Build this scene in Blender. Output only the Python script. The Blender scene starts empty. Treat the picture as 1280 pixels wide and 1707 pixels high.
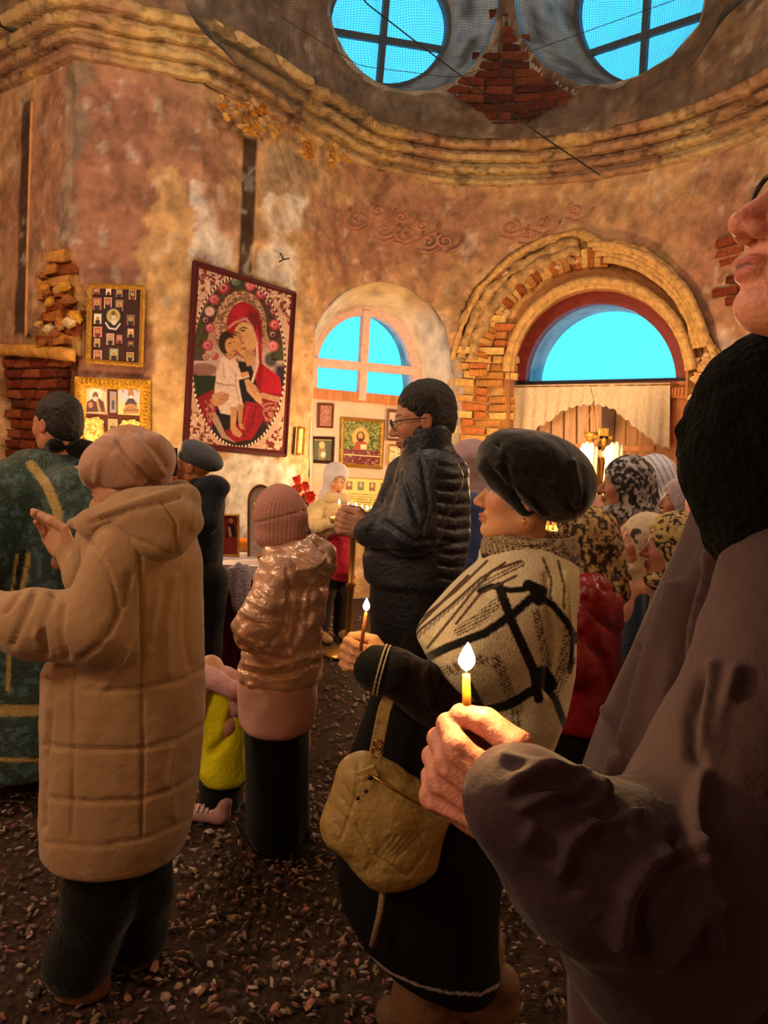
import bpy, bmesh, math, random
import numpy as np
from mathutils import Vector, Matrix
random.seed(7); rng = np.random.RandomState(7)
SC = bpy.context.scene
COL = SC.collection
# ---------------------------------------------------------------- camera
W_IMG, H_IMG, FOC = 1280.0, 1707.0, 1282.0
CAM = np.array([0.0, 0.0, 1.575])
PITCH, ROLL = math.radians(5.5), math.radians(3.15)
fwd = np.array([0, math.cos(PITCH), -math.sin(PITCH)])
up0 = np.array([0, math.sin(PITCH), math.cos(PITCH)])
rt0 = np.array([1.0, 0, 0])
cup = up0*math.cos(ROLL) - rt0*math.sin(ROLL)
crt = rt0*math.cos(ROLL) + up0*math.sin(ROLL)
cam_d = bpy.data.cameras.new('camera'); cam = bpy.data.objects.new('camera', cam_d); COL.objects.link(cam)
M = Matrix(((crt[0], cup[0], -fwd[0], CAM[0]), (crt[1], cup[1], -fwd[1], CAM[1]), (crt[2], cup[2], -fwd[2], CAM[2]), (0, 0, 0, 1)))
cam.matrix_world = M
cam_d.sensor_fit = 'VERTICAL'; cam_d.sensor_height = 24.0; cam_d.lens = 24.0*FOC/H_IMG
cam_d.clip_start = 0.05; cam_d.clip_end = 200
SC.camera = cam
# ---------------------------------------------------------------- sky
def C(h, a=None):
    h = h.lstrip('#'); v = [int(h[i:i+2], 16)/255 for i in (0, 2, 4)]
    return [x/12.92 if x <= .04045 else ((x+.055)/1.055)**2.4 for x in v]
w = bpy.data.worlds.new('dusk_sky'); SC.world = w; w.use_nodes = True
bg = w.node_tree.nodes['Background']; bg.inputs[0].default_value = (0.07, 0.62, 1.0, 1); bg.inputs[1].default_value = 1.7
# ---------------------------------------------------------------- lights and exposure
def lamp(name, loc, power, col, size=.05, kind='POINT', rot=None, sx=None):
    l = bpy.data.lights.new(name, kind); o = bpy.data.objects.new(name, l); COL.objects.link(o)
    o.location = loc; l.energy = power; l.color = col
    if 'wall' in name or 'hanging' in name: l.specular_factor = .15
    if kind == 'POINT': l.shadow_soft_size = size
    if kind == 'AREA':
        l.shape = 'DISK'; l.size = size
        if rot is not None: o.rotation_euler = rot
    return o
WARM = (1.0, .50, .16); WARM2 = (1.0, .62, .28)
lamp('side_fill_left', (-2.1, .60, 2.6), 108, (1.0, .73, .49), .28)  # added fill outside the frame, lights the coats from the left
lamp('hall_fill_left', (-2.8, -2.0, 3.0), 75, (1.0, .66, .42), .35)  # unseen fill behind the camera, brightens backs and the left pier
lamp('hall_fill_right', (2.6, -2.6, 3.8), 25, (1.0, .74, .60), .35)  # weaker unseen fill, added behind the camera on the right
lamp('hanging_lamp', (-.3, 3.7, 4.35), 105, (1.0, .80, .58), .30)  # added above the frame to light walls and cornice, not a real fixture
lamp('wall_fill_left', (-3.3, 3.0, 3.4), 160, (1.0, .70, .43), .25)  # out-of-view fill, added to brighten the left pier and wall
lamp('wall_fill_right', (3.2, 3.3, 3.8), 150, (1.0, .73, .48), .25)  # its counterpart, added out of view for the right-hand wall
lamp('candle_stand_light', (-.12, 6.55, 1.50), 55, WARM2, .12)
lamp('left_candle_stand_light', (-1.62, 4.7, 1.45), 50, WARM2, .12)
lamp('door_candle_stand_light', (1.30, 5.9, 1.50), 115, WARM2, .12)
SC.view_settings.view_transform = 'Standard'; SC.view_settings.look = 'None'
SC.view_settings.gamma = 1; SC.view_settings.use_curve_mapping = False
SC.view_settings.exposure = 0.0
try: SC.cycles.use_denoising = True; SC.cycles.max_bounces = 6
except Exception: pass
# ---------------------------------------------------------------- pixel helpers
def ray(px, py):
    x = (px - W_IMG/2)/FOC; y = -(py - H_IMG/2)/FOC
    d = fwd + crt*x + cup*y
    return d/d[1]
DSC = [1.0]      # depth factor for the figure being built
def K(px, py, d): return CAM + ray(px, py)*d*DSC[0]
def proj(P):
    P = np.asarray(P, float).reshape(-1, 3) - CAM
    z = P @ fwd; z = np.where(np.abs(z) < 1e-6, 1e-6, z)
    return np.stack([W_IMG/2 + FOC*(P @ crt)/z, H_IMG/2 - FOC*(P @ cup)/z], 1)
def hitz(px, py, z):
    r = ray(px, py); t = (z - CAM[2])/r[2]; return CAM + r*t
# ---------------------------------------------------------------- noise
def _h(i, j, k, s):
    n = (i*374761393 + j*668265263 + k*2147483647 + s*1274126177) & 0xffffffff
    n = ((n ^ (n >> 13))*1274126177) & 0xffffffff
    return ((n ^ (n >> 16)) & 0xffff)/65535.0
def vnoise(P, s=0):
    P = np.asarray(P, float); I = np.floor(P).astype(np.int64); f = P - I; f = f*f*(3-2*f)
    r = 0
    for a in (0, 1):
        for b in (0, 1):
            for c in (0, 1):
                wgt = (f[..., 0] if a else 1-f[..., 0])*(f[..., 1] if b else 1-f[..., 1])*(f[..., 2] if c else 1-f[..., 2])
                r = r + wgt*_h(I[..., 0]+a, I[..., 1]+b, I[..., 2]+c, s)
    return r
def fbm(P, sc=1.0, o=4, s=0):
    P = np.asarray(P, float)*sc; a = .5; t = 0; n = 0
    for k in range(o):
        t = t + a*vnoise(P, s+k); n += a; P = P*2.03 + 7.1; a *= .5
    return t/n
def sstep(a, b, x):
    t = np.clip((x-a)/(b-a+1e-12), 0, 1); return t*t*(3-2*t)
def inpoly(poly, X, Y):
    poly = np.asarray(poly, float); r = np.zeros(np.shape(X), bool); n = len(poly); j = n-1
    for i in range(n):
        xi, yi = poly[i]; xj, yj = poly[j]
        if yi != yj:
            r ^= ((yi > Y) != (yj > Y)) & (X < (xj-xi)*(Y-yi)/(yj-yi)+xi)
        j = i
    return r
def dseg(X, Y, pts, closed=False):
    """distance to a polyline"""
    pts = np.asarray(pts, float); D = np.full(np.shape(X), 1e9)
    n = len(pts)
    for i in range(n if closed else n-1):
        a = pts[i]; b = pts[(i+1) % n]; ab = b-a; L = ab@ab+1e-12
        t = np.clip(((X-a[0])*ab[0]+(Y-a[1])*ab[1])/L, 0, 1)
        D = np.minimum(D, np.hypot(X-a[0]-t*ab[0], Y-a[1]-t*ab[1]))
    return D
# ---------------------------------------------------------------- materials
MATS = {}
def mat(name, col=(.5, .5, .5), rough=.8, metal=0.0, attr=False, nscale=0, namt=.25, bump=0, bscale=60, emit=0, sheen=0, spec=.5, sub=0, alpha=1, trans=0, weave=0, wscale=400, coords='Object', bdet=4, stretch=None, ecol=None, n2=None):
    if name in MATS: return MATS[name]
    m = bpy.data.materials.new(name); m.use_nodes = True; nt = m.node_tree; N = nt.nodes; L = nt.links
    b = N['Principled BSDF']
    if isinstance(col, str): col = C(col)
    b.inputs['Roughness'].default_value = rough; b.inputs['Metallic'].default_value = metal
    b.inputs['Specular IOR Level'].default_value = spec
    if sheen: b.inputs['Sheen Weight'].default_value = sheen; b.inputs['Sheen Roughness'].default_value = .4
    if sub: b.inputs['Subsurface Weight'].default_value = sub; b.inputs['Subsurface Radius'].default_value = (.9, .35, .18); b.inputs['Subsurface Scale'].default_value = .01
    if alpha < 1: b.inputs['Alpha'].default_value = alpha
    if trans: b.inputs['Transmission Weight'].default_value = trans
    tc = N.new('ShaderNodeTexCoord'); src = tc.outputs[coords]
    if stretch:
        mp = N.new('ShaderNodeMapping'); mp.inputs['Scale'].default_value = stretch; L.new(src, mp.inputs[0]); src = mp.outputs[0]
    if attr:
        a = N.new('ShaderNodeAttribute'); a.attribute_name = 'Col'; base = a.outputs['Color']
    else:
        r = N.new('ShaderNodeRGB'); r.outputs[0].default_value = (*col, 1); base = r.outputs[0]
    if nscale:
        nz = N.new('ShaderNodeTexNoise'); nz.inputs['Scale'].default_value = nscale; nz.inputs['Detail'].default_value = 5; L.new(src, nz.inputs['Vector'])
        mr = N.new('ShaderNodeMapRange'); mr.inputs[1].default_value = .3; mr.inputs[2].default_value = .7; mr.inputs[3].default_value = 1-namt; mr.inputs[4].default_value = 1+namt
        L.new(nz.outputs[0], mr.inputs[0])
        mx = N.new('ShaderNodeMix'); mx.data_type = 'RGBA'; mx.blend_type = 'MULTIPLY'; mx.inputs[0].default_value = 1
        L.new(base, mx.inputs[6]); L.new(mr.outputs[0], mx.inputs[7]); base = mx.outputs[2]
    if n2:
        nz = N.new('ShaderNodeTexNoise'); nz.inputs['Scale'].default_value = n2[0]; nz.inputs['Detail'].default_value = 8; nz.inputs['Roughness'].default_value = .65; L.new(src, nz.inputs['Vector'])
        mr = N.new('ShaderNodeMapRange'); mr.inputs[1].default_value = .35; mr.inputs[2].default_value = .62; mr.inputs[3].default_value = 1-n2[1]; mr.inputs[4].default_value = 1+n2[1]*.6
        L.new(nz.outputs[0], mr.inputs[0])
        mx = N.new('ShaderNodeMix'); mx.data_type = 'RGBA'; mx.blend_type = 'MULTIPLY'; mx.inputs[0].default_value = 1
        L.new(base, mx.inputs[6]); L.new(mr.outputs[0], mx.inputs[7]); base = mx.outputs[2]
    L.new(base, b.inputs['Base Color'])
    if emit:
        if ecol is not None: b.inputs['Emission Color'].default_value = (*ecol, 1)
        else: L.new(base, b.inputs['Emission Color'])
        b.inputs['Emission Strength'].default_value = emit
    if bump or weave:
        nrm = None
        if bump:
            nz = N.new('ShaderNodeTexNoise'); nz.inputs['Scale'].default_value = bscale; nz.inputs['Detail'].default_value = bdet; L.new(src, nz.inputs['Vector'])
            bp = N.new('ShaderNodeBump'); bp.inputs['Strength'].default_value = min(1, bump); bp.inputs['Distance'].default_value = .01*max(1, bump)
            L.new(nz.outputs[0], bp.inputs['Height']); nrm = bp.outputs[0]
        if weave:
            wv = N.new('ShaderNodeTexVoronoi'); wv.inputs['Scale'].default_value = wscale; L.new(src, wv.inputs['Vector'])
            bp2 = N.new('ShaderNodeBump'); bp2.inputs['Strength'].default_value = weave; bp2.inputs['Distance'].default_value = .002
            L.new(wv.outputs['Distance'], bp2.inputs['Height'])
            if nrm: L.new(nrm, bp2.inputs['Normal'])
            nrm = bp2.outputs[0]
        L.new(nrm, b.inputs['Normal'])
    MATS[name] = m; return m
# ---------------------------------------------------------------- objects
def mk(name, V, F, m, parent=None, smooth=True, colors=None, kind=None, label=None):
    me = bpy.data.meshes.new(name)
    V = np.asarray(V, np.float32)
    if isinstance(F, np.ndarray) and F.ndim == 2:
        nf, k = F.shape
        me.vertices.add(len(V)); me.vertices.foreach_set('co', V.ravel())
        me.loops.add(nf*k); me.loops.foreach_set('vertex_index', F.astype(np.int32).ravel())
        me.polygons.add(nf); me.polygons.foreach_set('loop_start', np.arange(0, nf*k, k, dtype=np.int32)); me.polygons.foreach_set('loop_total', np.full(nf, k, np.int32))
        me.update(calc_edges=True); me.validate()
    else:
        me.from_pydata([tuple(map(float, v)) for v in V], [], [tuple(int(i) for i in f) for f in F]); me.update()
    if smooth: me.polygons.foreach_set('use_smooth', np.ones(len(me.polygons), bool))
    if colors is not None:
        ca = me.color_attributes.new('Col', 'FLOAT_COLOR', 'POINT')
        c = np.ones((len(V), 4), np.float32); c[:, :3] = colors; ca.data.foreach_set('color', c.ravel())
    if m is not None:
        for x in (m if isinstance(m, (list, tuple)) else [m]): me.materials.append(x)
    o = bpy.data.objects.new(name, me); COL.objects.link(o)
    if parent is not None: o.parent = parent
    if kind: o['kind'] = kind
    if label: o['label'] = label
    return o
def empty(name, loc=(0, 0, 0), rz=0):
    o = bpy.data.objects.new(name, None); COL.objects.link(o); o.empty_display_size = .1
    o.location = loc; o.rotation_euler = (0, 0, rz); return o
def tag(o, label, cat, group=None, kind=None):
    o['label'] = label; o['category'] = cat
    if group: o['group'] = group
    if kind: o['kind'] = kind
    return o
def struct(o): o['kind'] = 'structure'; return o
class MB:
    """collects simple solids into one mesh"""
    def __init__(s): s.V = []; s.F = []; s.n = 0; s.c = []
    def add(s, V, F, col=None):
        V = np.asarray(V, float).reshape(-1, 3); s.V.append(V); s.F += [tuple(int(i)+s.n for i in f) for f in F]; s.n += len(V)
        s.c.append(np.tile(col if col is not None else (1, 1, 1), (len(V), 1))); return s
    def box(s, c, sz, R=None, col=None, bev=0):
        c = np.asarray(c, float); h = np.asarray(sz, float)/2
        if bev <= 0:
            V = np.array([[x, y, z] for x in (-1, 1) for y in (-1, 1) for z in (-1, 1)])*h
            F = [(0, 1, 3, 2), (4, 6, 7, 5), (0, 4, 5, 1), (2, 3, 7, 6), (0, 2, 6, 4), (1, 5, 7, 3)]
        else:
            V = []; ids = {}
            for x in (-1, 1):
                for y in (-1, 1):
                    for z in (-1, 1):
                        for ax in range(3):
                            v = h*np.array([x, y, z]); 
                            for k in range(3):
                                if k != ax: v[k] -= bev*[x, y, z][k]
                            ids[(x, y, z, ax)] = len(V); V.append(v)
            V = np.array(V); F = []
            for ax in range(3):
                o1, o2 = [(1, 2), (0, 2), (0, 1)][ax]
                for sg in (-1, 1):
                    q = []
                    for (p, r) in ((-1, -1), (1, -1), (1, 1), (-1, 1)):
                        k = [0, 0, 0]; k[ax] = sg; k[o1] = p; k[o2] = r; q.append(ids[(*k, ax)])
                    if (sg > 0) == (ax == 1): q = q[::-1]
                    F.append(tuple(q))
            for ax in range(3):
                o1, o2 = [(1, 2), (0, 2), (0, 1)][ax]
                for p in (-1, 1):
                    for r in (-1, 1):
                        a = [0, 0, 0]; a[o1] = p; a[o2] = r; b_ = list(a); a[ax] = -1; b_[ax] = 1
                        F.append((ids[(*a, o1)], ids[(*b_, o1)], ids[(*b_, o2)], ids[(*a, o2)]))
            for x in (-1, 1):
                for y in (-1, 1):
                    for z in (-1, 1): F.append(tuple(ids[(x, y, z, k)] for k in range(3)))
        if R is not None: V = V @ np.asarray(R).T
        return s.add(V+c, F, col)
    def tube(s, pts, r, n=8, col=None, caps=True):
        pts = np.asarray(pts, float); m = len(pts); r = np.full(m, r) if np.isscalar(r) else np.asarray(r, float)
        T = np.gradient(pts, axis=0); T /= np.linalg.norm(T, axis=1)[:, None]+1e-12
        u = np.array([0, 0, 1.0]) if abs(T[0][2]) < .9 else np.array([1.0, 0, 0]); V = []
        for i in range(m):
            u = u - T[i]*(u@T[i]); u /= np.linalg.norm(u)+1e-12; v = np.cross(T[i], u)
            for k in range(n):
                a = 2*math.pi*k/n; V.append(pts[i]+r[i]*(u*math.cos(a)+v*math.sin(a)))
        F = [(i*n+k, i*n+(k+1) % n, (i+1)*n+(k+1) % n, (i+1)*n+k) for i in range(m-1) for k in range(n)]
        if caps: F += [tuple(range(n))[::-1], tuple(range((m-1)*n, m*n))]
        return s.add(V, F, col)
    def lathe(s, prof, c=(0, 0, 0), n=20, R=None, col=None):
        V = []; 
        for (r, z) in prof:
            for k in range(n):
                a = 2*math.pi*k/n; V.append((r*math.cos(a), r*math.sin(a), z))
        m = len(prof); F = [(i*n+k, i*n+(k+1) % n, (i+1)*n+(k+1) % n, (i+1)*n+k) for i in range(m-1) for k in range(n)]
        F += [tuple(range(n))[::-1], tuple(range((m-1)*n, m*n))]
        V = np.array(V)
        if R is not None: V = V @ np.asarray(R).T
        return s.add(V+np.asarray(c), F, col)
    def build(s, name, m, parent=None, smooth=False, attr=False, **k):
        V = np.concatenate(s.V); return mk(name, V, s.F, m, parent, smooth, np.concatenate(s.c) if attr else None, **k)
# ---------------------------------------------------------------- implicit surfaces
def surfnet(F, org, h):
    S = F < 0; nx, ny, nz = F.shape
    cs = np.zeros((nx-1, ny-1, nz-1), np.int8)
    for a in (0, 1):
        for b in (0, 1):
            for c in (0, 1): cs += S[a:nx-1+a, b:ny-1+b, c:nz-1+c]
    act = (cs > 0) & (cs < 8); ids = np.full(act.shape, -1, np.int64); I, J, L = np.nonzero(act); ids[I, J, L] = np.arange(len(I))
    acc = np.zeros((len(I), 3)); cnt = np.zeros(len(I))
    E = []
    for a in (0, 1):
        for b in (0, 1): E += [((0, a, b), (1, a, b)), ((a, 0, b), (a, 1, b)), ((a, b, 0), (a, b, 1))]
    for p, q in E:
        f0 = F[I+p[0], J+p[1], L+p[2]]; f1 = F[I+q[0], J+q[1], L+q[2]]; m = (f0 < 0) != (f1 < 0)
        t = np.where(m, f0/(f0-f1+1e-20), 0)
        for ax in range(3): acc[:, ax] += np.where(m, p[ax]+t*(q[ax]-p[ax]), 0)
        cnt += m
    V = acc/cnt[:, None] + np.stack([I, J, L], 1); V = V*h + org
    Q = []
    for ax in range(3):
        o1, o2 = [(1, 2), (2, 0), (0, 1)][ax]
        lo = [slice(1, -1)]*3; lo[ax] = slice(0, -1); hi = list(lo); hi[ax] = slice(1, None)
        d = S[tuple(lo)] != S[tuple(hi)]; P = np.stack(np.nonzero(d), 1); off = np.array([1, 1, 1]); off[ax] = 0; P = P+off
        e1 = np.zeros(3, int); e1[o1] = 1; e2 = np.zeros(3, int); e2[o2] = 1
        g = lambda X: ids[X[:, 0], X[:, 1], X[:, 2]]
        q = np.stack([g(P-e1-e2), g(P-e2), g(P), g(P-e1)], 1)
        ins = S[P[:, 0], P[:, 1], P[:, 2]]
        q[~ins] = q[~ins][:, ::-1]; Q.append(q)
    Q = np.concatenate(Q); Q = Q[(Q >= 0).all(1)]
    return V.astype(np.float32), Q
def px(r, d): return r*d/FOC
class SDF:
    """list of solids; coordinates are world metres"""
    def __init__(s): s.p = []
    def cap(s, a, b, ra, rb, k=.03, fy=1.0, neg=False):
        a = np.asarray(a, float); b = np.asarray(b, float); R = max(ra, rb)*max(1, fy); lo = np.minimum(a, b)-R; hi = np.maximum(a, b)+R
        yc = (a[1]+b[1])/2
        def f(X, Y, Z):
            ay, by = yc+(a[1]-yc)/fy, yc+(b[1]-yc)/fy; Yn = yc+(Y-yc)/fy
            d = (b[0]-a[0], by-ay, b[2]-a[2]); L2 = d[0]**2+d[1]**2+d[2]**2+1e-12
            t = np.clip(((X-a[0])*d[0]+(Yn-ay)*d[1]+(Z-a[2])*d[2])/L2, 0, 1)
            return np.sqrt((X-a[0]-t*d[0])**2+(Yn-ay-t*d[1])**2+(Z-a[2]-t*d[2])**2)-(ra+(rb-ra)*t)
        s.p.append((f, lo, hi, k, neg)); return s
    def ell(s, c, r, R=None, k=.03, neg=False):
        c = np.asarray(c, float); r = np.asarray(r, float); m = r.max() if R is not None else r
        Ri = None if R is None else np.asarray(R, float)
        def f(X, Y, Z):
            x, y, z = X-c[0], Y-c[1], Z-c[2]
            if Ri is not None: x, y, z = (Ri[0, 0]*x+Ri[1, 0]*y+Ri[2, 0]*z, Ri[0, 1]*x+Ri[1, 1]*y+Ri[2, 1]*z, Ri[0, 2]*x+Ri[1, 2]*y+Ri[2, 2]*z)
            k0 = np.sqrt((x/r[0])**2+(y/r[1])**2+(z/r[2])**2); k1 = np.sqrt((x/r[0]**2)**2+(y/r[1]**2)**2+(z/r[2]**2)**2)+1e-9
            return np.where(k0 < .05, -r.min(), k0*(k0-1)/k1)
        s.p.append((f, c-m, c+m, k, neg)); return s
    def box(s, c, h, R=None, r=.01, k=.01, neg=False):
        c = np.asarray(c, float); h = np.asarray(h, float); m = np.linalg.norm(h); Ri = np.eye(3) if R is None else np.asarray(R)
        def f(X, Y, Z):
            x, y, z = X-c[0], Y-c[1], Z-c[2]
            x, y, z = (Ri[0, 0]*x+Ri[1, 0]*y+Ri[2, 0]*z, Ri[0, 1]*x+Ri[1, 1]*y+Ri[2, 1]*z, Ri[0, 2]*x+Ri[1, 2]*y+Ri[2, 2]*z)
            qx, qy, qz = abs(x)-h[0]+r, abs(y)-h[1]+r, abs(z)-h[2]+r
            return np.sqrt(np.maximum(qx, 0)**2+np.maximum(qy, 0)**2+np.maximum(qz, 0)**2)+np.minimum(np.maximum(qx, np.maximum(qy, qz)), 0)-r
        s.p.append((f, c-m, c+m, k, neg)); return s
    def loft(s, secs, k=.03, yaw=0, pw=2.0, neg=False, rnd=.02):
        """secs: (x, y, z, rx, ry) stacked in height; yaw turns the ellipse"""
        A = np.array(sorted(secs, key=lambda q: q[2]), float); z = A[:, 2]; cy, sy = math.cos(yaw), math.sin(yaw)
        R = A[:, 3:].max(); lo = np.array([A[:, 0].min()-R, A[:, 1].min()-R, z[0]]); hi = np.array([A[:, 0].max()+R, A[:, 1].max()+R, z[-1]])
        zz = np.linspace(z[0], z[-1], 200)
        T = [np.interp(zz, z, A[:, i]) for i in (0, 1, 3, 4)]
        ker = np.hanning(17); ker /= ker.sum()
        T = [np.convolve(np.pad(t, 8, 'edge'), ker, 'valid') for t in T]
        def f(X, Y, Z):
            zr = Z[0, 0, :]; cx, cyy, rx, ry = [np.interp(zr, zz, t)[None, None, :] for t in T]
            dx, dy = X-cx, Y-cyy; u, v = dx*cy+dy*sy, -dx*sy+dy*cy
            q = (np.abs(u/rx)**pw+np.abs(v/ry)**pw)**(1/pw)
            d = (q-1)*np.minimum(rx, ry)
            dz = np.maximum(z[0]+rnd-Z, Z-z[-1]+rnd)
            a = np.maximum(d+rnd, 0); b = np.maximum(dz, 0)
            return np.minimum(np.maximum(d+rnd, dz), 0)+np.sqrt(a*a+b*b)-rnd
        s.p.append((f, lo, hi, k, neg)); return s
    def eval(s, h, pad=.02, box=None):
        lo = np.min([p[1] for p in s.p if not p[4]], 0)-pad-2*h; hi = np.max([p[2] for p in s.p if not p[4]], 0)+pad+2*h
        if box is not None: lo = np.maximum(lo, box[0]); hi = np.minimum(hi, box[1])
        n = np.ceil((hi-lo)/h).astype(int)+1
        ax = [lo[i]+h*np.arange(n[i]) for i in range(3)]
        F = np.full(n, 1.0, np.float32)
        for f, l, u, k, neg in s.p:
            m = k+pad+2*h
            i0 = np.maximum(((l-m-lo)/h).astype(int), 0); i1 = np.minimum(((u+m-lo)/h).astype(int)+2, n)
            if (i1 <= i0).any(): continue
            sl = tuple(slice(i0[q], i1[q]) for q in range(3))
            X = ax[0][sl[0]][:, None, None]; Y = ax[1][sl[1]][None, :, None]; Z = ax[2][sl[2]][None, None, :]
            d = f(X, Y, Z+0*X[:1]); g = F[sl]
            if neg:
                hh = np.maximum(k-np.abs(-d-g), 0)/k; F[sl] = np.maximum(g, -d)+hh*hh*k*.25
            else:
                hh = np.maximum(k-np.abs(d-g), 0)/k; F[sl] = np.minimum(g, d)-hh*hh*k*.25
        return F, lo, ax
    def mesh(s, h, disp=None, pad=.02, box=None, cut=None):
        F, lo, ax = s.eval(h, pad, box)
        if disp is not None or cut is not None:
            X, Y, Z = np.meshgrid(*ax, indexing='ij')
            if disp is not None:
                m = np.abs(F) < .06
                P = np.stack([X[m], Y[m], Z[m]], 1); F[m] = F[m] + disp(P)
            if cut is not None: F = np.maximum(F, cut(X, Y, Z))
        F[0] = F[-1] = 1; F[:, 0] = F[:, -1] = 1; F[:, :, 0] = F[:, :, -1] = 1
        return surfnet(F, lo, h)
def vnormals(V, Q):
    n = np.zeros_like(V, dtype=np.float64); a, b, c, d = [V[Q[:, i]] for i in range(4)]
    fn = np.cross(c-a, d-b)
    for i in range(4): np.add.at(n, Q[:, i], fn)
    return n/(np.linalg.norm(n, axis=1)[:, None]+1e-12)
def smoothv(V, Q, it=1, f=.5):
    V = V.astype(float)
    for _ in range(it):
        s = np.zeros_like(V); c = np.zeros(len(V))
        for i in range(4):
            a, b = Q[:, i], Q[:, (i+1) % 4]
            for x in range(3): s[:, x] += np.bincount(a, V[b, x], len(V)) + np.bincount(b, V[a, x], len(V))
            c += np.bincount(a, minlength=len(V)) + np.bincount(b, minlength=len(V))
        V = V*(1-f)+f*s/np.maximum(c, 1)[:, None]
    return V
def folds(V, Q, lines, wrap=False):
    """press creases / raise folds: lines = [(polyline px, width px, amount m)], worked on the side that faces the room"""
    N = vnormals(V, Q); P = proj(V); face = sstep(-.1, .3, -(N*(V-CAM)).sum(1)/np.linalg.norm(V-CAM, axis=1)); D = np.zeros(len(V))
    for pts, wd, am in lines:
        pts = np.asarray(pts, float); lo = pts.min(0)-3*wd; hi = pts.max(0)+3*wd
        m = (P[:, 0] > lo[0]) & (P[:, 0] < hi[0]) & (P[:, 1] > lo[1]) & (P[:, 1] < hi[1])
        if m.any(): D[m] += am*np.exp(-(dseg(P[m, 0], P[m, 1], pts)/wd)**2)
    return V + N*(D*face)[:, None]
# ================================================================ the room shell
PB, PC, PE = (-2.27, 5.5), (-1.45, 5.75), (-.69, 6.85)
def catmull(P, n=12):
    P = [np.array(p, float) for p in P]; P = [2*P[0]-P[1]]+P+[2*P[-1]-P[-2]]; out = []
    for i in range(1, len(P)-2):
        for k in range(n):
            t = k/n; a, b, c, d = P[i-1:i+3]
            out.append(.5*((2*b)+(c-a)*t+(2*a-5*b+4*c-d)*t*t+(3*b-a-3*c+d)*t**3))
    out.append(P[-2]); return out
APSE = catmull([PE, (-.36, 7.28), (.3, 7.62), (.95, 7.62), (1.62, 7.38), (2.22, 6.92), (2.66, 6.25), (2.88, 5.5), (2.95, 4.9)], 14)
class Path:
    def __init__(s, pts, mark=()):
        s.P = np.array(pts, float); d = np.diff(s.P, axis=0); L = np.linalg.norm(d, axis=1); s.U = np.concatenate([[0], np.cumsum(L)]); T = d/L[:, None]
        n = np.stack([T[:, 1], -T[:, 0]], 1)      # inward = right of travel
        N = np.zeros_like(s.P); N[0] = n[0]; N[-1] = n[-1]
        for i in range(1, len(n)):
            a = n[i-1]+n[i]; a /= np.linalg.norm(a); N[i] = a/max(.35, a@n[i])
        s.N = N; s.n = n; s.T = T
    def at(s, u, off=0.0):
        u = np.asarray(u, float); x = [np.interp(u, s.U, s.P[:, i])+off*np.interp(u, s.U, s.N[:, i]) for i in (0, 1)]
        return np.stack(x, -1)
    def pt(s, u, z, off=0.0):
        xy = s.at(u, off); return np.concatenate([xy, np.asarray(z, float)[..., None]+0*xy[..., :1]], -1)
    def nrm(s, u):
        i = int(np.clip(np.searchsorted(s.U, u)-1, 0, len(s.n)-1)); return s.n[i]
    def tan(s, u):
        i = int(np.clip(np.searchsorted(s.U, u)-1, 0, len(s.n)-1)); return s.T[i]
    def hit(s, px_, py_, off=0.0):
        r = ray(px_, py_); P = s.P + off*s.N; best = None
        for i in range(len(P)-1):
            a, b = P[i], P[i+1]; e = b-a; det = r[0]*(-e[1])+e[0]*r[1]
            if abs(det) < 1e-9: continue
            t = (a[0]*(-e[1])+e[0]*a[1])/det; v = (r[0]*a[1]-r[1]*a[0])/det
            if t > .2 and -1e-3 <= v <= 1.001 and (best is None or t < best[0]): best = (t, s.U[i]+np.clip(v, 0, 1)*(s.U[i+1]-s.U[i]))
        if best is None:
            k = 0 if abs(r[0]-s.P[0][0]/s.P[0][1]) < abs(r[0]-s.P[-1][0]/s.P[-1][1]) else -1
            return (s.U[k], CAM[2]+r[2]*s.P[k][1])
        return (best[1], CAM[2]+r[2]*best[0])
    def hits(s, pts, off=0.0): return np.array([s.hit(a, b, off) for a, b in pts])
def densify(pts, step, closed=True):
    out = []; n = len(pts)
    for i in range(n if closed else n-1):
        a = np.array(pts[i], float); b = np.array(pts[(i+1) % n], float); m = max(1, int(np.hypot(*(b-a))/step))
        out += [tuple(a+(b-a)*k/m) for k in range(m)]
    if not closed: out.append(tuple(pts[-1]))
    return out
P0 = (PB[0]-.79*2.2, PB[1]+.61*2.2)
WL = Path([P0, PB, PC, PE]); WA = Path(APSE)
ZT = 7.6
# openings, outlined where their edge meets the wall
def arc(cx, cy, rx, ry, a0, a1, n=24, rot=0):
    c, s = math.cos(rot), math.sin(rot); o = []
    for i in range(n+1):
        a = math.radians(a0+(a1-a0)*i/n); x, y = rx*math.cos(a), -ry*math.sin(a); o.append((cx+x*c-y*s, cy+x*s+y*c))
    return o
WIN_OUT = [(519, 900), (516, 760), (514, 640)] + arc(633, 600, 117, 130, 172, 8, 22) + [(756, 640), (752, 760), (748, 905)]
DOOR_OUT = [(848, 1150), (849, 900), (850, 640)] + arc(999, 614, 150, 150, 175, 5, 26) + [(1146, 640), (1140, 900), (1136, 1150)]
RND_L = arc(690, -8, 142, 160, 0, 360, 40)[:-1]
RND_R = [(862, -40), (857, 10), (868, 60), (905, 108), (968, 142), (1020, 140), (1068, 124), (1120, 92), (1165, 40), (1180, -30), (1150, -100), (1080, -150), (990, -165), (900, -130)]
DENS = lambda p: densify(p, 9)
HOLES = [DENS(WIN_OUT), DENS(DOOR_OUT), DENS(RND_L), DENS(RND_R)]
HUZ = [WA.hits(h) for h in HOLES]
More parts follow.
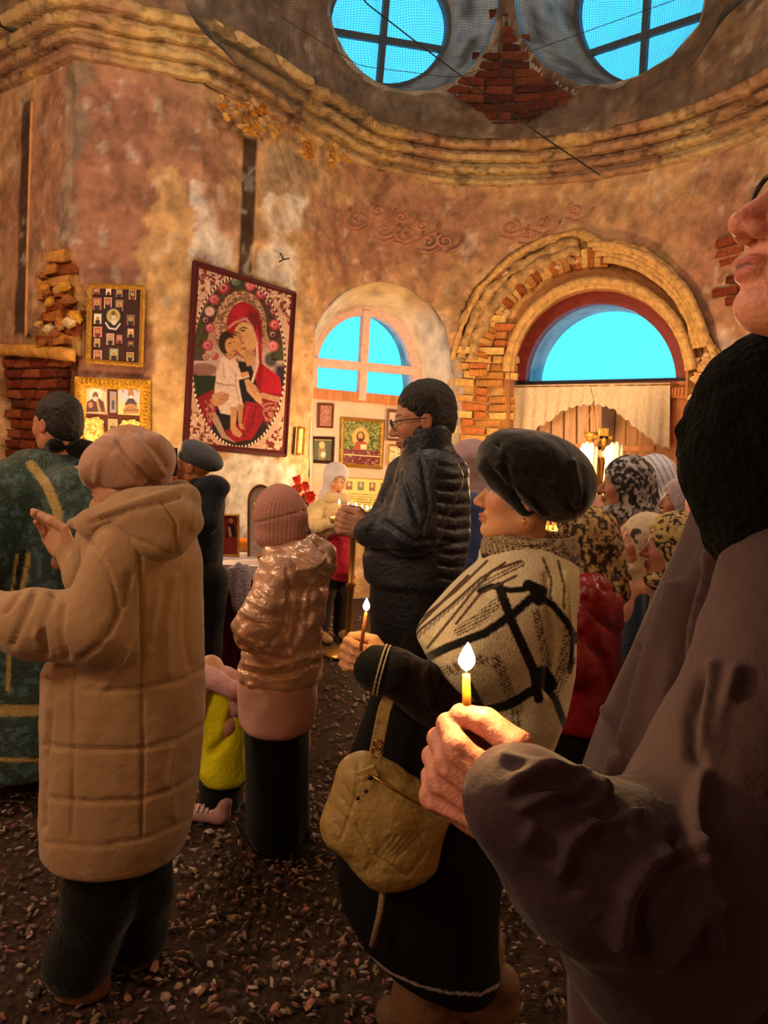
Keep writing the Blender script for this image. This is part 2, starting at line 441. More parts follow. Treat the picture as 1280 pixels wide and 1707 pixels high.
# surface: patches that are hollow where the plaster has fallen (pixel outlines on the wall)
RUB_DOOR = [(752, 905), (750, 600), (758, 560), (790, 480), (850, 425), (930, 392), (968, 388), (1000, 402), (1060, 410), (1110, 440), (1150, 500), (1170, 560), (1196, 585), (1192, 700), (1185, 800), (1180, 905), (1136, 1150), (748, 1150)]
RUB_LEFT = [(0, 582), (0, 1000), (120, 1000), (122, 600), (130, 560), (132, 480), (120, 440), (100, 405), (78, 430), (62, 470), (60, 540), (40, 582)]
BRICK_V = [(832, 60), (846, 10), (858, 60), (905, 118), (960, 148), (940, 172), (870, 205), (830, 200), (775, 165), (745, 140), (790, 110)]
RECESS_BC = [(132, 130), (250, 160), (247, 470), (240, 640), (250, 760), (118, 760), (118, 480), (112, 130)]
def colour_wall(P3, pxy):
    """paint layers: ochre limewash, mauve-brown panels, pale plaster, soot"""
    X, Y = pxy[:, 0], pxy[:, 1]; n1 = fbm(P3, 1.1, 5, 3); n2 = fbm(P3, 3.5, 4, 9); n3 = fbm(P3, 12, 3, 15)
    ochre = np.array(C('b8946c')); mauve = np.array(C('936757')); pale = np.array(C('d0c6bb')); grey = np.array(C('80786c')); dark = np.array(C('3a2a22')); yel = np.array(C('cba672')); white = np.array(C('d6d0cb'))
    c = ochre[None]*(1-n1[:, None]*.0)+0*P3
    def mixin(col, w_): 
        nonlocal c
        w_ = np.clip(w_, 0, 1)[:, None]; c = c*(1-w_)+col[None]*w_
    def reg(poly, soft=14, nz=30):
        soft = soft*.6; jx = X+(fbm(P3, 5, 5, 21)-.5)*nz*2.6; jy = Y+(fbm(P3, 5, 5, 27)-.5)*nz*2.6
        d = dseg(jx, jy, poly, True); return np.where(inpoly(poly, jx, jy), sstep(-soft, soft, d), sstep(-soft, soft, -d))
    mixin(mauve, sstep(.42, .6, n1)*.75)
    mixin(mauve, reg([(512, 330), (1190, 330), (1230, 360), (1190, 640), (1120, 420), (960, 380), (800, 450), (760, 600), (745, 520), (640, 465), (520, 500)], 12)*.55*sstep(.25, .5, n2))
    mixin(mauve*1.0, reg([(540, 330), (790, 335), (795, 420), (740, 450), (600, 450), (545, 440)], 10)*.55)
    mixin(mauve*.9, reg([(120, 120), (255, 150), (250, 660), (118, 660), (118, 400)], 8)*.8)
    mixin(grey, reg([(105, 100), (135, 110), (130, 400), (108, 420)], 6)*.6)
    mixin(yel, reg([(255, 290), (300, 260), (318, 380), (310, 760), (240, 760), (245, 420)], 8)*.7)
    mixin(white, reg([(322, 290), (345, 290), (400, 330), (400, 440), (440, 445), (505, 480), (500, 430), (520, 320), (440, 330), (425, 440), (400, 460), (310, 430)], 6)*.8*sstep(.32, .5, n2))
    mixin(mauve*.8, reg([(318, 170), (400, 200), (400, 325), (340, 280), (322, 250)], 6)*.6)
    mixin(grey, reg([(440, 240), (530, 280), (510, 330), (440, 320)], 10)*.5)
    mixin(dark, reg([(406, 230), (430, 230), (424, 360), (420, 455), (396, 455), (400, 330)], 3, 3)*.95)
    mixin(dark*1.2, reg([(396, 455), (424, 455), (420, 1000), (380, 1000)], 6, 8)*.7)
    mixin(white, reg([(300, 740), (500, 770), (500, 900), (300, 900)], 15)*.75*sstep(.3, .5, n2))
    mixin(white, reg([(1195, 560), (1280, 560), (1280, 800), (1185, 800)], 18)*.45)
    mixin(pale*.9, reg([(760, 0), (760, 210), (560, 210), (430, 150), (320, 40), (320, -60), (560, -60)], 20)*.5)
    # the belt above the cornice is bare grey render
    z = P3[:, 2]
    mixin(grey*.55+mauve*.25, sstep(4.40, 4.46, z)*.92*(.55+.45*sstep(.35, .6, n2)))
    mixin(pale, sstep(4.55, 4.75, z)*(X > 330)*sstep(.56, .7, n1)*.6)
    # the left part: brown stripe and orange wash
    mixin(dark*1.3, reg([(36, 165), (52, 165), (44, 420), (42, 560), (24, 560), (30, 400)], 3, 2)*.9)
    # flaking: small pale and dark specks
    mixin(pale, sstep(.66, .74, n3)*.35); mixin(dark, sstep(.30, .22, n3)*.35); mixin(dark, sstep(.36, .28, n2)*.30)
    for h_ in (RUB_DOOR, RUB_LEFT, BRICK_V):
        mixin(np.array(C('b08850' if h_ is not BRICK_V else '5a3a2e')), reg(h_, 5, 8)*.85)
    mixin(np.array(C('5c2e20')), reg([(0, 590), (118, 600), (118, 1000), (0, 1000)], 5, 6)*.8)
    return c
M_WALL = mat('old_limewashed_plaster', attr=True, rough=.92, nscale=9, namt=.22, bump=2.6, bscale=9, coords='Object', bdet=12, spec=.2, n2=(5.5, .32))
def grid_wall(name, path, u0, u1, z0, z1, st, m, holes=(), patches=(), near=True, amp=.02):
    us = [u0]; 
    for k in path.U:
        if u0 < k < u1 and near and len(path.P) < 8: us.append(k)
    us.append(u1); uu = []
    for a, b in zip(us[:-1], us[1:]):
        n = max(1, int(round((b-a)/st))); uu += list(a+(b-a)*np.arange(n)/n)
    uu.append(u1); uu = np.array(uu); nz = max(1, int(round((z1-z0)/st))); zz = np.linspace(z0, z1, nz+1)
    U, Z = np.meshgrid(uu, zz, indexing='ij'); U = U.ravel(); Z = Z.ravel(); nzv = nz+1
    for h in holes:
        ins = inpoly(h, U, Z); D = dseg(U, Z, h, True); mk_ = D < st*.72
        hp = np.asarray(h)
        for i in np.nonzero(mk_)[0]:
            best = None
            for j in range(len(hp)):
                a, b = hp[j], hp[(j+1) % len(hp)]; ab = b-a; t = np.clip(((U[i]-a[0])*ab[0]+(Z[i]-a[1])*ab[1])/(ab@ab+1e-12), 0, 1); q = a+ab*t; dd = (U[i]-q[0])**2+(Z[i]-q[1])**2
                if best is None or dd < best[0]: best = (dd, q)
            U[i], Z[i] = best[1]
    P = path.pt(U, Z)
    N = np.stack([np.interp(U, path.U, path.N[:, 0]), np.interp(U, path.U, path.N[:, 1])], 1)
    off = (fbm(P, 2.2, 5, 5)-.5)*amp*2 + (fbm(P, 9, 3, 6)-.5)*amp*.8
    fine = fbm(P, 1.4, 4, 33)
    off -= sstep(.60, .64, fine)*.018
    pp = proj(P)
    for poly, dep in patches:
        jx = pp[:, 0]+(fbm(P, 5, 3, 41)-.5)*18; jy = pp[:, 1]+(fbm(P, 5, 3, 43)-.5)*18
        off -= inpoly(poly, jx, jy)*dep
    P[:, 0] += N[:, 0]*off; P[:, 1] += N[:, 1]*off
    i, j = np.meshgrid(np.arange(len(uu)-1), np.arange(nz), indexing='ij'); i = i.ravel(); j = j.ravel()
    F = np.stack([i*nzv+j, i*nzv+j+1, (i+1)*nzv+j+1, (i+1)*nzv+j], 1)
    cu = U[F].mean(1); cz = Z[F].mean(1); keep = np.ones(len(F), bool)
    for h in holes: keep &= ~inpoly(h, cu, cz)
    F = F[keep]
    return mk(name, P, F, m, colors=colour_wall(P, pp))
patches = [(RUB_DOOR, .07), (RUB_LEFT, .08), (BRICK_V, .05), (RECESS_BC, .03)]
wall_left = struct(grid_wall('wall_left', WL, 0, WL.U[-1], 0, ZT, .03, M_WALL, (), patches))
wall_back = struct(grid_wall('wall_back', WA, 0, WA.U[-1], 0, ZT, .03, M_WALL, HUZ, patches))
# the rest of the room, out of the picture
ER = APSE[-1]
WR = Path([tuple(ER), (3.9, 4.1), (3.9, -3.6)]); WF = Path([(3.9, -3.6), (-4.6, -3.6)]); WS = Path([(-4.6, -3.6), (-4.6, 6.9), P0])
for nm, pth in (('wall_right', WR), ('wall_front', WF), ('wall_side', WS)):
    struct(grid_wall(nm, pth, 0, pth.U[-1], 0, ZT, .25, M_WALL, amp=.015))
cl = MB().box((-.3, 2.4, ZT+.05), (10, 13, .1)).build('ceiling', mat('ceiling_plaster', '6d5d4d', .95, nscale=2, bump=.6, bscale=8)); struct(cl)
# ---------------------------------------------------------------- reveals of the openings
def loft_rings(rings, closed=True, extra=0):
    n = len(rings[0]); V = np.concatenate(rings); F = []
    for k in range(len(rings)-1):
        for i in range(n if closed else n-1):
            j = (i+1) % n; F.append((k*n+i, k*n+j, (k+1)*n+j, (k+1)*n+i))
    return V, np.array(F)
class Plane:
    """upright plane with a point and an outward direction in plan; pixel -> point on it"""
    def __init__(s, p, n): s.p = np.array([p[0], p[1], 0.0]); s.n = np.array([n[0], n[1], 0.0])/np.hypot(*n); s.t = np.array([s.n[1], -s.n[0], 0.0]); s.R = np.stack([s.t, s.n, np.array([0, 0, 1.0])], 1)
    def hit(s, x, y, off=0.0):
        r = ray(x, y); t = ((s.p+s.n*off-CAM)@s.n)/(r@s.n); return CAM+r*t
    def hits(s, pts, off=0.0): return np.array([s.hit(x, y, off) for x, y in pts])
    def uv(s, P): P = np.asarray(P); return np.stack([(P-s.p)@s.t, P[..., 2]], -1)
    def P(s, u, z, off=0.0): return s.p+s.t*u+s.n*off+np.array([0, 0, z])
def plane_at(px_, off, path=WA, nrm=None):
    u = path.hit(px_, 620)[0]; q = path.at(u); n = -path.nrm(u) if nrm is None else np.array(nrm); n = n/np.hypot(*n); return Plane(q+n*off, n)
WINP = plane_at(628, .42); DOORP = plane_at(1000, .30)
UPL = plane_at(650, .45); UPR = plane_at(1075, .42)
def reveal(name, hole_px, hole_uz, inner_px, pl, m, rough=.012, steps=8, colf=None, lip=.02):
    A = WA.pt(hole_uz[:, 0], hole_uz[:, 1]); A2 = WA.pt(hole_uz[:, 0], hole_uz[:, 1], lip*0); B = pl.hits(inner_px)
    c_uz = hole_uz.mean(0); big = c_uz+(hole_uz-c_uz)*(1+.22/np.maximum(np.hypot(*(hole_uz-c_uz).T), .2))[:, None]; FL = WA.pt(np.clip(big[:, 0], 0, WA.U[-1]), big[:, 1], -.13)
    rings = [A+(B-A)*t for t in np.linspace(0, 1, steps)]
    V, F = loft_rings(rings); V = V + (np.stack([fbm(V, 6, 3, 50), fbm(V, 6, 3, 51), fbm(V, 6, 3, 52)], 1)-.5)*rough*2*np.repeat(np.sin(np.linspace(0, math.pi, steps))+.15, len(A))[:, None]
    n_ = len(A); F2 = [((i, n_+i, n_+(i+1) % n_, (i+1) % n_)) for i in range(n_)]; V = np.vstack([FL, V]); F = np.vstack([F+n_, np.array(F2)])
    c = colf(V) if colf else np.tile(C('b9a58c'), (len(V), 1))
    return struct(mk(name, V, F, m, colors=c))
def resample(pts, n, closed=True):
    P = np.array(pts, float); 
    if closed: P = np.vstack([P, P[:1]])
    L = np.concatenate([[0], np.cumsum(np.hypot(*np.diff(P, axis=0).T))]); t = np.linspace(0, L[-1], n, endpoint=not closed) if not closed else np.arange(n)*L[-1]/n
    return list(zip(np.interp(t, L, P[:, 0]), np.interp(t, L, P[:, 1])))
def ringmatch(out, inn):
    """inner ring point for each outer ring point, matched by angle about the inner centre"""
    I = np.array(densify(inn, 2)); ci = I.mean(0); O = np.array(out); co = O.mean(0)
    ai = np.arctan2(I[:, 1]-ci[1], I[:, 0]-ci[0]); res = []
    for o in O:
        a = math.atan2(o[1]-co[1], o[0]-co[0]); k = np.argmin(np.abs((ai-a+math.pi) % (2*math.pi)-math.pi)); res.append(tuple(I[k]))
    return res
M_REV = mat('niche_plaster', attr=True, rough=.9, nscale=7, namt=.2, bump=1.5, bscale=16, bdet=7, spec=.2)
def revcol(V):
    n = fbm(V, 3, 4, 60)[:, None]; n2 = fbm(V, 9, 3, 61)[:, None]; a = np.array(C('c7ab7a')); b = np.array(C('a98a66')); d = np.array(C('d4cfcc'))
    c = a+(b-a)*sstep(.4, .6, n); low = sstep(3.0, 2.7, V[:, 2:3]+(n-.5)*.4); c = c+(d-c)*low*.75
    return c*(1-.3*sstep(.62, .7, n2))
WIN_IN = [(523, 905), (522, 760), (521, 640)] + arc(607, 612, 86, 95, 168, 8, 22) + [(697, 640), (697, 760), (696, 905)]
reveal('window_1_reveal', HOLES[0], HUZ[0], ringmatch(HOLES[0], WIN_IN), WINP, M_REV, colf=revcol)
DOOR_IN = [(862, 1150), (862, 900), (862, 640)] + arc(1001, 628, 141, 138, 177, 3, 26) + [(1142, 640), (1136, 900), (1132, 1150)]
reveal('door_1_reveal', HOLES[1], HUZ[1], ringmatch(HOLES[1], DOOR_IN), DOORP, M_REV, colf=lambda V: revcol(V)*0+np.array(C('b98452')))
def upcol(V):
    n = fbm(V, 5, 4, 70)[:, None]; a = np.array(C('c9c9c4')); b = np.array(C('6f675e')); return b+(a-b)*sstep(.3, .55, n)
UL_IN = arc(649, 42, 101, 101, 0, 360, 40)[:-1]
UR_IN = arc(1072, 22, 113, 122, 0, 360, 40)[:-1]
reveal('window_2_reveal', HOLES[2], HUZ[2], ringmatch(HOLES[2], UL_IN), UPL, M_REV, colf=upcol, rough=.02)
reveal('window_3_reveal', HOLES[3], HUZ[3], ringmatch(HOLES[3], UR_IN), UPR, M_REV, colf=upcol, rough=.02)
# ---------------------------------------------------------------- cornice
PROF = [(0, 4.02), (.06, 4.03), (.065, 4.085), (.02, 4.095), (.02, 4.14), (.105, 4.15), (.115, 4.205), (.06, 4.215), (.06, 4.26), (.155, 4.27), (.17, 4.33), (.10, 4.34), (.10, 4.385), (.205, 4.395), (.235, 4.46), (.20, 4.50), (.10, 4.54), (-.03, 4.57)]; PROF = [(a, 4.02+(b_-4.02)*.78) for a, b_ in PROF]
def cornice(name, path, u0, u1, st=.022):
    pf = np.array(densify(PROF, .015, False)); us = [u0]+[k for k in path.U if u0 < k < u1 and len(path.P) < 8]+[u1]; uu = []
    for a, b in zip(us[:-1], us[1:]):
        n = max(1, int((b-a)/st)); uu += list(a+(b-a)*np.arange(n)/n)
    uu.append(u1); uu = np.array(uu); U, k = np.meshgrid(uu, np.arange(len(pf)), indexing='ij'); U = U.ravel(); k = k.ravel(); O = pf[k, 0]; Z = pf[k, 1]
    Q = path.pt(U, Z); e = fbm(Q, 2.6, 3, 80); e2 = fbm(Q, 11, 3, 81)
    pq = proj(Q)
    loss = sstep(.60, .70, e)*.6 + sstep(.64, .74, e2)*.35
    for poly in ([(352, 160), (440, 180), (470, 235), (400, 235), (352, 215)], [(485, 215), (560, 240), (570, 290), (490, 285)]):
        loss = np.maximum(loss, .5*inpoly(poly, pq[:, 0], pq[:, 1]))
    O = O*(1-.55*np.clip(loss, 0, 1)) + (e2-.5)*.016 + (fbm(Q, 30, 2, 82)-.5)*.012
    Z = Z + (fbm(Q, 7, 2, 83)-.5)*.014
    N = np.stack([np.interp(U, path.U, path.N[:, i]) for i in (0, 1)], 1); P = path.pt(U, Z); P[:, :2] += N*O[:, None]
    nk = len(pf); i, j = np.meshgrid(np.arange(len(uu)-1), np.arange(nk-1), indexing='ij'); i = i.ravel(); j = j.ravel()
    F = np.stack([i*nk+j, i*nk+j+1, (i+1)*nk+j+1, (i+1)*nk+j], 1)
    n = fbm(P, 2, 4, 84)[:, None]; n2 = fbm(P, 14, 3, 85)[:, None]
    c = np.array(C('b3986c'))*(1-sstep(.4, .65, n))+np.array(C('98745a'))*sstep(.4, .65, n); c = c*(1-.55*sstep(.58, .7, n2)); c = c+(np.array(C('c9a45c'))-c)*np.clip(loss, 0, 1)[:, None]*.6
    return struct(mk(name, P, F, mat('cornice_plaster', attr=True, rough=.95, nscale=14, namt=.25, bump=1.4, bscale=30, bdet=6, spec=.15), colors=c))
cornice('trim_1', WL, 0, WL.U[-1]); cornice('trim_2', WA, 0, WA.U[-1])
# ---------------------------------------------------------------- floor: dark earth strewn with wood chips and pebbles
def floor():
    n = 240; xs = np.linspace(-5, 4.2, n); ys = np.linspace(-4, 8.2, n); X, Y = np.meshgrid(xs, ys, indexing='ij'); P = np.stack([X.ravel(), Y.ravel(), 0*X.ravel()], 1)
    P[:, 2] = (fbm(P, 3, 4, 90)-.5)*.02-.006
    i, j = np.meshgrid(np.arange(n-1), np.arange(n-1), indexing='ij'); i = i.ravel(); j = j.ravel(); F = np.stack([i*n+j, (i+1)*n+j, (i+1)*n+j+1, i*n+j+1], 1)
    c = np.array(C('3a2a22'))[None]*(.7+.6*fbm(P, 6, 4, 91))[:, None]
    return struct(mk('floor', P, F, mat('trodden_earth_floor', attr=True, rough=.95, nscale=40, namt=.5, bump=1.5, bscale=60, spec=.15), colors=c))
flo = floor()
def chips(n, smin, smax, region, seed):
    r = np.random.RandomState(seed); V = []; F = []; cols = []
    x0, x1, y0, y1 = region; base = np.array([[-1, -.5, 0], [-.2, -.62, 0], [.8, -.4, 0], [1, .3, 0], [.1, .6, 0], [-.8, .45, 0]])
    pal = [C(k) for k in ('8a6a55', '6e4a38', 'a08878', '9a5a44', '5a3f30', 'b09a8a', '7a4a50', '8c6e40')]
    X = r.uniform(x0, x1, n); Y = r.uniform(y0, y1, n)
    for k in range(n):
        s = r.uniform(smin, smax); a = r.uniform(0, 6.28); t1, t2 = r.uniform(-.5, .5, 2); h = s*r.uniform(.18, .45)
        b = base*[s, s*r.uniform(.5, 1.1), 1]*(1+r.uniform(-.25, .25, (6, 1)))
        top = b*.62+[0, 0, h]; v = np.vstack([b, top]); v[:, 2] += v[:, 0]*t1+v[:, 1]*t2*.6
        ca, sa = math.cos(a), math.sin(a); v = np.stack([v[:, 0]*ca-v[:, 1]*sa+X[k], v[:, 0]*sa+v[:, 1]*ca+Y[k], v[:, 2]+.006+s*.2], 1)
        o = len(V)*12; V.append(v); F += [(o+6, o+7, o+8, o+9), (o+6, o+9, o+10, o+11)]+[(o+q, o+(q+1) % 6, o+6+(q+1) % 6, o+6+q) for q in range(6)]
        cols.append(np.tile(np.array(pal[r.randint(len(pal))])*r.uniform(.2, .9)**1.3, (12, 1)))
    return np.concatenate(V), F, np.concatenate(cols)
M_CHIP = mat('wood_chip_and_pebble', attr=True, rough=.55, nscale=60, namt=.2, spec=.5)
V, F, c = chips(7500, .006, .017, (-1.9, 1.3, 1.0, 3.4), 1); V2, F2, c2 = chips(3800, .008, .02, (-2.2, 1.6, 3.2, 6.6), 2)
mk('wood_chips', np.vstack([V, V2]), F+[tuple(i+len(V) for i in f) for f in F2], M_CHIP, flo, False, np.vstack([c, c2]), kind='stuff')
# the chips that lie large enough to be picked apart
rr = np.random.RandomState(5); chip_meshes = []
for k in range(12):
    v, f, c = chips(1, .014, .022, (0, 1e-6, 0, 1e-6), 100+k); c = np.tile(np.array(C(['a87058', 'b09a8a', '8a5a44', '9c7a60', 'b8a69a', '7e4a40'][k % 6]))*rr.uniform(.7, 1.2), (12, 1))
    me = mk('wood_chip', v, f, M_CHIP, flo, False, c); chip_meshes.append(me)
k = 0
while k < 230:
    qx, qy = rr.uniform(240, 660), rr.uniform(1250, 1700)
    p = hitz(qx, qy, 0.0); o = chip_meshes[k % 12] if k < 12 else chip_meshes[k % 12].copy()
    if k >= 12: COL.objects.link(o); o.parent = flo
    o.location = (p[0], p[1], .004); o.rotation_euler = (rr.uniform(-.3, .3), rr.uniform(-.3, .3), rr.uniform(0, 6.28)); s = rr.uniform(.55, 1.05); o.scale = (s, s*rr.uniform(.6, 1), s); k += 1
# ================================================================ windows, door, brickwork
def slab(name, pl, pts, off, th, m, parent=None, colors=None, bev=0, smooth=False):
    """plate cut to a pixel outline on an upright plane; off = front face, th = thickness outwards"""
    A = pl.hits(pts, off); 
    n = len(A); B = A+pl.n*th; V = np.vstack([A, B]); F = [tuple(range(n)), tuple(range(2*n-1, n-1, -1))]+[(i, n+i, n+(i+1) % n, (i+1) % n) for i in range(n)]
    return mk(name, V, F, m, parent, smooth)
def ringslab(name, pl, outer, inner, off, th, m, parent=None, closed=False):
    A = pl.hits(outer, off); B = pl.hits(inner, off); n = len(A); V = np.vstack([A, B, A+pl.n*th, B+pl.n*th]); F = []
    for i in range(n if closed else n-1):
        j = (i+1) % n; F += [(i, j, n+j, n+i), (n+i, n+j, 3*n+j, 3*n+i), (2*n+i, i, n+0*i+0, 0)[:0] or (i, 2*n+i, 2*n+j, j), (2*n+i, 3*n+i, 3*n+j, 2*n+j)]
    if not closed: F += [(0, n, 3*n, 2*n), (n-1, 2*n-1+0, 4*n-1, 3*n-1)]
    return mk(name, V, F, m, parent, False)
def glass_mat():
    m = bpy.data.materials.new('window_glass'); m.use_nodes = True; nt = m.node_tree; N = nt.nodes; L = nt.links; N.remove(N['Principled BSDF'])
    t = N.new('ShaderNodeBsdfTransparent'); t.inputs[0].default_value = (.96, .98, 1, 1); g = N.new('ShaderNodeBsdfGlossy'); g.inputs[1].default_value = .45
    mx = N.new('ShaderNodeMixShader'); fr = N.new('ShaderNodeFresnel'); fr.inputs[0].default_value = 1.2
    L.new(fr.outputs[0], mx.inputs[0]); L.new(t.outputs[0], mx.inputs[1]); L.new(g.outputs[0], mx.inputs[2]); L.new(mx.outputs[0], N['Material Output'].inputs[0]); return m
GLASS = glass_mat()
M_FRAME = mat('pinkish_painted_window_wood', 'd6b2a8', .7, nscale=20, namt=.15, bump=.4, bscale=60)
M_ORW = mat('orange_varnished_wood', 'c07a48', .55, nscale=8, namt=.3, bump=.4, bscale=40, stretch=(4, 4, .6))
M_RED = mat('dark_red_painted_wood', '7a2c28', .6, nscale=12, namt=.2, bump=.3, bscale=50)
M_GREYF = mat('blue_grey_window_bars', '5b6e80', .6, nscale=20, namt=.15)
def bar(name, pl, a, b, w, off, th, m, parent):
    """bar between two pixels; w = width in metres"""
    A = pl.hit(*a, off); B = pl.hit(*b, off); d = B-A; d /= np.linalg.norm(d); s = np.cross(pl.n, d)*w/2; V = [A-s, A+s, B+s, B-s]; V += [v+pl.n*th for v in V]
    return mk(name, V, [(0, 1, 2, 3), (7, 6, 5, 4), (0, 4, 5, 1), (1, 5, 6, 2), (2, 6, 7, 3), (3, 7, 4, 0)], m, parent, False)
# ---- window_1: the arched window with the cross bar
w1 = struct(empty('window_1', WINP.P(0, 2.0)))
w1.location = (0, 0, 0)
a_o = [(515, 655), (514, 640)] + arc(607, 612, 93, 103, 172, 8, 24) + [(704, 640), (704, 670)]
a_i = [(530, 655), (529, 640)] + arc(607, 612, 78, 86, 172, 8, 24) + [(689, 640), (689, 670)]
ringslab('window_frame', WINP, a_o, a_i, -.05, .10, M_FRAME, w1)
bar('mullion', WINP, (612, 518), (604, 668), .082, -.07, .06, M_FRAME, w1)
bar('glazing_bar', WINP, (519, 603), (695, 619), .085, -.066, .05, M_FRAME, w1)
bar('bottom_rail', WINP, (520, 655), (697, 671), .10, -.06, .08, M_ORW, w1)
for pts in ([(530, 600), (530, 590)]+arc(607, 612, 78, 86, 165, 88, 10)+[(606, 606)], [(612, 607), (612, 526)]+arc(607, 612, 78, 86, 85, 6, 10)+[(689, 616)], [(529, 606), (604, 612), (602, 656), (529, 650)], [(608, 613), (689, 620), (688, 664), (606, 657)]):
    slab('pane', WINP, pts, .0, .004, GLASS, w1)
# masonry outside, seen through the glass
def outer_tube(name, pl, ring, depth, col, parent=None):
    A = pl.hits(ring, .06); V, F = loft_rings([A+pl.n*depth*t for t in (0, .5, 1)]); n = len(A); c0 = A.mean(0); V = V + 0
    return struct(mk(name, V, F, mat(name+'_plaster', col, .9, nscale=6, namt=.3, bump=.8, bscale=20)))
outer_tube('trim_3', WINP, DENS([(523, 905), (522, 640)] + arc(607, 612, 86, 95, 168, 8, 22) + [(696, 640), (696, 905)]), .3, 'aaa6a2')
# ---- the boarding below window_1
M_BOARD = mat('pale_pink_boarding', 'd8b8a8', .7, nscale=5, namt=.12, bump=.3, bscale=30)
bd = slab('trim_4', WINP, [(512, 657), (706, 673), (704, 960), (506, 940)], -.02, .04, M_BOARD); struct(bd)
# ---- door_1 and its half-round light
d1 = struct(empty('door_1'))
do = arc(1001, 637, 149, 159, 180, 2, 30); di = arc(1001, 637, 126, 131, 180, 2, 30)
ringslab('lunette_frame', DOORP, do, di, -.06, .10, M_RED, d1)
bar('lunette_sill', DOORP, (862, 640), (1141, 634), .05, -.07, .1, mat('dark_lunette_sill', '2c2a3a', .6), d1)
slab('pane', DOORP, arc(1001, 637, 127, 132, 180, 2, 24), .0, .004, GLASS, d1)
outer_tube('trim_5', DOORP, arc(1001, 640, 128, 133, 182, -2, 30)+[(1100, 660), (900, 660)], .42, 'a8a8a8')
bar('transom', DOORP, (852, 652), (1146, 646), .12, -.09, .12, M_ORW, d1)
bar('door_post', DOORP, (1134, 650), (1122, 960), .14, -.10, .12, M_ORW, d1)
bar('door_post', DOORP, (866, 652), (866, 980), .14, -.10, .12, M_ORW, d1)
slab('door_leaf', DOORP, [(838, 640), (1164, 632), (1154, 1200), (834, 1200)], .01, .05, mat('door_leaf_wood', '7a553c', .7, nscale=10, namt=.2), d1)
M_DB = mat('pinkish_door_boards', 'c99c78', .7, nscale=6, namt=.2, bump=.3, bscale=30, stretch=(5, 5, .6)); M_DS = mat('dark_brown_door_stile', '5c3a2c', .6, nscale=10, namt=.2)
for k in range(6):
    x0 = 876+k*21.5; bar('board', DOORP, (x0+10, 655), (x0+9, 960), .112, -.03, .03, M_DB, d1)
for k in range(5):
    x0 = 1024+k*20.0; bar('board', DOORP, (x0+10, 655), (x0+5, 960), .108, -.03, .03, mat('brown_door_boards', 'a87850', .7, nscale=6, namt=.25, bump=.3, bscale=30, stretch=(5, 5, .6)), d1)
bar('stile', DOORP, (1015, 655), (1004, 960), .12, -.055, .06, M_DS, d1)
bar('rail', DOORP, (1024, 747), (1090, 748), .05, -.05, .03, M_ORW, d1)
bar('rail', DOORP, (1024, 772), (1090, 772), .08, -.05, .03, M_DS, d1)
bar('rail', DOORP, (880, 745), (1002, 742), .04, -.05, .03, M_ORW, d1)
# capitals carved at the ends of the transom
for (x, y) in ((1134, 655), (862, 660)):
    c_ = DOORP.hit(x, y, -.13); R = DOORP.R; b_ = MB().box(c_, (.15, .06, .10), R, bev=.008)
    for q in range(5): b_.box(c_+R@np.array([-.06+.03*q, -.035, .0]), (.018, .02, .07), R, bev=.004)
    b_.build('carved_block', M_ORW, d1)
# ---- round windows above
def round_window(name, pl, ring, vbar, hbar):
    o = struct(empty(name)); inn = [(sum(p[0] for p in ring)/len(ring)+(x-sum(p[0] for p in ring)/len(ring))*.96, sum(p[1] for p in ring)/len(ring)+(y-sum(p[1] for p in ring)/len(ring))*.96) for x, y in ring]
    ringslab('window_frame', pl, [((x-649 if pl is UPL else x-1072)*1.06+(649 if pl is UPL else 1072), (y-(42 if pl is UPL else 22))*1.06+(42 if pl is UPL else 22)) for x, y in ring], inn, -.03, .07, M_GREYF, o, True)
    bar('mullion', pl, *vbar, .06, -.04, .05, M_GREYF, o); bar('glazing_bar', pl, *hbar, .06, -.035, .04, M_GREYF, o)
    slab('pane', pl, ring, .0, .004, GLASS, o); return o
round_window('window_2', UPL, UL_IN, ((651, -65), (633, 146)), ((545, 50), (753, 84)))
round_window('window_3', UPR, UR_IN, ((1082, -100), (1068, 146)), ((955, 97), (1180, 22)))
# ---- brickwork: every brick its own piece
def brick_mesh(name, col, s, rough=.012):
    r = np.random.RandomState(s); m = MB().box((0, 0, 0), (.25, .11, .066), bev=.008); V = np.concatenate(m.V); V = V+r.uniform(-rough, rough, V.shape)*[1, .8, .5]
    o = mk(name, V, m.F, mat('brick_'+col, col, .9, nscale=14, namt=.3, bump=1.3, bscale=45, spec=.15), None, False); me = o.data; bpy.data.objects.remove(o); return me
def frame_on(path, u, extra_roll=0):
    n = path.nrm(u); t = path.tan(u); R = np.array([[t[0], -n[0], 0], [t[1], -n[1], 0], [0, 0, 1.0]])
    c, s = math.cos(extra_roll), math.sin(extra_roll); return R @ np.array([[c, 0, s], [0, 1, 0], [-s, 0, c]])
def put(me, name, loc, R, parent, sc=(1, 1, 1)):
    o = bpy.data.objects.new(name, me); COL.objects.link(o); o.parent = parent
    Mx = Matrix([[*map(float, R[i]), float(loc[i])] for i in range(3)]+[[0, 0, 0, 1]]) @ Matrix.Diagonal((*sc, 1)); o.matrix_world = Mx; return o
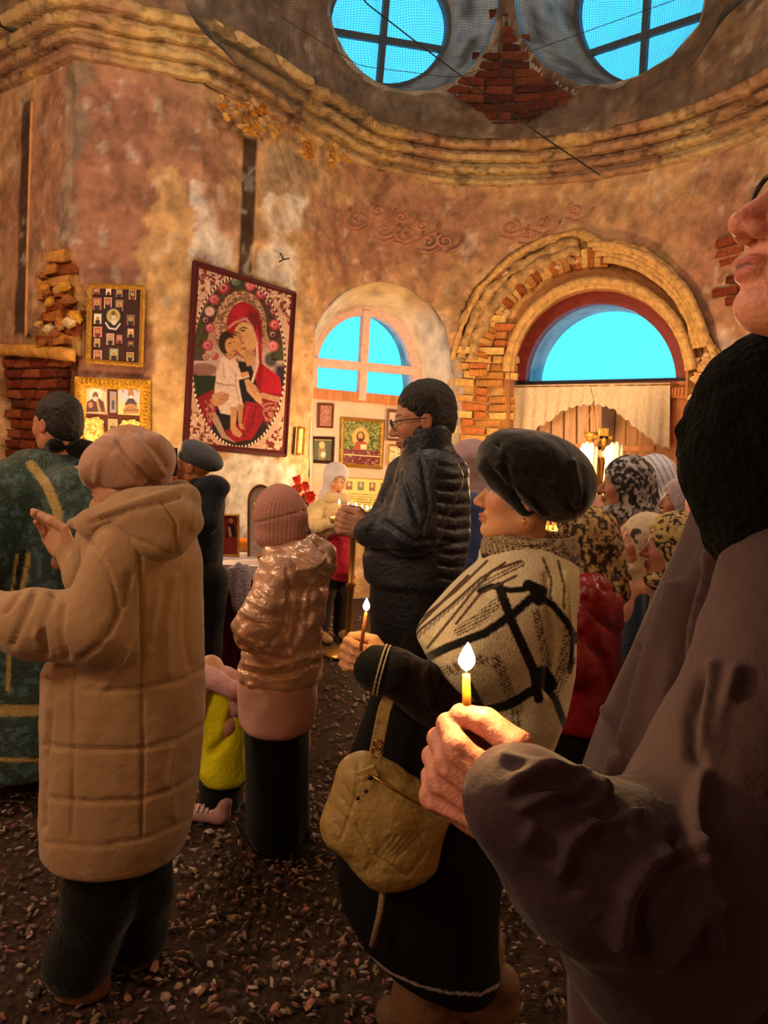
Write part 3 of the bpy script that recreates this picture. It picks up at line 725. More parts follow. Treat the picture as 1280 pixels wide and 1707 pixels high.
def lay(path, wall, poly, meshes, off, seed, rowh=.078, ln=.268, jit=.02, drop=.06, zr=None):
    r = np.random.RandomState(seed); uz = path.hits(DENS(poly)); u0, z0 = uz.min(0); u1, z1 = uz.max(0)
    if zr: z0, z1 = zr
    z = z0; row = 0
    while z < z1:
        u = u0-(row % 2)*ln/2+r.uniform(-.01, .01)
        while u < u1+ln:
            half = r.rand() < .22; l = ln*(.5 if half else 1); uc = u+l/2
            if inpoly(uz, np.array([uc]), np.array([z+rowh/2]))[0] and 0.02 < uc < path.U[-1]-.02 and r.rand() > drop:
                p = path.pt(np.array([uc]), np.array([z+rowh/2]), off+r.uniform(-jit, jit))[0]
                put(meshes[r.randint(len(meshes))], 'brick', p, frame_on(path, uc, r.uniform(-.05, .05)), wall, ((.46 if half else 1)*ln/.268, 1, rowh/.078))
            u += l
        z += rowh; row += 1
BR_Y = [brick_mesh('brick', c, i) for i, c in enumerate(('b98a50', 'c49a5e', 'a8753f', 'b0683c', 'cba868'))]
BR_R = [brick_mesh('brick', c, i+9) for i, c in enumerate(('7c3a26', '6a2e20', '8c4a30', '5a2a1e'))]
BR_M = [brick_mesh('brick', c, i+20, .02) for i, c in enumerate(('a8642f', 'b57a3c', '8a4a28', 'c08a48'))]
lay(WA, wall_back, [(752, 905), (750, 600), (775, 560), (800, 520), (850, 520), (856, 600), (848, 905)], BR_Y, -.072, 1, jit=.028)
lay(WA, wall_back, [(x+(8 if x > 855 else -8), y+6) for x, y in BRICK_V], BR_R, -.08, 2, drop=.0, jit=.014)
lay(WL, wall_left, [(0, 600), (118, 602), (118, 860), (0, 860)], BR_R, -.10, 3, drop=.05, jit=.014)
lay(WL, wall_left, [(62, 575), (60, 470), (80, 430), (100, 410), (122, 440), (128, 575)], BR_M, -.075, 4, jit=.03, drop=.04, rowh=.085)
lay(WA, wall_back, [(1196, 400), (1236, 390), (1250, 520), (1200, 500)], BR_R, -.045, 5, drop=.2)
# voussoirs of the relieving arch
r_ = np.random.RandomState(8)
for k in range(30):
    a = math.radians(178-k*3.1); 
    for (rr0, ms) in ((222, BR_Y), (196, BR_Y if k % 3 else BR_M)):
        if rr0 == 222: continue
        x, y = 1000+rr0*1.04*math.cos(a), 628-rr0*1.02*math.sin(a)
        u, z = WA.hit(x, y); p = WA.pt(np.array([u]), np.array([z]), -.035+r_.uniform(-.03, .02) - (.02 if rr0 == 196 else 0))[0]
        put(ms[r_.randint(len(ms))], 'brick', p, frame_on(WA, u, -a+r_.uniform(-.05, .05)), wall_back, (.66, .9, .92))
# archivolt and mouldings
def px_strip(path, pts, off):
    return np.array([path.pt(np.array([u]), np.array([z]), off)[0] for u, z in (path.hit(x, y) for x, y in pts)])
M_MOULD = mat('crumbling_moulding_plaster', 'c29a62', .95, nscale=18, namt=.3, bump=1.5, bscale=40, bdet=6, spec=.15)
def rough_tube(name, pts3, r, m, parent=None, n=10, seed=0, amp=.25, flat=None):
    b = MB().tube(pts3, r, n); V = np.concatenate(b.V); e = (fbm(V, 9, 4, seed)-.5)*2*amp*r; c = np.repeat(np.asarray(pts3), n, 0); d = V-c; d /= np.linalg.norm(d, axis=1)[:, None]+1e-9
    return mk(name, V+d*e[:, None], b.F, m, parent, True)
am = struct(empty('trim_6'))
for rr0, ry, a0, a1, t_, off, sd in ((155, 156, 178, 3, .045, .02, 1), (147, 149, 178, 3, .03, .0, 2)):
    rough_tube('moulding', px_strip(WA, arc(1000, 625, rr0, ry, a0, a1, 90), off), t_, M_MOULD, am, seed=sd, amp=.35)
for q, (rr0, t_, a0) in enumerate(((166, .03, 86), (174, .026, 90), (182, .024, 92), (189, .03, 94))):
    rough_tube('moulding', px_strip(WA, arc(997, 598, rr0, rr0*1.0, a0, 6, 70), .02+.012*q), t_, M_MOULD, am, seed=5+q, amp=.5)
rough_tube('moulding', px_strip(WA, [(966, 388), (985, 398), (1008, 412), (1030, 420)], .03), .05, M_MOULD, am, seed=12, amp=.8)
rough_tube('moulding', px_strip(WA, densify([(1022, 405), (1075, 418), (1120, 450), (1150, 490), (1172, 545), (1190, 580), (1196, 600)], 6, False), .03), .028, M_MOULD, am, seed=14, amp=.8)
# broken edge of the upper plaster over the left of the arch
rough_tube('plaster_edge', px_strip(WA, densify([(752, 600), (770, 545), (800, 480), (850, 430), (905, 400), (965, 386)], 5, False), .0), .028, M_MOULD, am, seed=15, amp=.9)
for rr1, tt, sd in ((212, .060, 16), (228, .050, 17), (243, .036, 18)): rough_tube('rough_plaster_band', px_strip(WA, arc(1000, 628, rr1*1.02, rr1*1.0, 172, 99, 60), -.03), tt, mat('tan_rubble_plaster', 'b08e62', .95, nscale=10, namt=.3, bump=2, bscale=25, bdet=8, spec=.1, n2=(14, .35)), am, seed=sd, amp=1.0)
# loose rubble
def rock_mesh(seed, col):
    r = np.random.RandomState(seed); bm = bmesh.new(); bmesh.ops.create_icosphere(bm, subdivisions=1, radius=1)
    V = np.array([v.co for v in bm.verts]); F = [tuple(v.index for v in f.verts) for f in bm.faces]; bm.free(); V = V*(1+r.uniform(-.3, .25, (len(V), 1)))*[1, .7, .62]
    o = mk('stone', V, F, mat('rubble_'+col, col, .95, nscale=3, namt=.3, bump=.8, bscale=8, spec=.1), None, False); me = o.data; bpy.data.objects.remove(o); return me
ROCK = [rock_mesh(i, c) for i, c in enumerate(('c0986a', 'a87e50', 'b58a5a', '9a6238', 'cdb088'))]
ROCKO = [rock_mesh(i+9, c) for i, c in enumerate(('c89038', 'b87c34', 'd0a85c', 'a8682c'))]
def scatter(path, wall, poly, n, s0, s1, rocks, off, seed, nm='stone'):
    r = np.random.RandomState(seed); P = np.array(poly); k = 0
    while k < n:
        x = r.uniform(P[:, 0].min(), P[:, 0].max()); y = r.uniform(P[:, 1].min(), P[:, 1].max())
        if not inpoly(poly, np.array([x]), np.array([y]))[0]: continue
        u, z = path.hit(x, y); s = r.uniform(s0, s1); p = path.pt(np.array([u]), np.array([z]), off+r.uniform(-.01, .015))[0]
        put(rocks[r.randint(len(rocks))], nm, p, frame_on(path, u, r.uniform(-.6, .6)), wall, (s, s, s)); k += 1
scatter(WA, wall_back, [(1148, 590), (1180, 590), (1194, 620), (1190, 760), (1170, 860), (1148, 860)], 70, .03, .07, ROCK, -.03, 1)
scatter(WA, wall_back, [(800, 480), (870, 425), (960, 395), (1000, 420), (900, 470), (830, 540)], 30, .03, .07, ROCK, -.04, 2)
scatter(WL, wall_left, [(62, 575), (60, 470), (80, 430), (122, 440), (128, 575)], 16, .05, .10, ROCKO+ROCK, -.01, 3)
scatter(WL, wall_left, [(355, 165), (425, 175), (460, 215), (440, 235), (395, 232), (355, 205)], 62, .02, .042, ROCKO+ROCK[:2], .11, 4, 'broken_brick')
scatter(WA, wall_back, [(515, 245), (560, 250), (568, 282), (520, 282)], 12, .025, .05, ROCKO, .10, 5, 'broken_brick')
scatter(WL, wall_left, [(488, 222), (505, 235), (506, 280), (490, 275)], 10, .025, .045, ROCKO, .10, 6, 'broken_brick')
# ledge over the dark brick niche
rough_tube('plaster_ledge', px_strip(WL, densify([(0, 583), (60, 585), (126, 592)], 6, False), .0), .045, mat('yellow_ledge_plaster', 'c89040', .9, nscale=12, namt=.3, bump=1, bscale=30), wall_left, seed=20, amp=.3)
# fillets either side of the narrow dark chase, far left
rough_tube('plaster_fillet', px_strip(WL, densify([(54, 168), (46, 420), (44, 560)], 12, False), .0), .012, mat('orange_plaster_fillet', 'c08a58', .9, nscale=12, namt=.2, bump=1, bscale=30), wall_left, seed=21, amp=.2)
# worn relief ornament on the frieze
M_ORN = mat('worn_stucco_relief', 'a5705a', .95, nscale=14, namt=.3, bump=1, bscale=40)
def scroll(cx, cy, s, flip, seed):
    out = []; 
    for t in np.linspace(0, 1, 22):
        a = t*9.0; rr = s*(1-t*.85); out.append((cx+flip*rr*math.cos(a+2), cy-rr*.8*math.sin(a+2)))
    return out
rl = struct(empty('trim_7'))
for i, (cx, cy, s, f) in enumerate(((594, 366, 24, 1), (630, 352, 15, 1), (640, 384, 19, -1), (676, 390, 21, 1), (668, 362, 12, -1), (712, 402, 19, -1), (704, 376, 12, 1), (742, 402, 15, 1), (852, 380, 18, -1), (882, 390, 14, 1), (905, 372, 12, -1), (960, 350, 14, 1))):
    rough_tube('stucco_scroll', px_strip(WA, scroll(cx, cy, s, f, i), .004), .014, M_ORN, rl, n=6, seed=30+i, amp=.4)
    rough_tube('stucco_stem', px_strip(WA, [(cx-18, cy+14), (cx, cy+20), (cx+22, cy+12), (cx+30, cy-4)], .004), .011, M_ORN, rl, n=6, seed=40+i, amp=.4)
# ---- safety net and wires
def net():
    bot = [(340, 62), (430, 132), (520, 215), (600, 216), (700, 226), (780, 236), (840, 240), (880, 216), (950, 202), (1050, 182), (1130, 122), (1190, 60), (1215, 10)]
    bx = [b[0] for b in bot]; by = [b[1] for b in bot]; nx, ny = 250, 74; V = np.zeros((nx, ny, 3))
    full = Path([tuple(p) for p in WL.P[:-1]]+[tuple(p) for p in WA.P])
    for i in range(nx):
        X = 340+(1215-340)*i/(nx-1); yb = np.interp(X, bx, by)
        ub, zb = full.hit(X, yb, .30); xt = X+ (X-780)*.10
        ut, zt = full.hit(xt, -70, .30)
        for j in range(ny):
            t = j/(ny-1); u = ub+(ut-ub)*t; z = zb+(zt-zb)*t; V[i, j] = full.pt(np.array([u]), np.array([z]), .30-.10*math.sin(math.pi*t)+.03*math.sin(u*9+t*5))[0]
    V = V + np.stack([(fbm(V.reshape(-1, 3), 5, 2, 100+k).reshape(nx, ny)-.5)*.05 for k in range(3)], -1)
    b = MB(); P = []; F = []; r = .0013
    def seg(a, c):
        d = c-a; d = d/(np.linalg.norm(d)+1e-9); s = np.cross(d, [0, 1, 0]); s = s/(np.linalg.norm(s)+1e-9)*r; t = np.cross(d, s); o = len(P)
        P.extend([a+s, a-s*.5+t*.87, a-s*.5-t*.87, c+s, c-s*.5+t*.87, c-s*.5-t*.87]); F.extend([(o, o+1, o+4, o+3), (o+1, o+2, o+5, o+4), (o+2, o, o+3, o+5)])
    for i in range(nx-1):
        for j in range(ny-1):
            if (i+j) % 1 == 0: seg(V[i, j], V[i+1, j]); seg(V[i, j], V[i, j+1])
    o = mk('safety_net', np.array(P), np.array(F), mat('dark_grey_net_cord', '3c3c3c', .8)); return tag(o, 'fine dark safety net hung below the round upper windows, over the cornice', 'net')
net()
def wire(pts, r, m, label, nm='wire', group=None):
    P = np.array([K(*p) for p in pts]); t = np.linspace(0, 1, len(P)); tt = np.linspace(0, 1, 30); Q = np.stack([np.interp(tt, t, P[:, i]) for i in range(3)], 1)
    return tag(MB().tube(Q, r, 6).build(nm, m, None, True), label, 'wire', group)
M_BLK = mat('black_cable', '16120f', .6)
wire([(560, -60, 7.0), (610, 5, 7.05), (700, 75, 7.1), (820, 165, 7.2), (905, 228, 7.1), (1000, 292, 6.75)], .007, M_BLK, 'long black cable sagging from the ceiling past the left round window to the cornice')
wire([(470, 30, 6.0), (600, 110, 6.8), (760, 130, 6.9), (900, 80, 6.9), (1180, -20, 6.2)], .003, M_BLK, 'thin black wire strung across both round upper windows')
b = MB(); p0 = K(-20, 28, 5.7); p1 = K(30, 52, 5.75); b.tube([p0, p1], .03, 8); tag(b.build('iron_bar', mat('rusty_black_iron', '1d1612', .7)), 'short black iron bar stuck out of the wall in the top left corner', 'bar')
p0 = px_strip(WL, [(470, 433)], .02)[0]; b = MB()
for a in (0, 2.0, 4.1): b.tube([p0, p0+np.array([.05*math.cos(a), -.05, .04*math.sin(a)])], .006, 5)
tag(b.build('wall_hook', mat('rusty_black_iron')), 'small black iron hook in the wall above the right corner of the tapestry', 'hook')
# ================================================================ people
def rotm(yaw, pitch=0, roll=0):
    """columns: forward, left, up. yaw in degrees (90 = away from camera, 180 = to picture left)"""
    y, p, r = map(math.radians, (yaw, pitch, roll))
    Rz = np.array([[math.cos(y), -math.sin(y), 0], [math.sin(y), math.cos(y), 0], [0, 0, 1]])
    Ry = np.array([[math.cos(p), 0, -math.sin(p)], [0, 1, 0], [math.sin(p), 0, math.cos(p)]])
    Rx = np.array([[1, 0, 0], [0, math.cos(r), -math.sin(r)], [0, math.sin(r), math.cos(r)]])
    return Rz @ Ry @ Rx
A3 = np.array
HEADS = {}
def head_mesh(kind='f', h=.004):
    key = (kind, h)
    if key in HEADS: return HEADS[key]
    m = kind == 'm'; s = SDF()
    s.ell((-.018, 0, .035), (.096, .076, .086)); s.ell((.03, 0, -.03), (.058, .060, .080), k=.03)
    for q in (-1, 1):
        s.cap((-.02, q*.052, -.055), (.055, q*.018, -.098), .022, .017, k=.03)
        s.ell((.056, q*.036, -.022), (.026, .022, .024), k=.02)
        s.cap((.078, q*.012, .022), (.060, q*.048, .020), .009 if m else .007, .007, k=.015)
    s.ell((.068, 0, -.100), (.020, .021, .017), k=.02)
    s.cap((.080, 0, .012), (.107, 0, -.030), .0075, .0125, k=.012)
    for q in (-1, 1): s.ell((.096, q*.013, -.036), (.011, .0075, .008), k=.007)
    for q in (-1, 1):
        s.ell((.094, q*.032, .002), (.014, .016, .012), k=.012, neg=True)
        s.ell((.0735, q*.031, .001), (.0125, .0135, .012), k=.003)
        s.cap((.0865, q*.020, .009), (.0755, q*.046, .007), .0032, .003, k=.004)
        s.ell((.101, q*.0075, -.0425), (.005, .0035, .003), k=.002, neg=True)
        s.ell((-.008, q*.077, -.008), (.020, .008, .031), R=rotm(0, 12, 0), k=.006)
        s.ell((-.002, q*.087, -.006), (.012, .006, .020), k=.004, neg=True)
    s.ell((.088, 0, -.0625), (.012, .023, .0065), k=.008); s.ell((.086, 0, -.0745), (.011, .019, .0075), k=.008)
    s.cap((.103, -.022, -.0685), (.103, .022, -.0685), .0035, .0035, k=.004, neg=True)
    s.cap((-.025, 0, -.06), (-.04, 0, -.20), .056 if m else .050, .062 if m else .054, k=.03)
    V, Q = s.mesh(h); V = smoothv(V, Q, 1, .3); HEADS[key] = (V, Q); return V, Q
def head_cols(V, skin, kind):
    sk = A3(C(skin)); c = np.tile(sk, (len(V), 1))*(.93+.14*fbm(V, 25, 3, 7))[:, None]
    def blob(p, r, col, a=1.0):
        d = np.sqrt((((V-A3(p))/A3(r))**2).sum(1)); w_ = sstep(1.15, .8, d)[:, None]*a; c[:] = c*(1-w_)+A3(col)*w_
    for q in (-1, 1):
        blob((.062, q*.042, -.030), (.03, .022, .022), C('c96a58'), .35)
        blob((.074, q*.031, .001), (.016, .0125, .0075), C('d8d0c8')); blob((.088, q*.031, .001), (.006, .0062, .0062), C('2a1c14'))
        blob((.075, q*.033, .011), (.02, .018, .0028), C('3a2620'), .8)
        blob((.076, q*.031, .026), (.02, .022, .0045), C('3c2a20'), .75)
        blob((-.008, q*.077, -.008), (.024, .014, .034), C('b8604c'), .35)
    blob((.107, 0, -.032), (.016, .016, .016), C('c96a58'), .3)
    blob((.096, 0, -.0625), (.012, .024, .006), C('a34a44'), .8); blob((.094, 0, -.0745), (.012, .020, .007), C('ad524a'), .8)
    blob((.1, 0, -.0685), (.016, .022, .002), C('4a1c1a'), .8)
    return c
HANDS = {}
def hand_mesh(kind='grip', h=.003):
    """left hand: x towards the fingers, z to the thumb side, palm on -y"""
    key = (kind, h)
    if key in HANDS: return HANDS[key]
    s = SDF(); s.ell((.048, 0, -.002), (.050, .017, .040), k=.01); s.cap((-.05, 0, 0), (.02, 0, 0), .026, .024, k=.025, fy=.8)
    zz = (.030, .0105, -.010, -.030); ln = (1.0, 1.06, 1.0, .82)
    for i, z in enumerate(zz):
        l = ln[i]
        if kind == 'grip': P = [(.050, .002, z*.8), (.092, .004, z), (.113+.004*(l-1)*10, -.018, z*.97), (.096, -.046*l, z*.95), (.070, -.040, z*.95)]
        elif kind == 'cross': P = [(.050, .002, z*.8), (.092, .004, z), (.125*l, -.016, z*.7+.006), (.142*l, -.034, z*.4+.008)] + ([(.15*l, -.05, z*.3+.01)])
        else: P = [(.050, .002, z*.8), (.092, .003, z), (.128*l, -.004, z*1.0), (.150*l, -.016, z*1.0), (.166*l, -.030, z*.98)]
        R = [.012, .0112, .0098, .0092, .0080]
        for a in range(len(P)-1): s.cap(P[a], P[a+1], R[a], R[a+1], k=.010 if a == 0 else .0035)
        s.ell(P[1], (.0125, .0115, .0105), k=.006)
    if kind == 'grip': T = [(.012, -.008, .026), (.048, -.016, .052), (.083, -.024, .050), (.106, -.022, .043)]
    elif kind == 'cross': T = [(.012, -.008, .026), (.055, -.024, .050), (.098, -.040, .036), (.130, -.046, .022)]
    else: T = [(.012, -.008, .026), (.045, -.016, .056), (.075, -.020, .068), (.100, -.022, .070)]
    for a in range(3): s.cap(T[a], T[a+1], (.0165, .0138, .0125)[a], (.0138, .0125, .0105)[a], k=.012 if a == 0 else .004)
    # knuckle creases and tendons
    for i, z in enumerate(zz): s.cap((.03, .017, z*.5), (.088, .017, z*.95), .0028, .0035, k=.006)
    V, Q = s.mesh(h); V = smoothv(V, Q, 1, .35); HANDS[key] = (V, Q); return V, Q
def hand_cols(V, skin):
    c = np.tile(A3(C(skin)), (len(V), 1))*(.88+.24*fbm(V, 40, 3, 17))[:, None]
    return c
def join(parts):
    V = []; Q = []; K_ = []; n = 0
    for v, q, c in parts: V.append(v); Q.append(q+n); K_.append(c); n += len(v)
    return np.concatenate(V), np.concatenate(Q), np.concatenate(K_)
M_SKIN = mat('skin', attr=True, rough=.5, sub=.12, bump=.25, bscale=180, spec=.4)
class Person:
    def __init__(s, label, base, group=None):
        s.base = A3([base[0], base[1], 0.0]); s.label = label; s.group = group; s.parts = []; s.root = None
    def body(s, head, J, hands=(), skin='c08a68', hk='f', hh=.004, slim=1.0, hs=1.0, arm=1.0):
        """head=(pos, R); J: dict of joints in metres"""
        V, Q = head_mesh(hk, hh); out = [(V*hs @ head[1].T+head[0], Q, head_cols(V, skin, hk))]
        b = SDF(); f = slim; nk = head[0]+head[1] @ A3([-.035, 0, -.15])*hs
        b.cap(nk, J['chest'], .055*f, .10*f, k=.05); b.cap(J['chest'], J['pelvis'], .098*f, .10*f, k=.06)
        for q in 'lr':
            b.cap(J['chest']+A3([0, 0, .07]), J['s'+q], .075*f, .06*f, k=.05); b.cap(J['s'+q], J['e'+q], .052*f*arm, .042*f*arm, k=.03); b.cap(J['e'+q], J['w'+q], .042*f*arm, .027*f*arm, k=.02)
            b.cap(J['pelvis'], J['h'+q], .09*f, .085*f, k=.05); b.cap(J['h'+q], J['k'+q], .085*f, .055*f, k=.04); b.cap(J['k'+q], J['a'+q], .055*f, .038*f, k=.03)
            b.cap(J['a'+q], J['a'+q]+J['foot']*.13-A3([0, 0, .03]), .030, .020, k=.02)
        bv, bq = b.mesh(.014); out.append((bv, bq, np.tile(A3(C(skin)), (len(bv), 1))))
        for (pos, R, kd, hsz) in hands:
            v, q = hand_mesh(kd); v = v.copy(); c = hand_cols(v, skin)
            if hsz < 0: v[:, 1] *= -1; q = q[:, ::-1]
            out.append((v*abs(hsz) @ R.T+pos, q, c))
        V, Q, c = join(out); s.root = mk('person', V-s.base, Q, M_SKIN, colors=c); s.root.location = s.base
        tag(s.root, s.label, 'person', s.group); return s
    def add(s, name, V, Q, m, colors=None, parent=None, label=None, smooth=True):
        if parent is None: V = np.asarray(V)-s.base
        else: V = np.asarray(V)-s.base
        return mk(name, V, Q, m, parent or s.root, smooth, colors, label=label)
    def sdf(s, name, S, h, m, colf=None, fold=None, disp=None, label=None, parent=None, sm=1, cut=None, box=None, sm2=0):
        V, Q = S.mesh(h, disp, cut=cut, box=box); V = smoothv(V, Q, sm, .5) if sm else V
        if fold: V = folds(V, Q, fold)
        if sm2: V = smoothv(V, Q, sm2, .5)
        return s.add(name, V, Q, m, colf(V) if colf else None, parent, label)
def joints(x, y, H, yaw, arms='down', z0=0.0):
    R = rotm(yaw); f, l, u = R[:, 0], R[:, 1], R[:, 2]; o = A3([x, y, z0]); P = lambda a, b, c: o+(f*a+l*b+u*c)*H
    J = dict(pelvis=P(0, 0, .53), chest=P(0, 0, .72), foot=f)
    for q, sg in (('l', 1), ('r', -1)):
        J['s'+q] = P(0, sg*.105, .80); J['h'+q] = P(0, sg*.05, .50); J['k'+q] = P(.01, sg*.055, .27); J['a'+q] = P(-.01, sg*.06, .045)
        if arms == 'down': J['e'+q] = P(-.01, sg*.118, .62); J['w'+q] = P(.05, sg*.10, .47)
        else: J['e'+q] = P(.02, sg*.13, .63); J['w'+q] = P(.15, sg*.06, .66)
    return J, P, R
def noisefold(sc=7, amp=.012, seed=0, st=(1, 1, 1)):
    return lambda P: (fbm(P*A3(st), sc, 3, seed)-.5)*2*amp
def headcover(p, kind, hp, R, m, colf=None, hs=1.0, h=.006, disp=None, label=None):
    s = SDF(); T = lambda a: hp+R @ (A3(a)*hs); E = lambda c, r, k=.03, neg=False, RR=None: s.ell(T(c), A3(r)*hs, R if RR is None else R@RR, k=k, neg=neg)
    if kind == 'scarf':
        E((-.02, 0, .032), (.115, .096, .103)); s.cap(T((-.03, 0, -.05)), T((-.055, 0, -.17)), .085*hs, .105*hs, k=.04); E((.02, 0, -.12), (.075, .07, .04)); s.cap(T((-.11, 0, -.02)), T((-.15, 0, -.16)), .04*hs, .03*hs, k=.04)
        E((.115, 0, -.022), (.078, .064, .082), k=.012, neg=True); nm = 'headscarf'
    elif kind == 'beret':
        E((-.045, 0, .075), (.125, .112, .065), RR=rotm(0, 18)); E((-.02, 0, .045), (.104, .088, .05)); nm = 'beret'
    elif kind == 'beanie':
        E((-.018, 0, .05), (.108, .088, .112)); s.cap(T((-.02, 0, .10)), T((-.03, 0, .165)), .05*hs, .03*hs, k=.04); nm = 'knitted_hat'
        E((.10, 0, -.06), (.10, .12, .09), k=.01, neg=True)
    elif kind == 'hair':
        E((-.024, 0, .045), (.100, .083, .090)); E((-.05, 0, -.02), (.065, .074, .06), k=.04); E((.10, 0, -.03), (.085, .12, .085), k=.02, neg=True)
        for q in (-1, 1): E((.01, q*.085, -.03), (.034, .03, .04), k=.01, neg=True)
        nm = 'hair'
    return p.sdf(nm, s, h, m, colf, disp=disp, label=label, sm=1)
def coat(p, J, H, yaw, m, hem=.45, w=1.0, colf=None, h=.011, disp=None, arms=True, name='coat', flare=1.0, collar=True, fold=None):
    R = rotm(yaw); s = SDF(); c = J['chest']; o = p.base; z = o[2]; 
    secs = [(J['pelvis'][0], J['pelvis'][1], hem*H, .115*w*flare*H, .095*w*flare*H), (J['pelvis'][0], J['pelvis'][1], .55*H, .108*w*H, .088*w*H), (c[0], c[1], .68*H, .108*w*H, .080*w*H), (c[0], c[1], .78*H, .112*w*H, .072*w*H), (c[0], c[1], .835*H, .065*w*H, .055*w*H)]
    s.loft([(a, b, c_, ry, rx) for a, b, c_, rx, ry in [(q[0], q[1], q[2], q[3], q[4]) for q in secs]], yaw=math.radians(yaw), k=.04)
    if arms:
        for q in 'lr': s.cap(J['s'+q], J['e'+q], .045*w*H, .038*w*H, k=.04); s.cap(J['e'+q], J['w'+q], .037*w*H, .030*w*H, k=.03)
    if collar: s.cap(c+A3([0, 0, .09*H]), c+A3([0, 0, .125*H]), .055*H, .048*H, k=.02)
    return p.sdf(name, s, h, m, colf, disp=disp or noisefold(6, .012, int(H*100)), fold=fold)
def legs(p, J, m, r0=.085, r1=.06, name='trousers', h=.012, z1=.06, skirt=False):
    s = SDF()
    for q in 'lr':
        a = J['a'+q].copy(); a[2] = max(a[2], z1); s.cap(J['h'+q], J['k'+q], r0+.015, r0, k=.03); s.cap(J['k'+q], a, r0, r1+.01, k=.03)
    return p.sdf(name, s, h, m, disp=noisefold(8, .006, 3, (1, 1, .4)))
def shoes(p, J, m, f=None, h=.008, label=None, sc=1.0):
    f = J['foot'] if f is None else f
    for q in 'lr':
        a = J['a'+q]; s = SDF(); b = a+f*.02*sc; t = a+f*.15*sc
        s.cap((a[0]-f[0]*.03, a[1]-f[1]*.03, .042), (t[0], t[1], .032), .042*sc, .034*sc, k=.02); s.cap((a[0], a[1], .05), (a[0], a[1], .10), .042*sc, .046*sc, k=.02)
        cu = lambda X, Y, Z: .0-Z
        p.sdf('shoe', s, h, m, cut=lambda X, Y, Z: .002-Z, label=label)
def spots(cols, sc, th=.56, seed=0, soft=.03):
    """printed cloth: list of colours laid one on another in blots"""
    def f(V):
        c = np.tile(A3(C(cols[0])), (len(V), 1))
        for i, k in enumerate(cols[1:]):
            w_ = sstep(th-soft, th+soft, fbm(V, sc*(1+.35*i), 2, seed+i*7))[:, None]; c = c*(1-w_)+A3(C(k))*w_
        return c
    return f
M_CLOTH = mat('printed_headscarf_cloth', attr=True, rough=.85, bump=.4, bscale=90)
def cloth(name, col='808080', **k): 
    a = dict(rough=.88, nscale=10, namt=.12, bump=.5, bscale=70, sheen=.15, spec=.25); a.update(k); return mat(name, col, **a)
def flame(parent, pos, r, hgt, name='flame', strength=60):
    V = []; n = 12; prof = [(0, 0), (.55, .10), (.9, .25), (1, .38), (.85, .55), (.5, .76), (.2, .92), (0.02, 1)]
    return MB().lathe([(max(a, .02)*r, z*hgt) for a, z in prof], pos, n).build(name, mat('candle_flame_%d' % strength, (1, .75, .35), 1, emit=strength, ecol=(1, .62, .22)), parent, True)
def parent_loc(o): return A3(o.location) if o is not None else A3([0, 0, 0])
def candle(a, b, r, label, power, flr=.009, flh=.03, group=None, wax='d99a2e', light=True):
    """wax taper from a to b, with wick and flame"""
    a = A3(a); b = A3(b); e = empty('candle', a); m = mat('honey_wax_'+wax, wax, .35, sub=.3, spec=.5)
    MB().tube([A3([0, 0, 0]), (b-a)*.5, (b-a)], [r*1.05, r, r*.85], 12).build('wax_stick', m, e, True)
    d = (b-a)/np.linalg.norm(b-a); MB().tube([b-a, b-a+d*.35*r+A3([0, 0, .006])], r*.16, 5).build('wick', mat('charred_wick', '20120a', .9), e, True)
    flame(e, b-a+d*.003, flr, flh, strength=power)
    tag(e, label, 'candle', group); return e
# ================================================================ the congregation
def L_(y, xc, hw, d, dep): 
    """loft section at picture height y: centre x, half width in pixels, distance, half depth in metres"""
    c = K(xc, y, d); return (c[0], c[1], c[2], hw*d*DSC[0]/FOC, dep)
def PX(r, d): return r*d*DSC[0]/FOC
M_BLACK = cloth('black_wool_cloth', '0b0909', namt=.3); M_BLKT = cloth('black_trouser_cloth', '070606', namt=.3)
# ---------------- woman in the long beige coat
DSC[0] = .95; d = 2.1; b0 = hitz(185, 1665, 0)
P1 = Person('woman in a long beige quilted coat and draped tan headscarf, back to us', (b0[0], b0[1]))
hp = K(207, 785, 2.12); HR = rotm(158, -4)
J = dict(pelvis=K(205, 1180, 2.13), chest=K(225, 980, 2.13), foot=A3([-.95, .1, 0]), sl=K(215, 915, 2.0), sr=K(200, 915, 2.3), el=K(165, 1045, 1.96), er=K(150, 1010, 2.32), wl=K(10, 1030, 2.0), wr=K(110, 930, 2.38),
         hl=K(190, 1290, 2.08), hr=K(225, 1290, 2.16), kl=K(165, 1500, 2.08), kr=K(230, 1480, 2.2), al=K(130, 1655, 2.10), ar=K(225, 1605, 2.24))
P1.body((hp, HR), J, [(K(112, 925, 2.38), rotm(150, 40, 20), 'cross', -1.0), (K(14, 1028, 2.0), rotm(178, 0), 'rest', 1.0)], skin='b98462', hh=.004)
BEIGE = cloth('beige_quilted_coat', 'a07c58', nscale=5, namt=.08, bump=.5, bscale=26, sheen=.25)
s = SDF()
s.loft([L_(838, 225, 60, 2.13, .10), L_(868, 228, 92, 2.13, .14), L_(930, 238, 98, 2.13, .16), L_(1000, 235, 103, 2.13, .165), L_(1060, 225, 116, 2.13, .17), L_(1120, 207, 137, 2.13, .18), L_(1200, 207, 138, 2.13, .185), L_(1300, 203, 133, 2.13, .19), L_(1370, 197, 128, 2.13, .195), L_(1412, 190, 118, 2.13, .19)], k=.03, rnd=.02)
s.cap(J['sl']+A3([.0, 0, -.01]), J['el'], PX(64, 2), PX(64, 1.96), k=.05); s.cap(J['el'], K(60, 1040, 1.97), PX(64, 1.96), PX(60, 1.97), k=.03); s.cap(K(60, 1040, 1.97), K(-12, 1030, 2.0), PX(60, 1.96), PX(48, 2), k=.02)
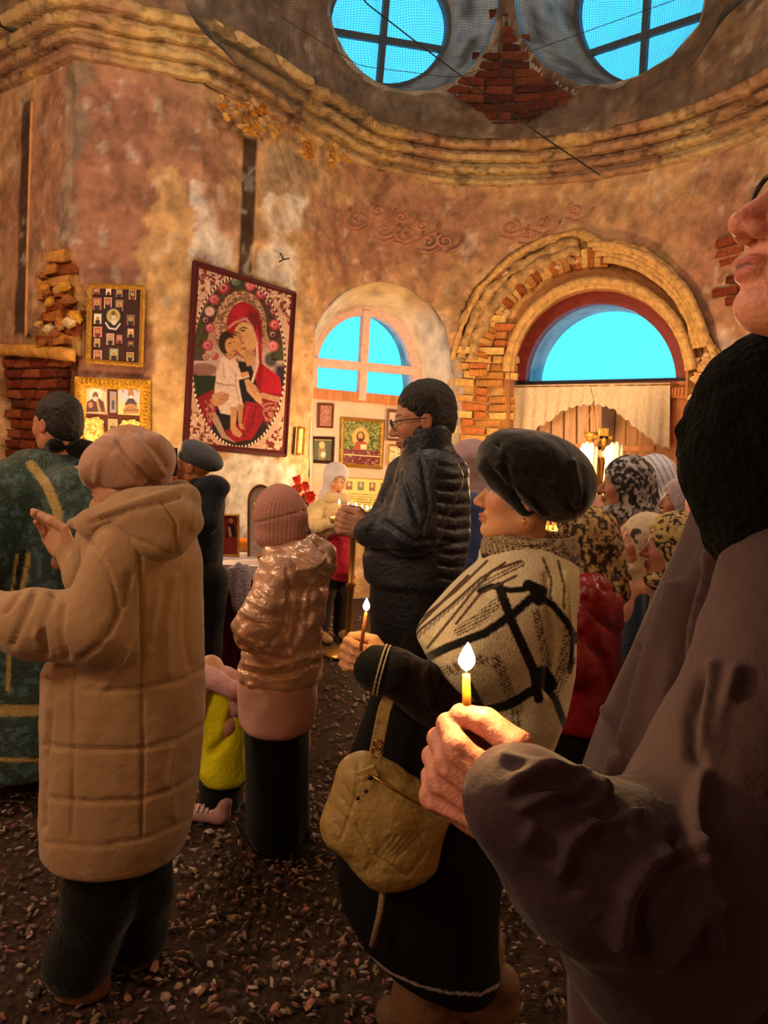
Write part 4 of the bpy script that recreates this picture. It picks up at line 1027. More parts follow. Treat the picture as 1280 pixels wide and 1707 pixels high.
s.cap(K(180, 905, 2.28), K(150, 960, 2.34), .09, .07, k=.04); s.cap(K(150, 960, 2.34), K(118, 925, 2.38), .07, .042, k=.03)
fl = [([(150, 905), (180, 945), (196, 1000), (190, 1030), (165, 1075), (135, 1098)], 4, -.010), ([(232, 905), (236, 1000), (237, 1130), (238, 1250), (236, 1395)], 2.6, -.011), ([(122, 1112), (121, 1240), (119, 1395)], 2.6, -.010),
      ([(140, 1150), (180, 1152), (240, 1147), (300, 1135), (345, 1112)], 3, -.009), ([(72, 1242), (130, 1250), (240, 1248), (300, 1232), (345, 1205)], 3, -.009), ([(76, 1330), (140, 1337), (235, 1333), (300, 1310), (340, 1285)], 3, -.009), ([(76, 1405), (160, 1412), (240, 1398), (330, 1362)], 3, -.006),
      ([(216, 960), (205, 1010), (180, 1060)], 5, -.010), ([(212, 1080), (190, 1125), (168, 1150)], 5, .008), ([(290, 960), (278, 1040), (280, 1120)], 7, .008), ([(262, 980), (252, 1060)], 6, .006), ([(310, 970), (308, 1060), (318, 1110)], 6, -.007),
      ([(90, 990), (70, 1040), (75, 1090)], 5, -.014), ([(60, 985), (40, 1030), (20, 1075)], 5, -.013), ([(105, 1010), (100, 1060), (112, 1095)], 4, -.010), ([(36, 985), (10, 1020)], 4, -.010), ([(85, 1000), (60, 1060)], 5, .010),
      ([(75, 1130), (84, 1180), (76, 1260), (72, 1380)], 4, -.014), ([(290, 1240), (282, 1300), (290, 1360)], 6, .006), ([(175, 920), (190, 960), (205, 1020)], 4, .006)]
dsp = lambda P: (fbm(P*A3([1, 1, .35]), 11, 3, 2)-.5)*.014 + (fbm(P, 30, 2, 4)-.5)*.004
P1.sdf('coat', s, .0075, BEIGE, fold=fl, disp=dsp)
s = SDF(); s.ell(K(258, 862, 1.99), (PX(84, 2), .085, PX(50, 2)), R=rotm(0, -6), k=.03); s.ell(K(262, 905, 1.97), (PX(52, 2), .06, PX(30, 2)), k=.04)
s.cap(K(160, 876, 1.99), K(310, 830, 2.03), PX(26, 2), PX(26, 2), k=.03); s.cap(K(118, 874, 2.03), K(190, 858, 1.98), PX(7, 2), PX(22, 2), k=.03); s.cap(K(150, 878, 2.0), K(210, 900, 1.98), PX(14, 2), PX(20, 2), k=.03)
s.cap(K(170, 846, 2.2), K(300, 822, 2.2), PX(24, 2), PX(24, 2), k=.04)
P1.sdf('hood', s, .0065, BEIGE, fold=[([(190, 888), (245, 905), (280, 925), (310, 928)], 3, -.006), ([(150, 872), (215, 852), (300, 828)], 3.5, -.010), ([(272, 838), (292, 870), (295, 918)], 3, -.009), ([(160, 885), (200, 862)], 4, -.008), ([(165, 858), (230, 836), (300, 815)], 5, .007), ([(318, 840), (322, 880)], 5, .005)], disp=noisefold(9, .008, 3))
s = SDF(); R = rotm(158, -4)
s.ell(K(212, 768, 2.12), (PX(72, 2.1), .118, PX(50, 2.1)), R=rotm(0, 8), k=.03); s.ell(K(232, 792, 2.11), (PX(46, 2.1), .10, PX(40, 2.1)), k=.04); s.ell(K(158, 785, 2.12), (PX(17, 2.1), .07, PX(28, 2.1)), k=.03); s.ell(K(248, 760, 2.10), (PX(36, 2.1), .10, PX(40, 2.1)), k=.03)
P1.sdf('headscarf', s, .0055, cloth('tan_headscarf', 'a87e66', bump=.3, sheen=.3), fold=[([(196, 735), (215, 760), (250, 800), (262, 815)], 4, -.012), ([(213, 722), (245, 755), (272, 790)], 4, .010), ([(190, 760), (225, 800), (240, 818)], 4, .008), ([(235, 722), (262, 750), (280, 780)], 3.5, -.009), ([(165, 770), (160, 800)], 5, .006), ([(175, 820), (220, 818), (262, 806)], 4, -.010), ([(150, 740), (190, 748)], 4, -.005)], disp=noisefold(12, .006, 5))
legs(P1, J, M_BLKT, .095, .085, z1=.09)
s = SDF(); s.cap(J['al']+A3([.03, 0, .0]), K(95, 1690, 2.06), .052, .046, k=.03); s.cap(J['al']+A3([.03, 0, .02]), J['al']+A3([.03, 0, .12]), .055, .06, k=.03)
P1.sdf('boot', s, .007, mat('brown_leather_boot', '6a4224', .5, bump=.5, bscale=40, nscale=12), cut=lambda X, Y, Z: .002-Z)
s = SDF(); s.cap(J['ar'], J['ar']+A3([-.14, 0, -.02]), .05, .042, k=.03)
P1.sdf('boot', s, .008, mat('brown_leather_boot'), cut=lambda X, Y, Z: .002-Z)
DSC[0] = 1.0
# ---------------- server in a green and gold vestment
b0 = hitz(66, 1300, 0); P2 = Person('dark-haired man in a dark green brocade vestment with gold bands', (b0[0], b0[1]))
hp = K(93, 708, 3.2); J, _, _ = joints(b0[0], b0[1], 1.68, 150); 
J['sl'] = K(140, 800, 3.1); J['sr'] = K(30, 800, 3.35); J['el'] = K(20, 920, 3.0); J['wl'] = K(-30, 1000, 3.1); J['er'] = K(-15, 900, 3.3); J['wr'] = K(-60, 930, 3.3)
J['el'] = K(120, 930, 3.0); J['wl'] = K(60, 950, 3.2); J['chest'] = K(85, 870, 3.2); J['pelvis'] = K(75, 1010, 3.2)
P2.body((hp, rotm(158, -4)), J, [], skin='b57a58', hk='m')
headcover(P2, 'hair', hp, rotm(158, -4), mat('short_dark_hair', '17110e', .6, bump=1.2, bscale=180, stretch=(1, 1, .3)), disp=lambda P: (fbm(P, 90, 2, 1)-.5)*.008)
def vest(V):
    P = proj(V); X, Y = P[:, 0], P[:, 1]; n = fbm(V, 38, 3, 200); c = A3(C('24382f'))*(.6+.9*n)[:, None]; bl = A3(C('4d6a6c')); c = c+(bl-c)*(sstep(.56, .64, fbm(V, 55, 2, 207))*.6)[:, None]
    g = A3(C('b4944c'))
    def st(pts, w_, a=.85):
        m = sstep(w_, w_-2, dseg(X, Y, pts))*a; m = m*(.7+.5*fbm(V, 90, 2, 300)); m = np.clip(m, 0, 1)[:, None]; c[:] = c*(1-m)+g*m
    st([(52, 775), (78, 808), (95, 850), (98, 880)], 9); st([(48, 925), (36, 990), (34, 1040)], 5); st([(28, 925), (22, 985)], 4); st([(14, 1090), (14, 1150)], 5); st([(-40, 1186), (70, 1184), (150, 1182)], 10); st([(-60, 1262), (20, 1267), (150, 1268)], 4)
    bk = sstep(6, 4, dseg(X, Y, [(38, 920), (30, 960), (28, 985)]))[:, None]; c[:] = c*(1-bk)+.004*bk
    return c
s = SDF(); s.loft([L_(752, 92, 52, 3.2, .07), L_(775, 88, 74, 3.2, .12), L_(810, 72, 92, 3.2, .15), L_(860, 68, 102, 3.2, .17), L_(950, 66, 100, 3.2, .18), L_(1100, 62, 96, 3.2, .2), L_(1200, 58, 104, 3.2, .23), L_(1268, 56, 112, 3.2, .25)], k=.04)
s.cap(K(20, 820, 3.1), K(-20, 930, 3.05), .12, .12, k=.06); s.cap(K(-20, 930, 3.05), K(-70, 960, 3.1), .12, .10, k=.05); s.cap(K(120, 820, 3.08), K(125, 910, 3.0), .10, .09, k=.05)
P2.sdf('vestment', s, .009, mat('green_brocade', attr=True, rough=.6, bump=.6, bscale=80, spec=.35, sheen=.2), vest, disp=lambda P: (fbm(P*A3([1, 1, .25]), 9, 3, 12)-.5)*.035)
s = SDF(); s.cap(K(80, 750, 3.22), K(140, 752, 3.16), .045, .035, k=.03); s.cap(K(75, 748, 3.28), K(92, 742, 3.12), .03, .03, k=.03); s.cap(K(135, 745, 3.16), K(168, 752, 3.2), .035, .03, k=.02)
P2.sdf('collar', s, .008, M_BLACK)
legs(P2, J, M_BLKT, .055, .05); shoes(P2, J, mat('black_shoe_leather', '15110f', .45))
# ---------------- person in a grey beret taking a picture
b0 = hitz(335, 1190, 0); P3 = Person('person in a dark navy jacket and grey beret, holding up a phone', (b0[0], b0[1]))
J, PP, _ = joints(b0[0], b0[1], 1.52, 200, 'fwd'); d = b0[1]
hp = K(318, 778, d); J['sl'] = K(348, 818, d-.10); J['sr'] = K(345, 818, d+.10); J['chest'] = K(340, 850, d); J['pelvis'] = K(338, 950, d); J['wr'] = K(287, 800, d-.05); J['er'] = K(300, 850, d-.15); J['wl'] = K(290, 800, d+.1); J['el'] = K(310, 850, d+.2)
P3.body((hp, rotm(185, 12)), J, [(K(298, 800, d-.04), rotm(150, 60), 'grip', -.9)], skin='bb7850', hh=.005, slim=.8, arm=.8)
headcover(P3, 'beret', hp, rotm(185, 12), cloth('grey_felt_beret', '4c4f58'), h=.007)
NAVY = cloth('navy_jacket_cloth', '10151f'); s = SDF()
s.loft([L_(796, 342, 26, d, .08), L_(815, 342, 34, d, .12), L_(850, 338, 37, d, .14), L_(930, 336, 34, d, .15), L_(1010, 336, 32, d, .14)], k=.04); s.cap(K(355, 815, d-.1), K(345, 870, d-.18), .075, .06, k=.04); s.cap(K(345, 870, d-.18), K(302, 815, d-.05), .06, .045, k=.03); s.ell(K(356, 812, d-.08), (.085, .10, .05), k=.04)
P3.sdf('jacket', s, .009, NAVY, disp=noisefold(8, .012, 8)); legs(P3, J, M_BLKT, .1, .08); shoes(P3, J, mat('black_shoe_leather'))
c = K(283, 770, d-.09); ph = MB().box((0, 0, 0), (.075, .010, .15), rotm(20), bev=.003).build('phone_case', mat('black_phone_shell', '121214', .3)); e = empty('mobile_phone', c); ph.parent = e
MB().lathe([(.005, 0), (.006, .003), (.003, .004)], (.02, -.006, .055), 10, R=rotm(0, 0, 90)).build('camera_lens', mat('phone_lens', '0a0a0c', .1), e); tag(e, 'black mobile phone held up in front of the grey beret wearer\'s face', 'phone')
# ---------------- girl in a rose-gold jacket
d = 2.95; b0 = hitz(460, 1405, 0); P4 = Person('girl in a shiny rose-gold padded jacket and ribbed pink knitted hat', (b0[0], b0[1])); d = b0[1]
J, PP, _ = joints(b0[0], b0[1], 1.40, 120)
hp = K(472, 868, d); J['sl'] = K(470, 965, d-.12); J['el'] = K(425, 1060, d-.16); J['wl'] = K(470, 1095, d-.08); J['sr'] = K(500, 965, d+.16); J['er'] = K(500, 1060, d+.18); J['wr'] = K(470, 1080, d+.15); J['chest'] = K(492, 1010, d); J['pelvis'] = K(468, 1140, d)
P4.body((hp, rotm(125, -8)), J, [], skin='c08a6c', hh=.005, slim=.82, hs=.84)
def ribs(P):
    q = P-hp; a = np.arctan2(q[:, 0], -q[:, 1]); return np.abs(np.sin(a*22))*-.0045
s = SDF(); s.ell(K(468, 864, d), (PX(44, d), .106, PX(57, d)), R=rotm(0, 8), k=.02); s.ell(K(470, 890, d), (PX(45, d), .105, PX(26, d)), R=rotm(0, 8), k=.015);
P4.sdf('knitted_hat', s, .004, cloth('dusty_pink_knit', 'b98274', bump=.5, bscale=150), disp=ribs, fold=[([(424, 872), (465, 862), (512, 850)], 2.0, -.006)], sm=0)
s = SDF(); s.cap(K(478, 895, d-.02), K(506, 892, d+.0), .045, .035, k=.03); P4.sdf('hair', s, .006, mat('dark_brown_hair', '241410', .5, bump=1, bscale=150))
ROSE = mat('rose_gold_shiny_nylon', 'e6bba0', .30, metal=.3, nscale=10, namt=.1, bump=.8, bscale=28, spec=.6); ROSEM = cloth('matt_pink_nylon', 'd8a698', bump=.4, bscale=20)
s = SDF(); s.loft([L_(905, 500, 34, d, .09), L_(930, 502, 48, d, .12), L_(985, 496, 52, d, .14), L_(1040, 480, 60, d, .15), L_(1090, 470, 70, d, .155), L_(1132, 465, 69, d, .16)], k=.04)
s.cap(K(468, 950, d-.12), K(426, 1052, d-.16), PX(34, d), PX(33, d), k=.03); s.cap(K(426, 1052, d-.16), K(468, 1096, d-.10), PX(33, d), PX(26, d), k=.03); s.cap(J['sr'], J['er'], .07, .065, k=.04)
fl = [([(478, 950), (486, 985), (476, 1050), (440, 1085)], 4, -.012), ([(400, 1055), (425, 1075), (455, 1075)], 4, .012), ([(400, 1075), (430, 1092), (465, 1100)], 4, -.012), ([(405, 1020), (430, 1035), (465, 1035)], 4, .008), ([(400, 1115), (440, 1128), (480, 1125), (530, 1105)], 3, -.012), ([(405, 1105), (450, 1115), (510, 1095)], 4, .010), ([(490, 1000), (480, 1060), (490, 1110)], 5, .008), ([(520, 990), (512, 1050), (520, 1090)], 5, -.008), ([(505, 990), (498, 1040)], 4, -.008), ([(430, 985), (450, 1000), (470, 1000)], 4, -.006), ([(415, 1000), (445, 1015)], 4, .008)]
P4.sdf('jacket', s, .0065, ROSE, fold=fl, disp=lambda P: (fbm(P*A3([1, 1, 1.6]), 14, 3, 30)-.5)*.034+(fbm(P, 35, 2, 31)-.5)*.008, label='shiny rose-gold upper part of the jacket')
s = SDF(); s.loft([L_(1122, 465, 67, d, .155), L_(1160, 462, 67, d, .165), L_(1190, 461, 65, d, .165), L_(1212, 462, 60, d, .16)], k=.03, rnd=.03)
P4.sdf('jacket_hem', s, .008, ROSEM, disp=noisefold(7, .010, 9), label='matt pink lower band of the jacket')
s = SDF(); s.ell(K(500, 935, d-.06), (PX(50, d), .10, PX(32, d)), R=rotm(0, -14), k=.03); s.cap(K(462, 925, d-.05), K(545, 925, d), .05, .04, k=.03); s.cap(K(520, 900, d-.02), K(545, 940, d), .03, .035, k=.03); s.ell(K(520, 965, d-.07), (PX(28, d), .05, PX(20, d)), k=.03)
P4.sdf('hood', s, .006, ROSE, fold=[([(455, 935), (490, 965), (515, 985), (545, 965)], 3, -.010), ([(470, 915), (510, 930), (545, 955)], 4, -.010), ([(490, 950), (530, 945), (545, 925)], 3, .008), ([(520, 895), (545, 925)], 3, -.012)], disp=lambda P: (fbm(P, 16, 3, 33)-.5)*.03)
s = SDF(); s.cap(K(475, 905, d-.01), K(518, 908, d), .042, .032, k=.03); P4.sdf('hood_lining', s, .007, mat('dark_brown_fur_lining', '2a1a16', .9, bump=1, bscale=60))
s = SDF(); s.loft([L_(1200, 460, 55, d, .15), L_(1300, 461, 54, d, .13), L_(1395, 462, 56, d, .14)], k=.04); P4.sdf('trousers', s, .011, M_BLKT, disp=lambda P: (fbm(P*A3([1, 1, .2]), 9, 2, 3)-.5)*.03)
shoes(P4, J, mat('black_shoe_leather'), sc=.9)
# ---------------- child in yellow, bent down behind
b0 = hitz(370, 1375, 0); d = b0[1]+.1; P9 = Person('child in a bright yellow skirt and pale pink top crouching behind the coat', (b0[0], b0[1]+.1))
J = dict(pelvis=K(372, 1190, d), chest=K(350, 1140, d), foot=A3([-1, 0, 0]), sl=K(345, 1130, d-.1), sr=K(345, 1130, d+.1), el=K(330, 1180, d-.12), er=K(330, 1180, d+.12), wl=K(310, 1220, d-.1), wr=K(310, 1220, d+.1), hl=K(375, 1210, d-.07), hr=K(375, 1210, d+.07), kl=K(330, 1250, d-.08), kr=K(330, 1250, d+.08), al=K(362, 1350, d-.08), ar=K(372, 1340, d+.08))
P9.body((K(300, 1120, d), rotm(180, -35)), J, [], skin='c08a6c', hh=.007, slim=.5, hs=.8)
headcover(P9, 'hair', K(300, 1120, d), rotm(180, -35), mat('dark_brown_hair'), hs=.9, h=.009)
s = SDF(); s.cap(K(345, 1140, d), K(395, 1160, d), .085, .095, k=.05); s.cap(K(345, 1125, d-.1), K(385, 1150, d-.12), .04, .04, k=.03); s.cap(K(345, 1128, d), K(375, 1128, d-.04), .05, .04, k=.04); P9.sdf('top', s, .008, cloth('pale_pink_jersey', 'c49a98'), disp=noisefold(12, .014, 5))
s = SDF(); s.loft([L_(1138, 376, 34, d, .09), L_(1200, 374, 42, d, .13), L_(1265, 376, 46, d, .16), L_(1292, 384, 44, d, .16)], k=.04, rnd=.03); P9.sdf('skirt', s, .008, cloth('bright_yellow_skirt', 'd6cc10', namt=.1, sheen=.0), fold=[([(352, 1255), (375, 1235), (392, 1185)], 7, -.022), ([(345, 1160), (352, 1240)], 6, .01), ([(380, 1150), (400, 1200)], 5, -.01)], disp=noisefold(6, .02, 6))
s = SDF(); s.loft([L_(1280, 372, 38, d, .12), L_(1342, 368, 38, d, .12)], k=.04); P9.sdf('leggings', s, .012, M_BLKT)
for dd, x in ((-.09, 318), (.06, 345)):
    a = K(x, 1368, d+dd); a[2] = .04; s = SDF(); s.cap(a, a+A3([.12, 0, 0]), .034, .038, k=.02); s.cap(a+A3([.11, 0, .0]), a+A3([.13, 0, .05]), .036, .034, k=.02); sh = P9.sdf('trainer', s, .006, mat('pinkish_white_trainer', 'b88a84', .5, bump=.4, bscale=30), cut=lambda X, Y, Z: .002-Z)
    b = MB()
    for q in range(4): b.tube([a+A3([.03+.02*q, -.036, .02]), a+A3([.035+.02*q, -.01, .043])], .004, 5)
    P9.add('laces', np.concatenate(b.V), b.F, mat('white_laces', 'd8ccc8', .7), parent=sh)
# ---------------- far girl with candle
b0 = hitz(552, 1065, 0); d = b0[1]-.0; P5 = Person('girl in a white headscarf and cream fleece reaching towards the candles', (b0[0], b0[1]))
J, PP, _ = joints(b0[0], b0[1], 1.42, -60, 'fwd'); hp = K(560, 800, d); J['chest'] = K(556, 860, d)
J['sr'] = K(528, 850, d-.04); J['er'] = K(515, 880, d-.2); J['wr'] = K(565, 872, d-.3); J['sl'] = K(582, 850, d); J['el'] = K(590, 880, d-.1); J['wl'] = K(572, 868, d-.28)
P5.body((hp, rotm(-68, -12)), J, [(K(560, 872, d-.28), rotm(10, 20), 'grip', -1.0), (K(580, 868, d-.26), rotm(170, 10), 'grip', 1.0)], skin='d8a07c', hh=.0045, slim=.8, hs=.95)
headcover(P5, 'scarf', hp, rotm(-68, -12), cloth('white_cotton_scarf', 'cfc8d4'), h=.006, disp=noisefold(16, .008, 2))
s = SDF(); s.cap(hp+A3([-.04, -.055, -.135]), hp+A3([.07, -.05, -.135]), .048, .045, k=.03); P5.sdf('scarf_fold', s, .006, cloth('cream_knit_scarf', 'd0b890'), disp=noisefold(25, .006, 4))
s = SDF(); s.loft([L_(828, 560, 20, d, .07), L_(845, 556, 34, d, .10), L_(880, 560, 34, d, .12), L_(925, 560, 30, d, .12)], k=.03); s.cap(J['sr'], J['er'], .07, .06, k=.04); s.cap(J['er'], J['wr'], .06, .045, k=.03); s.cap(J['sl'], J['el'], .06, .05, k=.04); s.cap(J['el'], J['wl'], .05, .04, k=.03)
P5.sdf('fleece', s, .008, cloth('cream_fleece', 'cdb78c', bump=1, bscale=50), disp=noisefold(18, .016, 7))
s = SDF(); s.loft([L_(890, 565, 22, d-.05, .14), L_(950, 567, 26, d-.05, .14), L_(965, 568, 26, d, .14)], k=.03); P5.sdf('skirt', s, .009, cloth('crimson_skirt_cloth', 'a01c38'), disp=noisefold(12, .02, 7))
legs(P5, J, cloth('dark_grey_stockings', '2a2428'), .075, .05); shoes(P5, J, mat('worn_tan_shoe', '8a6a48', .6))
# ---------------- man in the dark jacket
b0 = hitz(700, 1455, 0); d = b0[1]; P6 = Person('tall man in glasses and a dark navy quilted jacket, head bowed left', (b0[0], b0[1]))
J, PP, _ = joints(b0[0], b0[1], 1.76, 180, 'fwd'); hp = K(703, 700, d); HR = rotm(184, -12)
J['chest'] = K(715, 840, d); J['pelvis'] = K(700, 960, d); J['sl'] = K(730, 785, d-.17); J['el'] = K(700, 890, d-.22); J['wl'] = K(605, 885, d-.12); J['sr'] = K(705, 785, d+.17); J['er'] = K(670, 880, d+.2); J['wr'] = K(600, 870, d+.08)
P6.body((hp, HR), J, [(K(612, 884, d-.10), rotm(176, 12), 'grip', .95), (K(612, 878, d+.04), rotm(180, 15), 'grip', -.95)], skin='b98468', hk='m', hh=.0038, hs=1.02, slim=.85)
headcover(P6, 'hair', hp, HR, mat('short_dark_hair'), hs=1.03, h=.0045, disp=lambda P: (fbm(P, 90, 2, 1)-.5)*.007)
g = MB(); T = lambda a: hp+HR @ A3(a)-P6.base
for q in (-1, 1):
    g.tube([T((.106, q*.032+.022*math.cos(a), .000+.017*math.sin(a))) for a in np.linspace(0, 2*math.pi, 17)], .0016, 6); g.tube([T((.104, q*.054, .008)), T((.06, q*.078, .008)), T((-.01, q*.083, .004)), T((-.028, q*.082, -.014))], .0019, 6)
g.tube([T((.108, -.011, .005)), T((.111, 0, .008)), T((.108, .011, .005))], .0016, 6); g.build('glasses', mat('dark_spectacle_frame', '1c1412', .35), P6.root, True)
s = SDF()
s.loft([L_(712, 716, 36, d, .09), L_(745, 716, 44, d, .10), L_(772, 722, 58, d, .15), L_(820, 718, 66, d, .17), L_(880, 700, 86, d, .18), L_(930, 690, 88, d, .19), L_(972, 686, 84, d, .19)], k=.04)
s.cap(K(718, 800, d-.17), K(690, 878, d-.22), PX(50, d), PX(42, d), k=.05); s.cap(K(690, 878, d-.22), K(615, 886, d-.12), PX(42, d), PX(26, d), k=.03); s.cap(K(680, 800, d+.17), K(650, 870, d+.2), PX(44, d), PX(38, d), k=.05); s.cap(K(650, 868, d+.2), K(612, 876, d+.08), PX(36, d), PX(24, d), k=.03)
fl = [([(732, y), (758, y+5), (786, y+2)], 3, -.012) for y in range(752, 965, 21)] + [([(670, 800), (690, 850), (700, 880)], 4, -.010), ([(655, 815), (640, 850), (610, 880)], 5, .012), ([(645, 840), (625, 865)], 4, -.012), ([(668, 790), (650, 830)], 4, -.012), ([(600, 918), (680, 920), (780, 905)], 3, -.010), ([(670, 745), (700, 752), (755, 735)], 3, -.010), ([(700, 762), (715, 840), (702, 900)], 3, -.010), ([(640, 870), (690, 905), (720, 900)], 4, -.012)]
P6.sdf('jacket', s, .0075, cloth('dark_navy_padded_nylon', '0e1828', rough=.5, spec=.5, sheen=.1, namt=.15), fold=fl, disp=noisefold(9, .012, 13))
s = SDF(); s.loft([L_(704, 714, 40, d, .095), L_(728, 712, 42, d, .10), L_(765, 712, 42, d, .10)], k=.02, rnd=.02); s.ell(K(690, 690, d), (.11, .13, .085), k=.01, neg=True)
P6.sdf('collar', s, .006, cloth('dark_navy_padded_nylon'))
legs(P6, J, M_BLKT, .12, .09); shoes(P6, J, mat('black_shoe_leather'))
s = SDF(); s.loft([L_(955, 690, 72, d, .15), L_(1020, 690, 74, d, .15), L_(1200, 695, 72, d, .14)], k=.04); P6.sdf('jacket_skirt', s, .012, cloth('dark_navy_padded_nylon'), disp=noisefold(5, .012, 2))
# ---------------- woman in the black beret and knitted cape
DSC[0] = .93; b0 = hitz(745, 1700, 0); P7 = Person('woman in a black beret and cream knitted cape with black checks, holding a candle', (b0[0], b0[1]+.02))
hp = K(868, 828, 2.06); HR = rotm(178, 6)
J = dict(pelvis=K(760, 1300, 2.1), chest=K(860, 1040, 2.1), foot=A3([-1, -.05, 0]), sl=K(880, 985, 1.96), sr=K(850, 985, 2.26), el=K(775, 1180, 1.97), er=K(800, 1150, 2.35), wl=K(640, 1112, 1.86), wr=K(690, 1170, 2.3), hl=K(745, 1340, 2.03), hr=K(760, 1340, 2.17), kl=K(740, 1500, 2.02), kr=K(770, 1500, 2.15), al=K(745, 1690, 2.08), ar=K(785, 1680, 2.12))
P7.body((hp, HR), J, [(K(643, 1112, 1.86), rotm(176, 14, 6), 'grip', .93)], skin='cf9468', hh=.0032, hs=.96, slim=.9, arm=.8)
BER = cloth('black_velvet_beret', '130d0b', rough=.75, sheen=.4, namt=.2, bump=.6, bscale=30)
s = SDF(); s.ell(K(898, 788, 2.06), (PX(92, 2.06), .125, PX(66, 2.06)), R=rotm(0, -24), k=.03); s.ell(K(850, 772, 2.06), (PX(50, 2.06), .105, PX(52, 2.06)), R=rotm(0, -10), k=.04); s.ell(K(838, 782, 2.06), (PX(38, 2.06), .092, PX(30, 2.06)), R=rotm(0, -20), k=.03); s.cap(K(815, 780, 2.0), K(875, 845, 1.99), PX(15, 2), PX(15, 2), k=.03); s.ell(K(935, 815, 2.06), (PX(50, 2.06), .105, PX(50, 2.06)), k=.04)
P7.sdf('beret', s, .005, BER, fold=[([(838, 765), (845, 790), (860, 830), (880, 850)], 5, -.013), ([(830, 740), (850, 770), (870, 785), (915, 800)], 5, -.012), ([(855, 775), (900, 800), (940, 840)], 5, .010), ([(845, 800), (880, 830), (905, 860)], 4, .008), ([(880, 790), (930, 830), (960, 850)], 4, -.008), ([(826, 780), (838, 770), (836, 745)], 5, .008), ([(955, 770), (965, 820), (955, 860)], 5, .008), ([(810, 770), (845, 815), (870, 845), (900, 862)], 4, -.008)], disp=noisefold(9, .012, 3))
b = MB(); e0 = hp+HR @ A3([-.004, .086, -.045])-P7.base; b.tube([e0+A3([0, -.004, 0]), e0+A3([.004, -.006, -.01]), e0+A3([0, -.006, -.018]), e0+A3([-.004, -.006, -.01]), e0+A3([0, -.004, 0])], .0022, 6); b.build('earring', mat('gold_metal', 'd8a850', .3, metal=1), P7.root, True)
CREAM, BLK_, BRN, MID, LIT_YEL = [A3(C(k)) for k in ('cdbd9c', '14100e', '4a3226', '8e7a62', 'd0be84')]
def cape_cols(V):
    P = proj(V); X, Y = P[:, 0], P[:, 1]; c = np.tile(CREAM, (len(V), 1)); lit_side = sstep(895, 930, X)[:, None]; c = c+(LIT_YEL-c)*lit_side*.6  # right side tinted yellow: warm light put into the wool colour
    # knitted grid ground
    u = (X*.8+Y*.6); v = (X*-.6+Y*.8)
    gr = (np.maximum(np.cos(u*1.25), np.cos(v*1.25)) > .55)*.55
    fields = [[(852, 1045), (885, 1110), (800, 1180), (775, 1110), (815, 1062)], [(885, 1010), (920, 1020), (925, 1110), (900, 1120)], [(800, 985), (850, 1020), (740, 1075), (700, 1060)], [(900, 1165), (935, 1160), (930, 1220), (885, 1190)], [(770, 1115), (835, 1110), (850, 1165), (805, 1178)]]
    fm = np.zeros(len(V), bool)
    for f_ in fields: fm |= inpoly(f_, X, Y)
    c = c*(1-(fm*gr)[:, None]*.8)+MID*(fm*gr)[:, None]*.8
    def ln(pts, w_, col, tw=0, a=1.0):
        nonlocal c
        D = dseg(X, Y, pts); m = sstep(w_+.8, w_-.8, D)*a
        if tw: m = m*((np.sin((X*.5+Y)*1.1+np.sin((X-Y)*.8)) > -.1)*.9)
        c = c*(1-m[:, None])+col*m[:, None]
    for pts, w_ in (([(833, 1000), (800, 1030), (765, 1052)], 9), ([(893, 1020), (905, 1070), (912, 1110)], 7), ([(745, 1118), (790, 1098), (828, 1106)], 8), ([(826, 1100), (842, 1135), (852, 1165)], 9), ([(862, 1175), (858, 1220), (850, 1250)], 9), ([(948, 1045), (938, 1100), (925, 1150)], 7), ([(925, 1160), (940, 1130), (955, 1100)], 6), ([(870, 940), (800, 975)], 5), ([(690, 1110), (760, 1120)], 6), ([(700, 1240), (760, 1300)], 9), ([(690, 1290), (780, 1330)], 8), ([(700, 1350), (780, 1350)], 6)): ln(pts, w_, BRN, 1)
    for pts, w_ in (([(832, 978), (855, 1041), (889, 1116), (898, 1165)], 8), ([(899, 985), (855, 1024), (809, 1055), (744, 1080), (690, 1108)], 7.5), ([(800, 985), (819, 977), (850, 984), (900, 980)], 5), ([(888, 988), (921, 1008), (943, 1035), (962, 1068)], 6), ([(790, 1190), (851, 1174), (889, 1150), (915, 1128)], 8), ([(905, 1140), (925, 1165), (942, 1210)], 6), ([(905, 1120), (918, 1140)], 11), ([(776, 1130), (806, 1186)], 6), ([(700, 1088), (715, 1125), (740, 1150)], 5), ([(880, 975), (903, 985), (898, 1002)], 9), ([(955, 1060), (950, 1120)], 4)): ln(pts, w_, BLK_)
    for pts in ([(868, 935), (820, 952), (785, 990), (745, 1040), (712, 1080)], [(842, 938), (800, 965), (750, 1010), (700, 1050), (672, 1085)], [(905, 930), (918, 965), (918, 1000)], [(930, 935), (940, 975), (940, 1015)], [(860, 960), (800, 990), (760, 1040)], [(812, 935), (760, 985), (690, 1040)]): ln(pts, 2.2, BRN)
    for k in range(14): 
        x = 690+k*8; ln([(x, 1070-k*7), (x+5, 1060-k*7)], 1.6, BRN, 0, .8)
    ln([(668, 1085), (700, 1040), (780, 960)], 2.5, BRN)
    return c*(.85+.3*fbm(V, 120, 2, 9))[:, None]
KNIT = mat('knitted_wool', attr=True, rough=.95, weave=.9, wscale=260, sheen=.2, spec=.15)
s = SDF(); s.loft([L_(915, 880, 82, 2.09, .12), L_(940, 882, 84, 2.09, .15), L_(975, 862, 104, 2.09, .18), L_(1020, 842, 124, 2.09, .20), L_(1060, 828, 138, 2.08, .21), L_(1110, 838, 124, 2.08, .20), L_(1180, 850, 96, 2.08, .19), L_(1260, 825, 88, 2.09, .17), L_(1380, 780, 80, 2.1, .15), L_(1400, 775, 76, 2.1, .15)], k=.03)
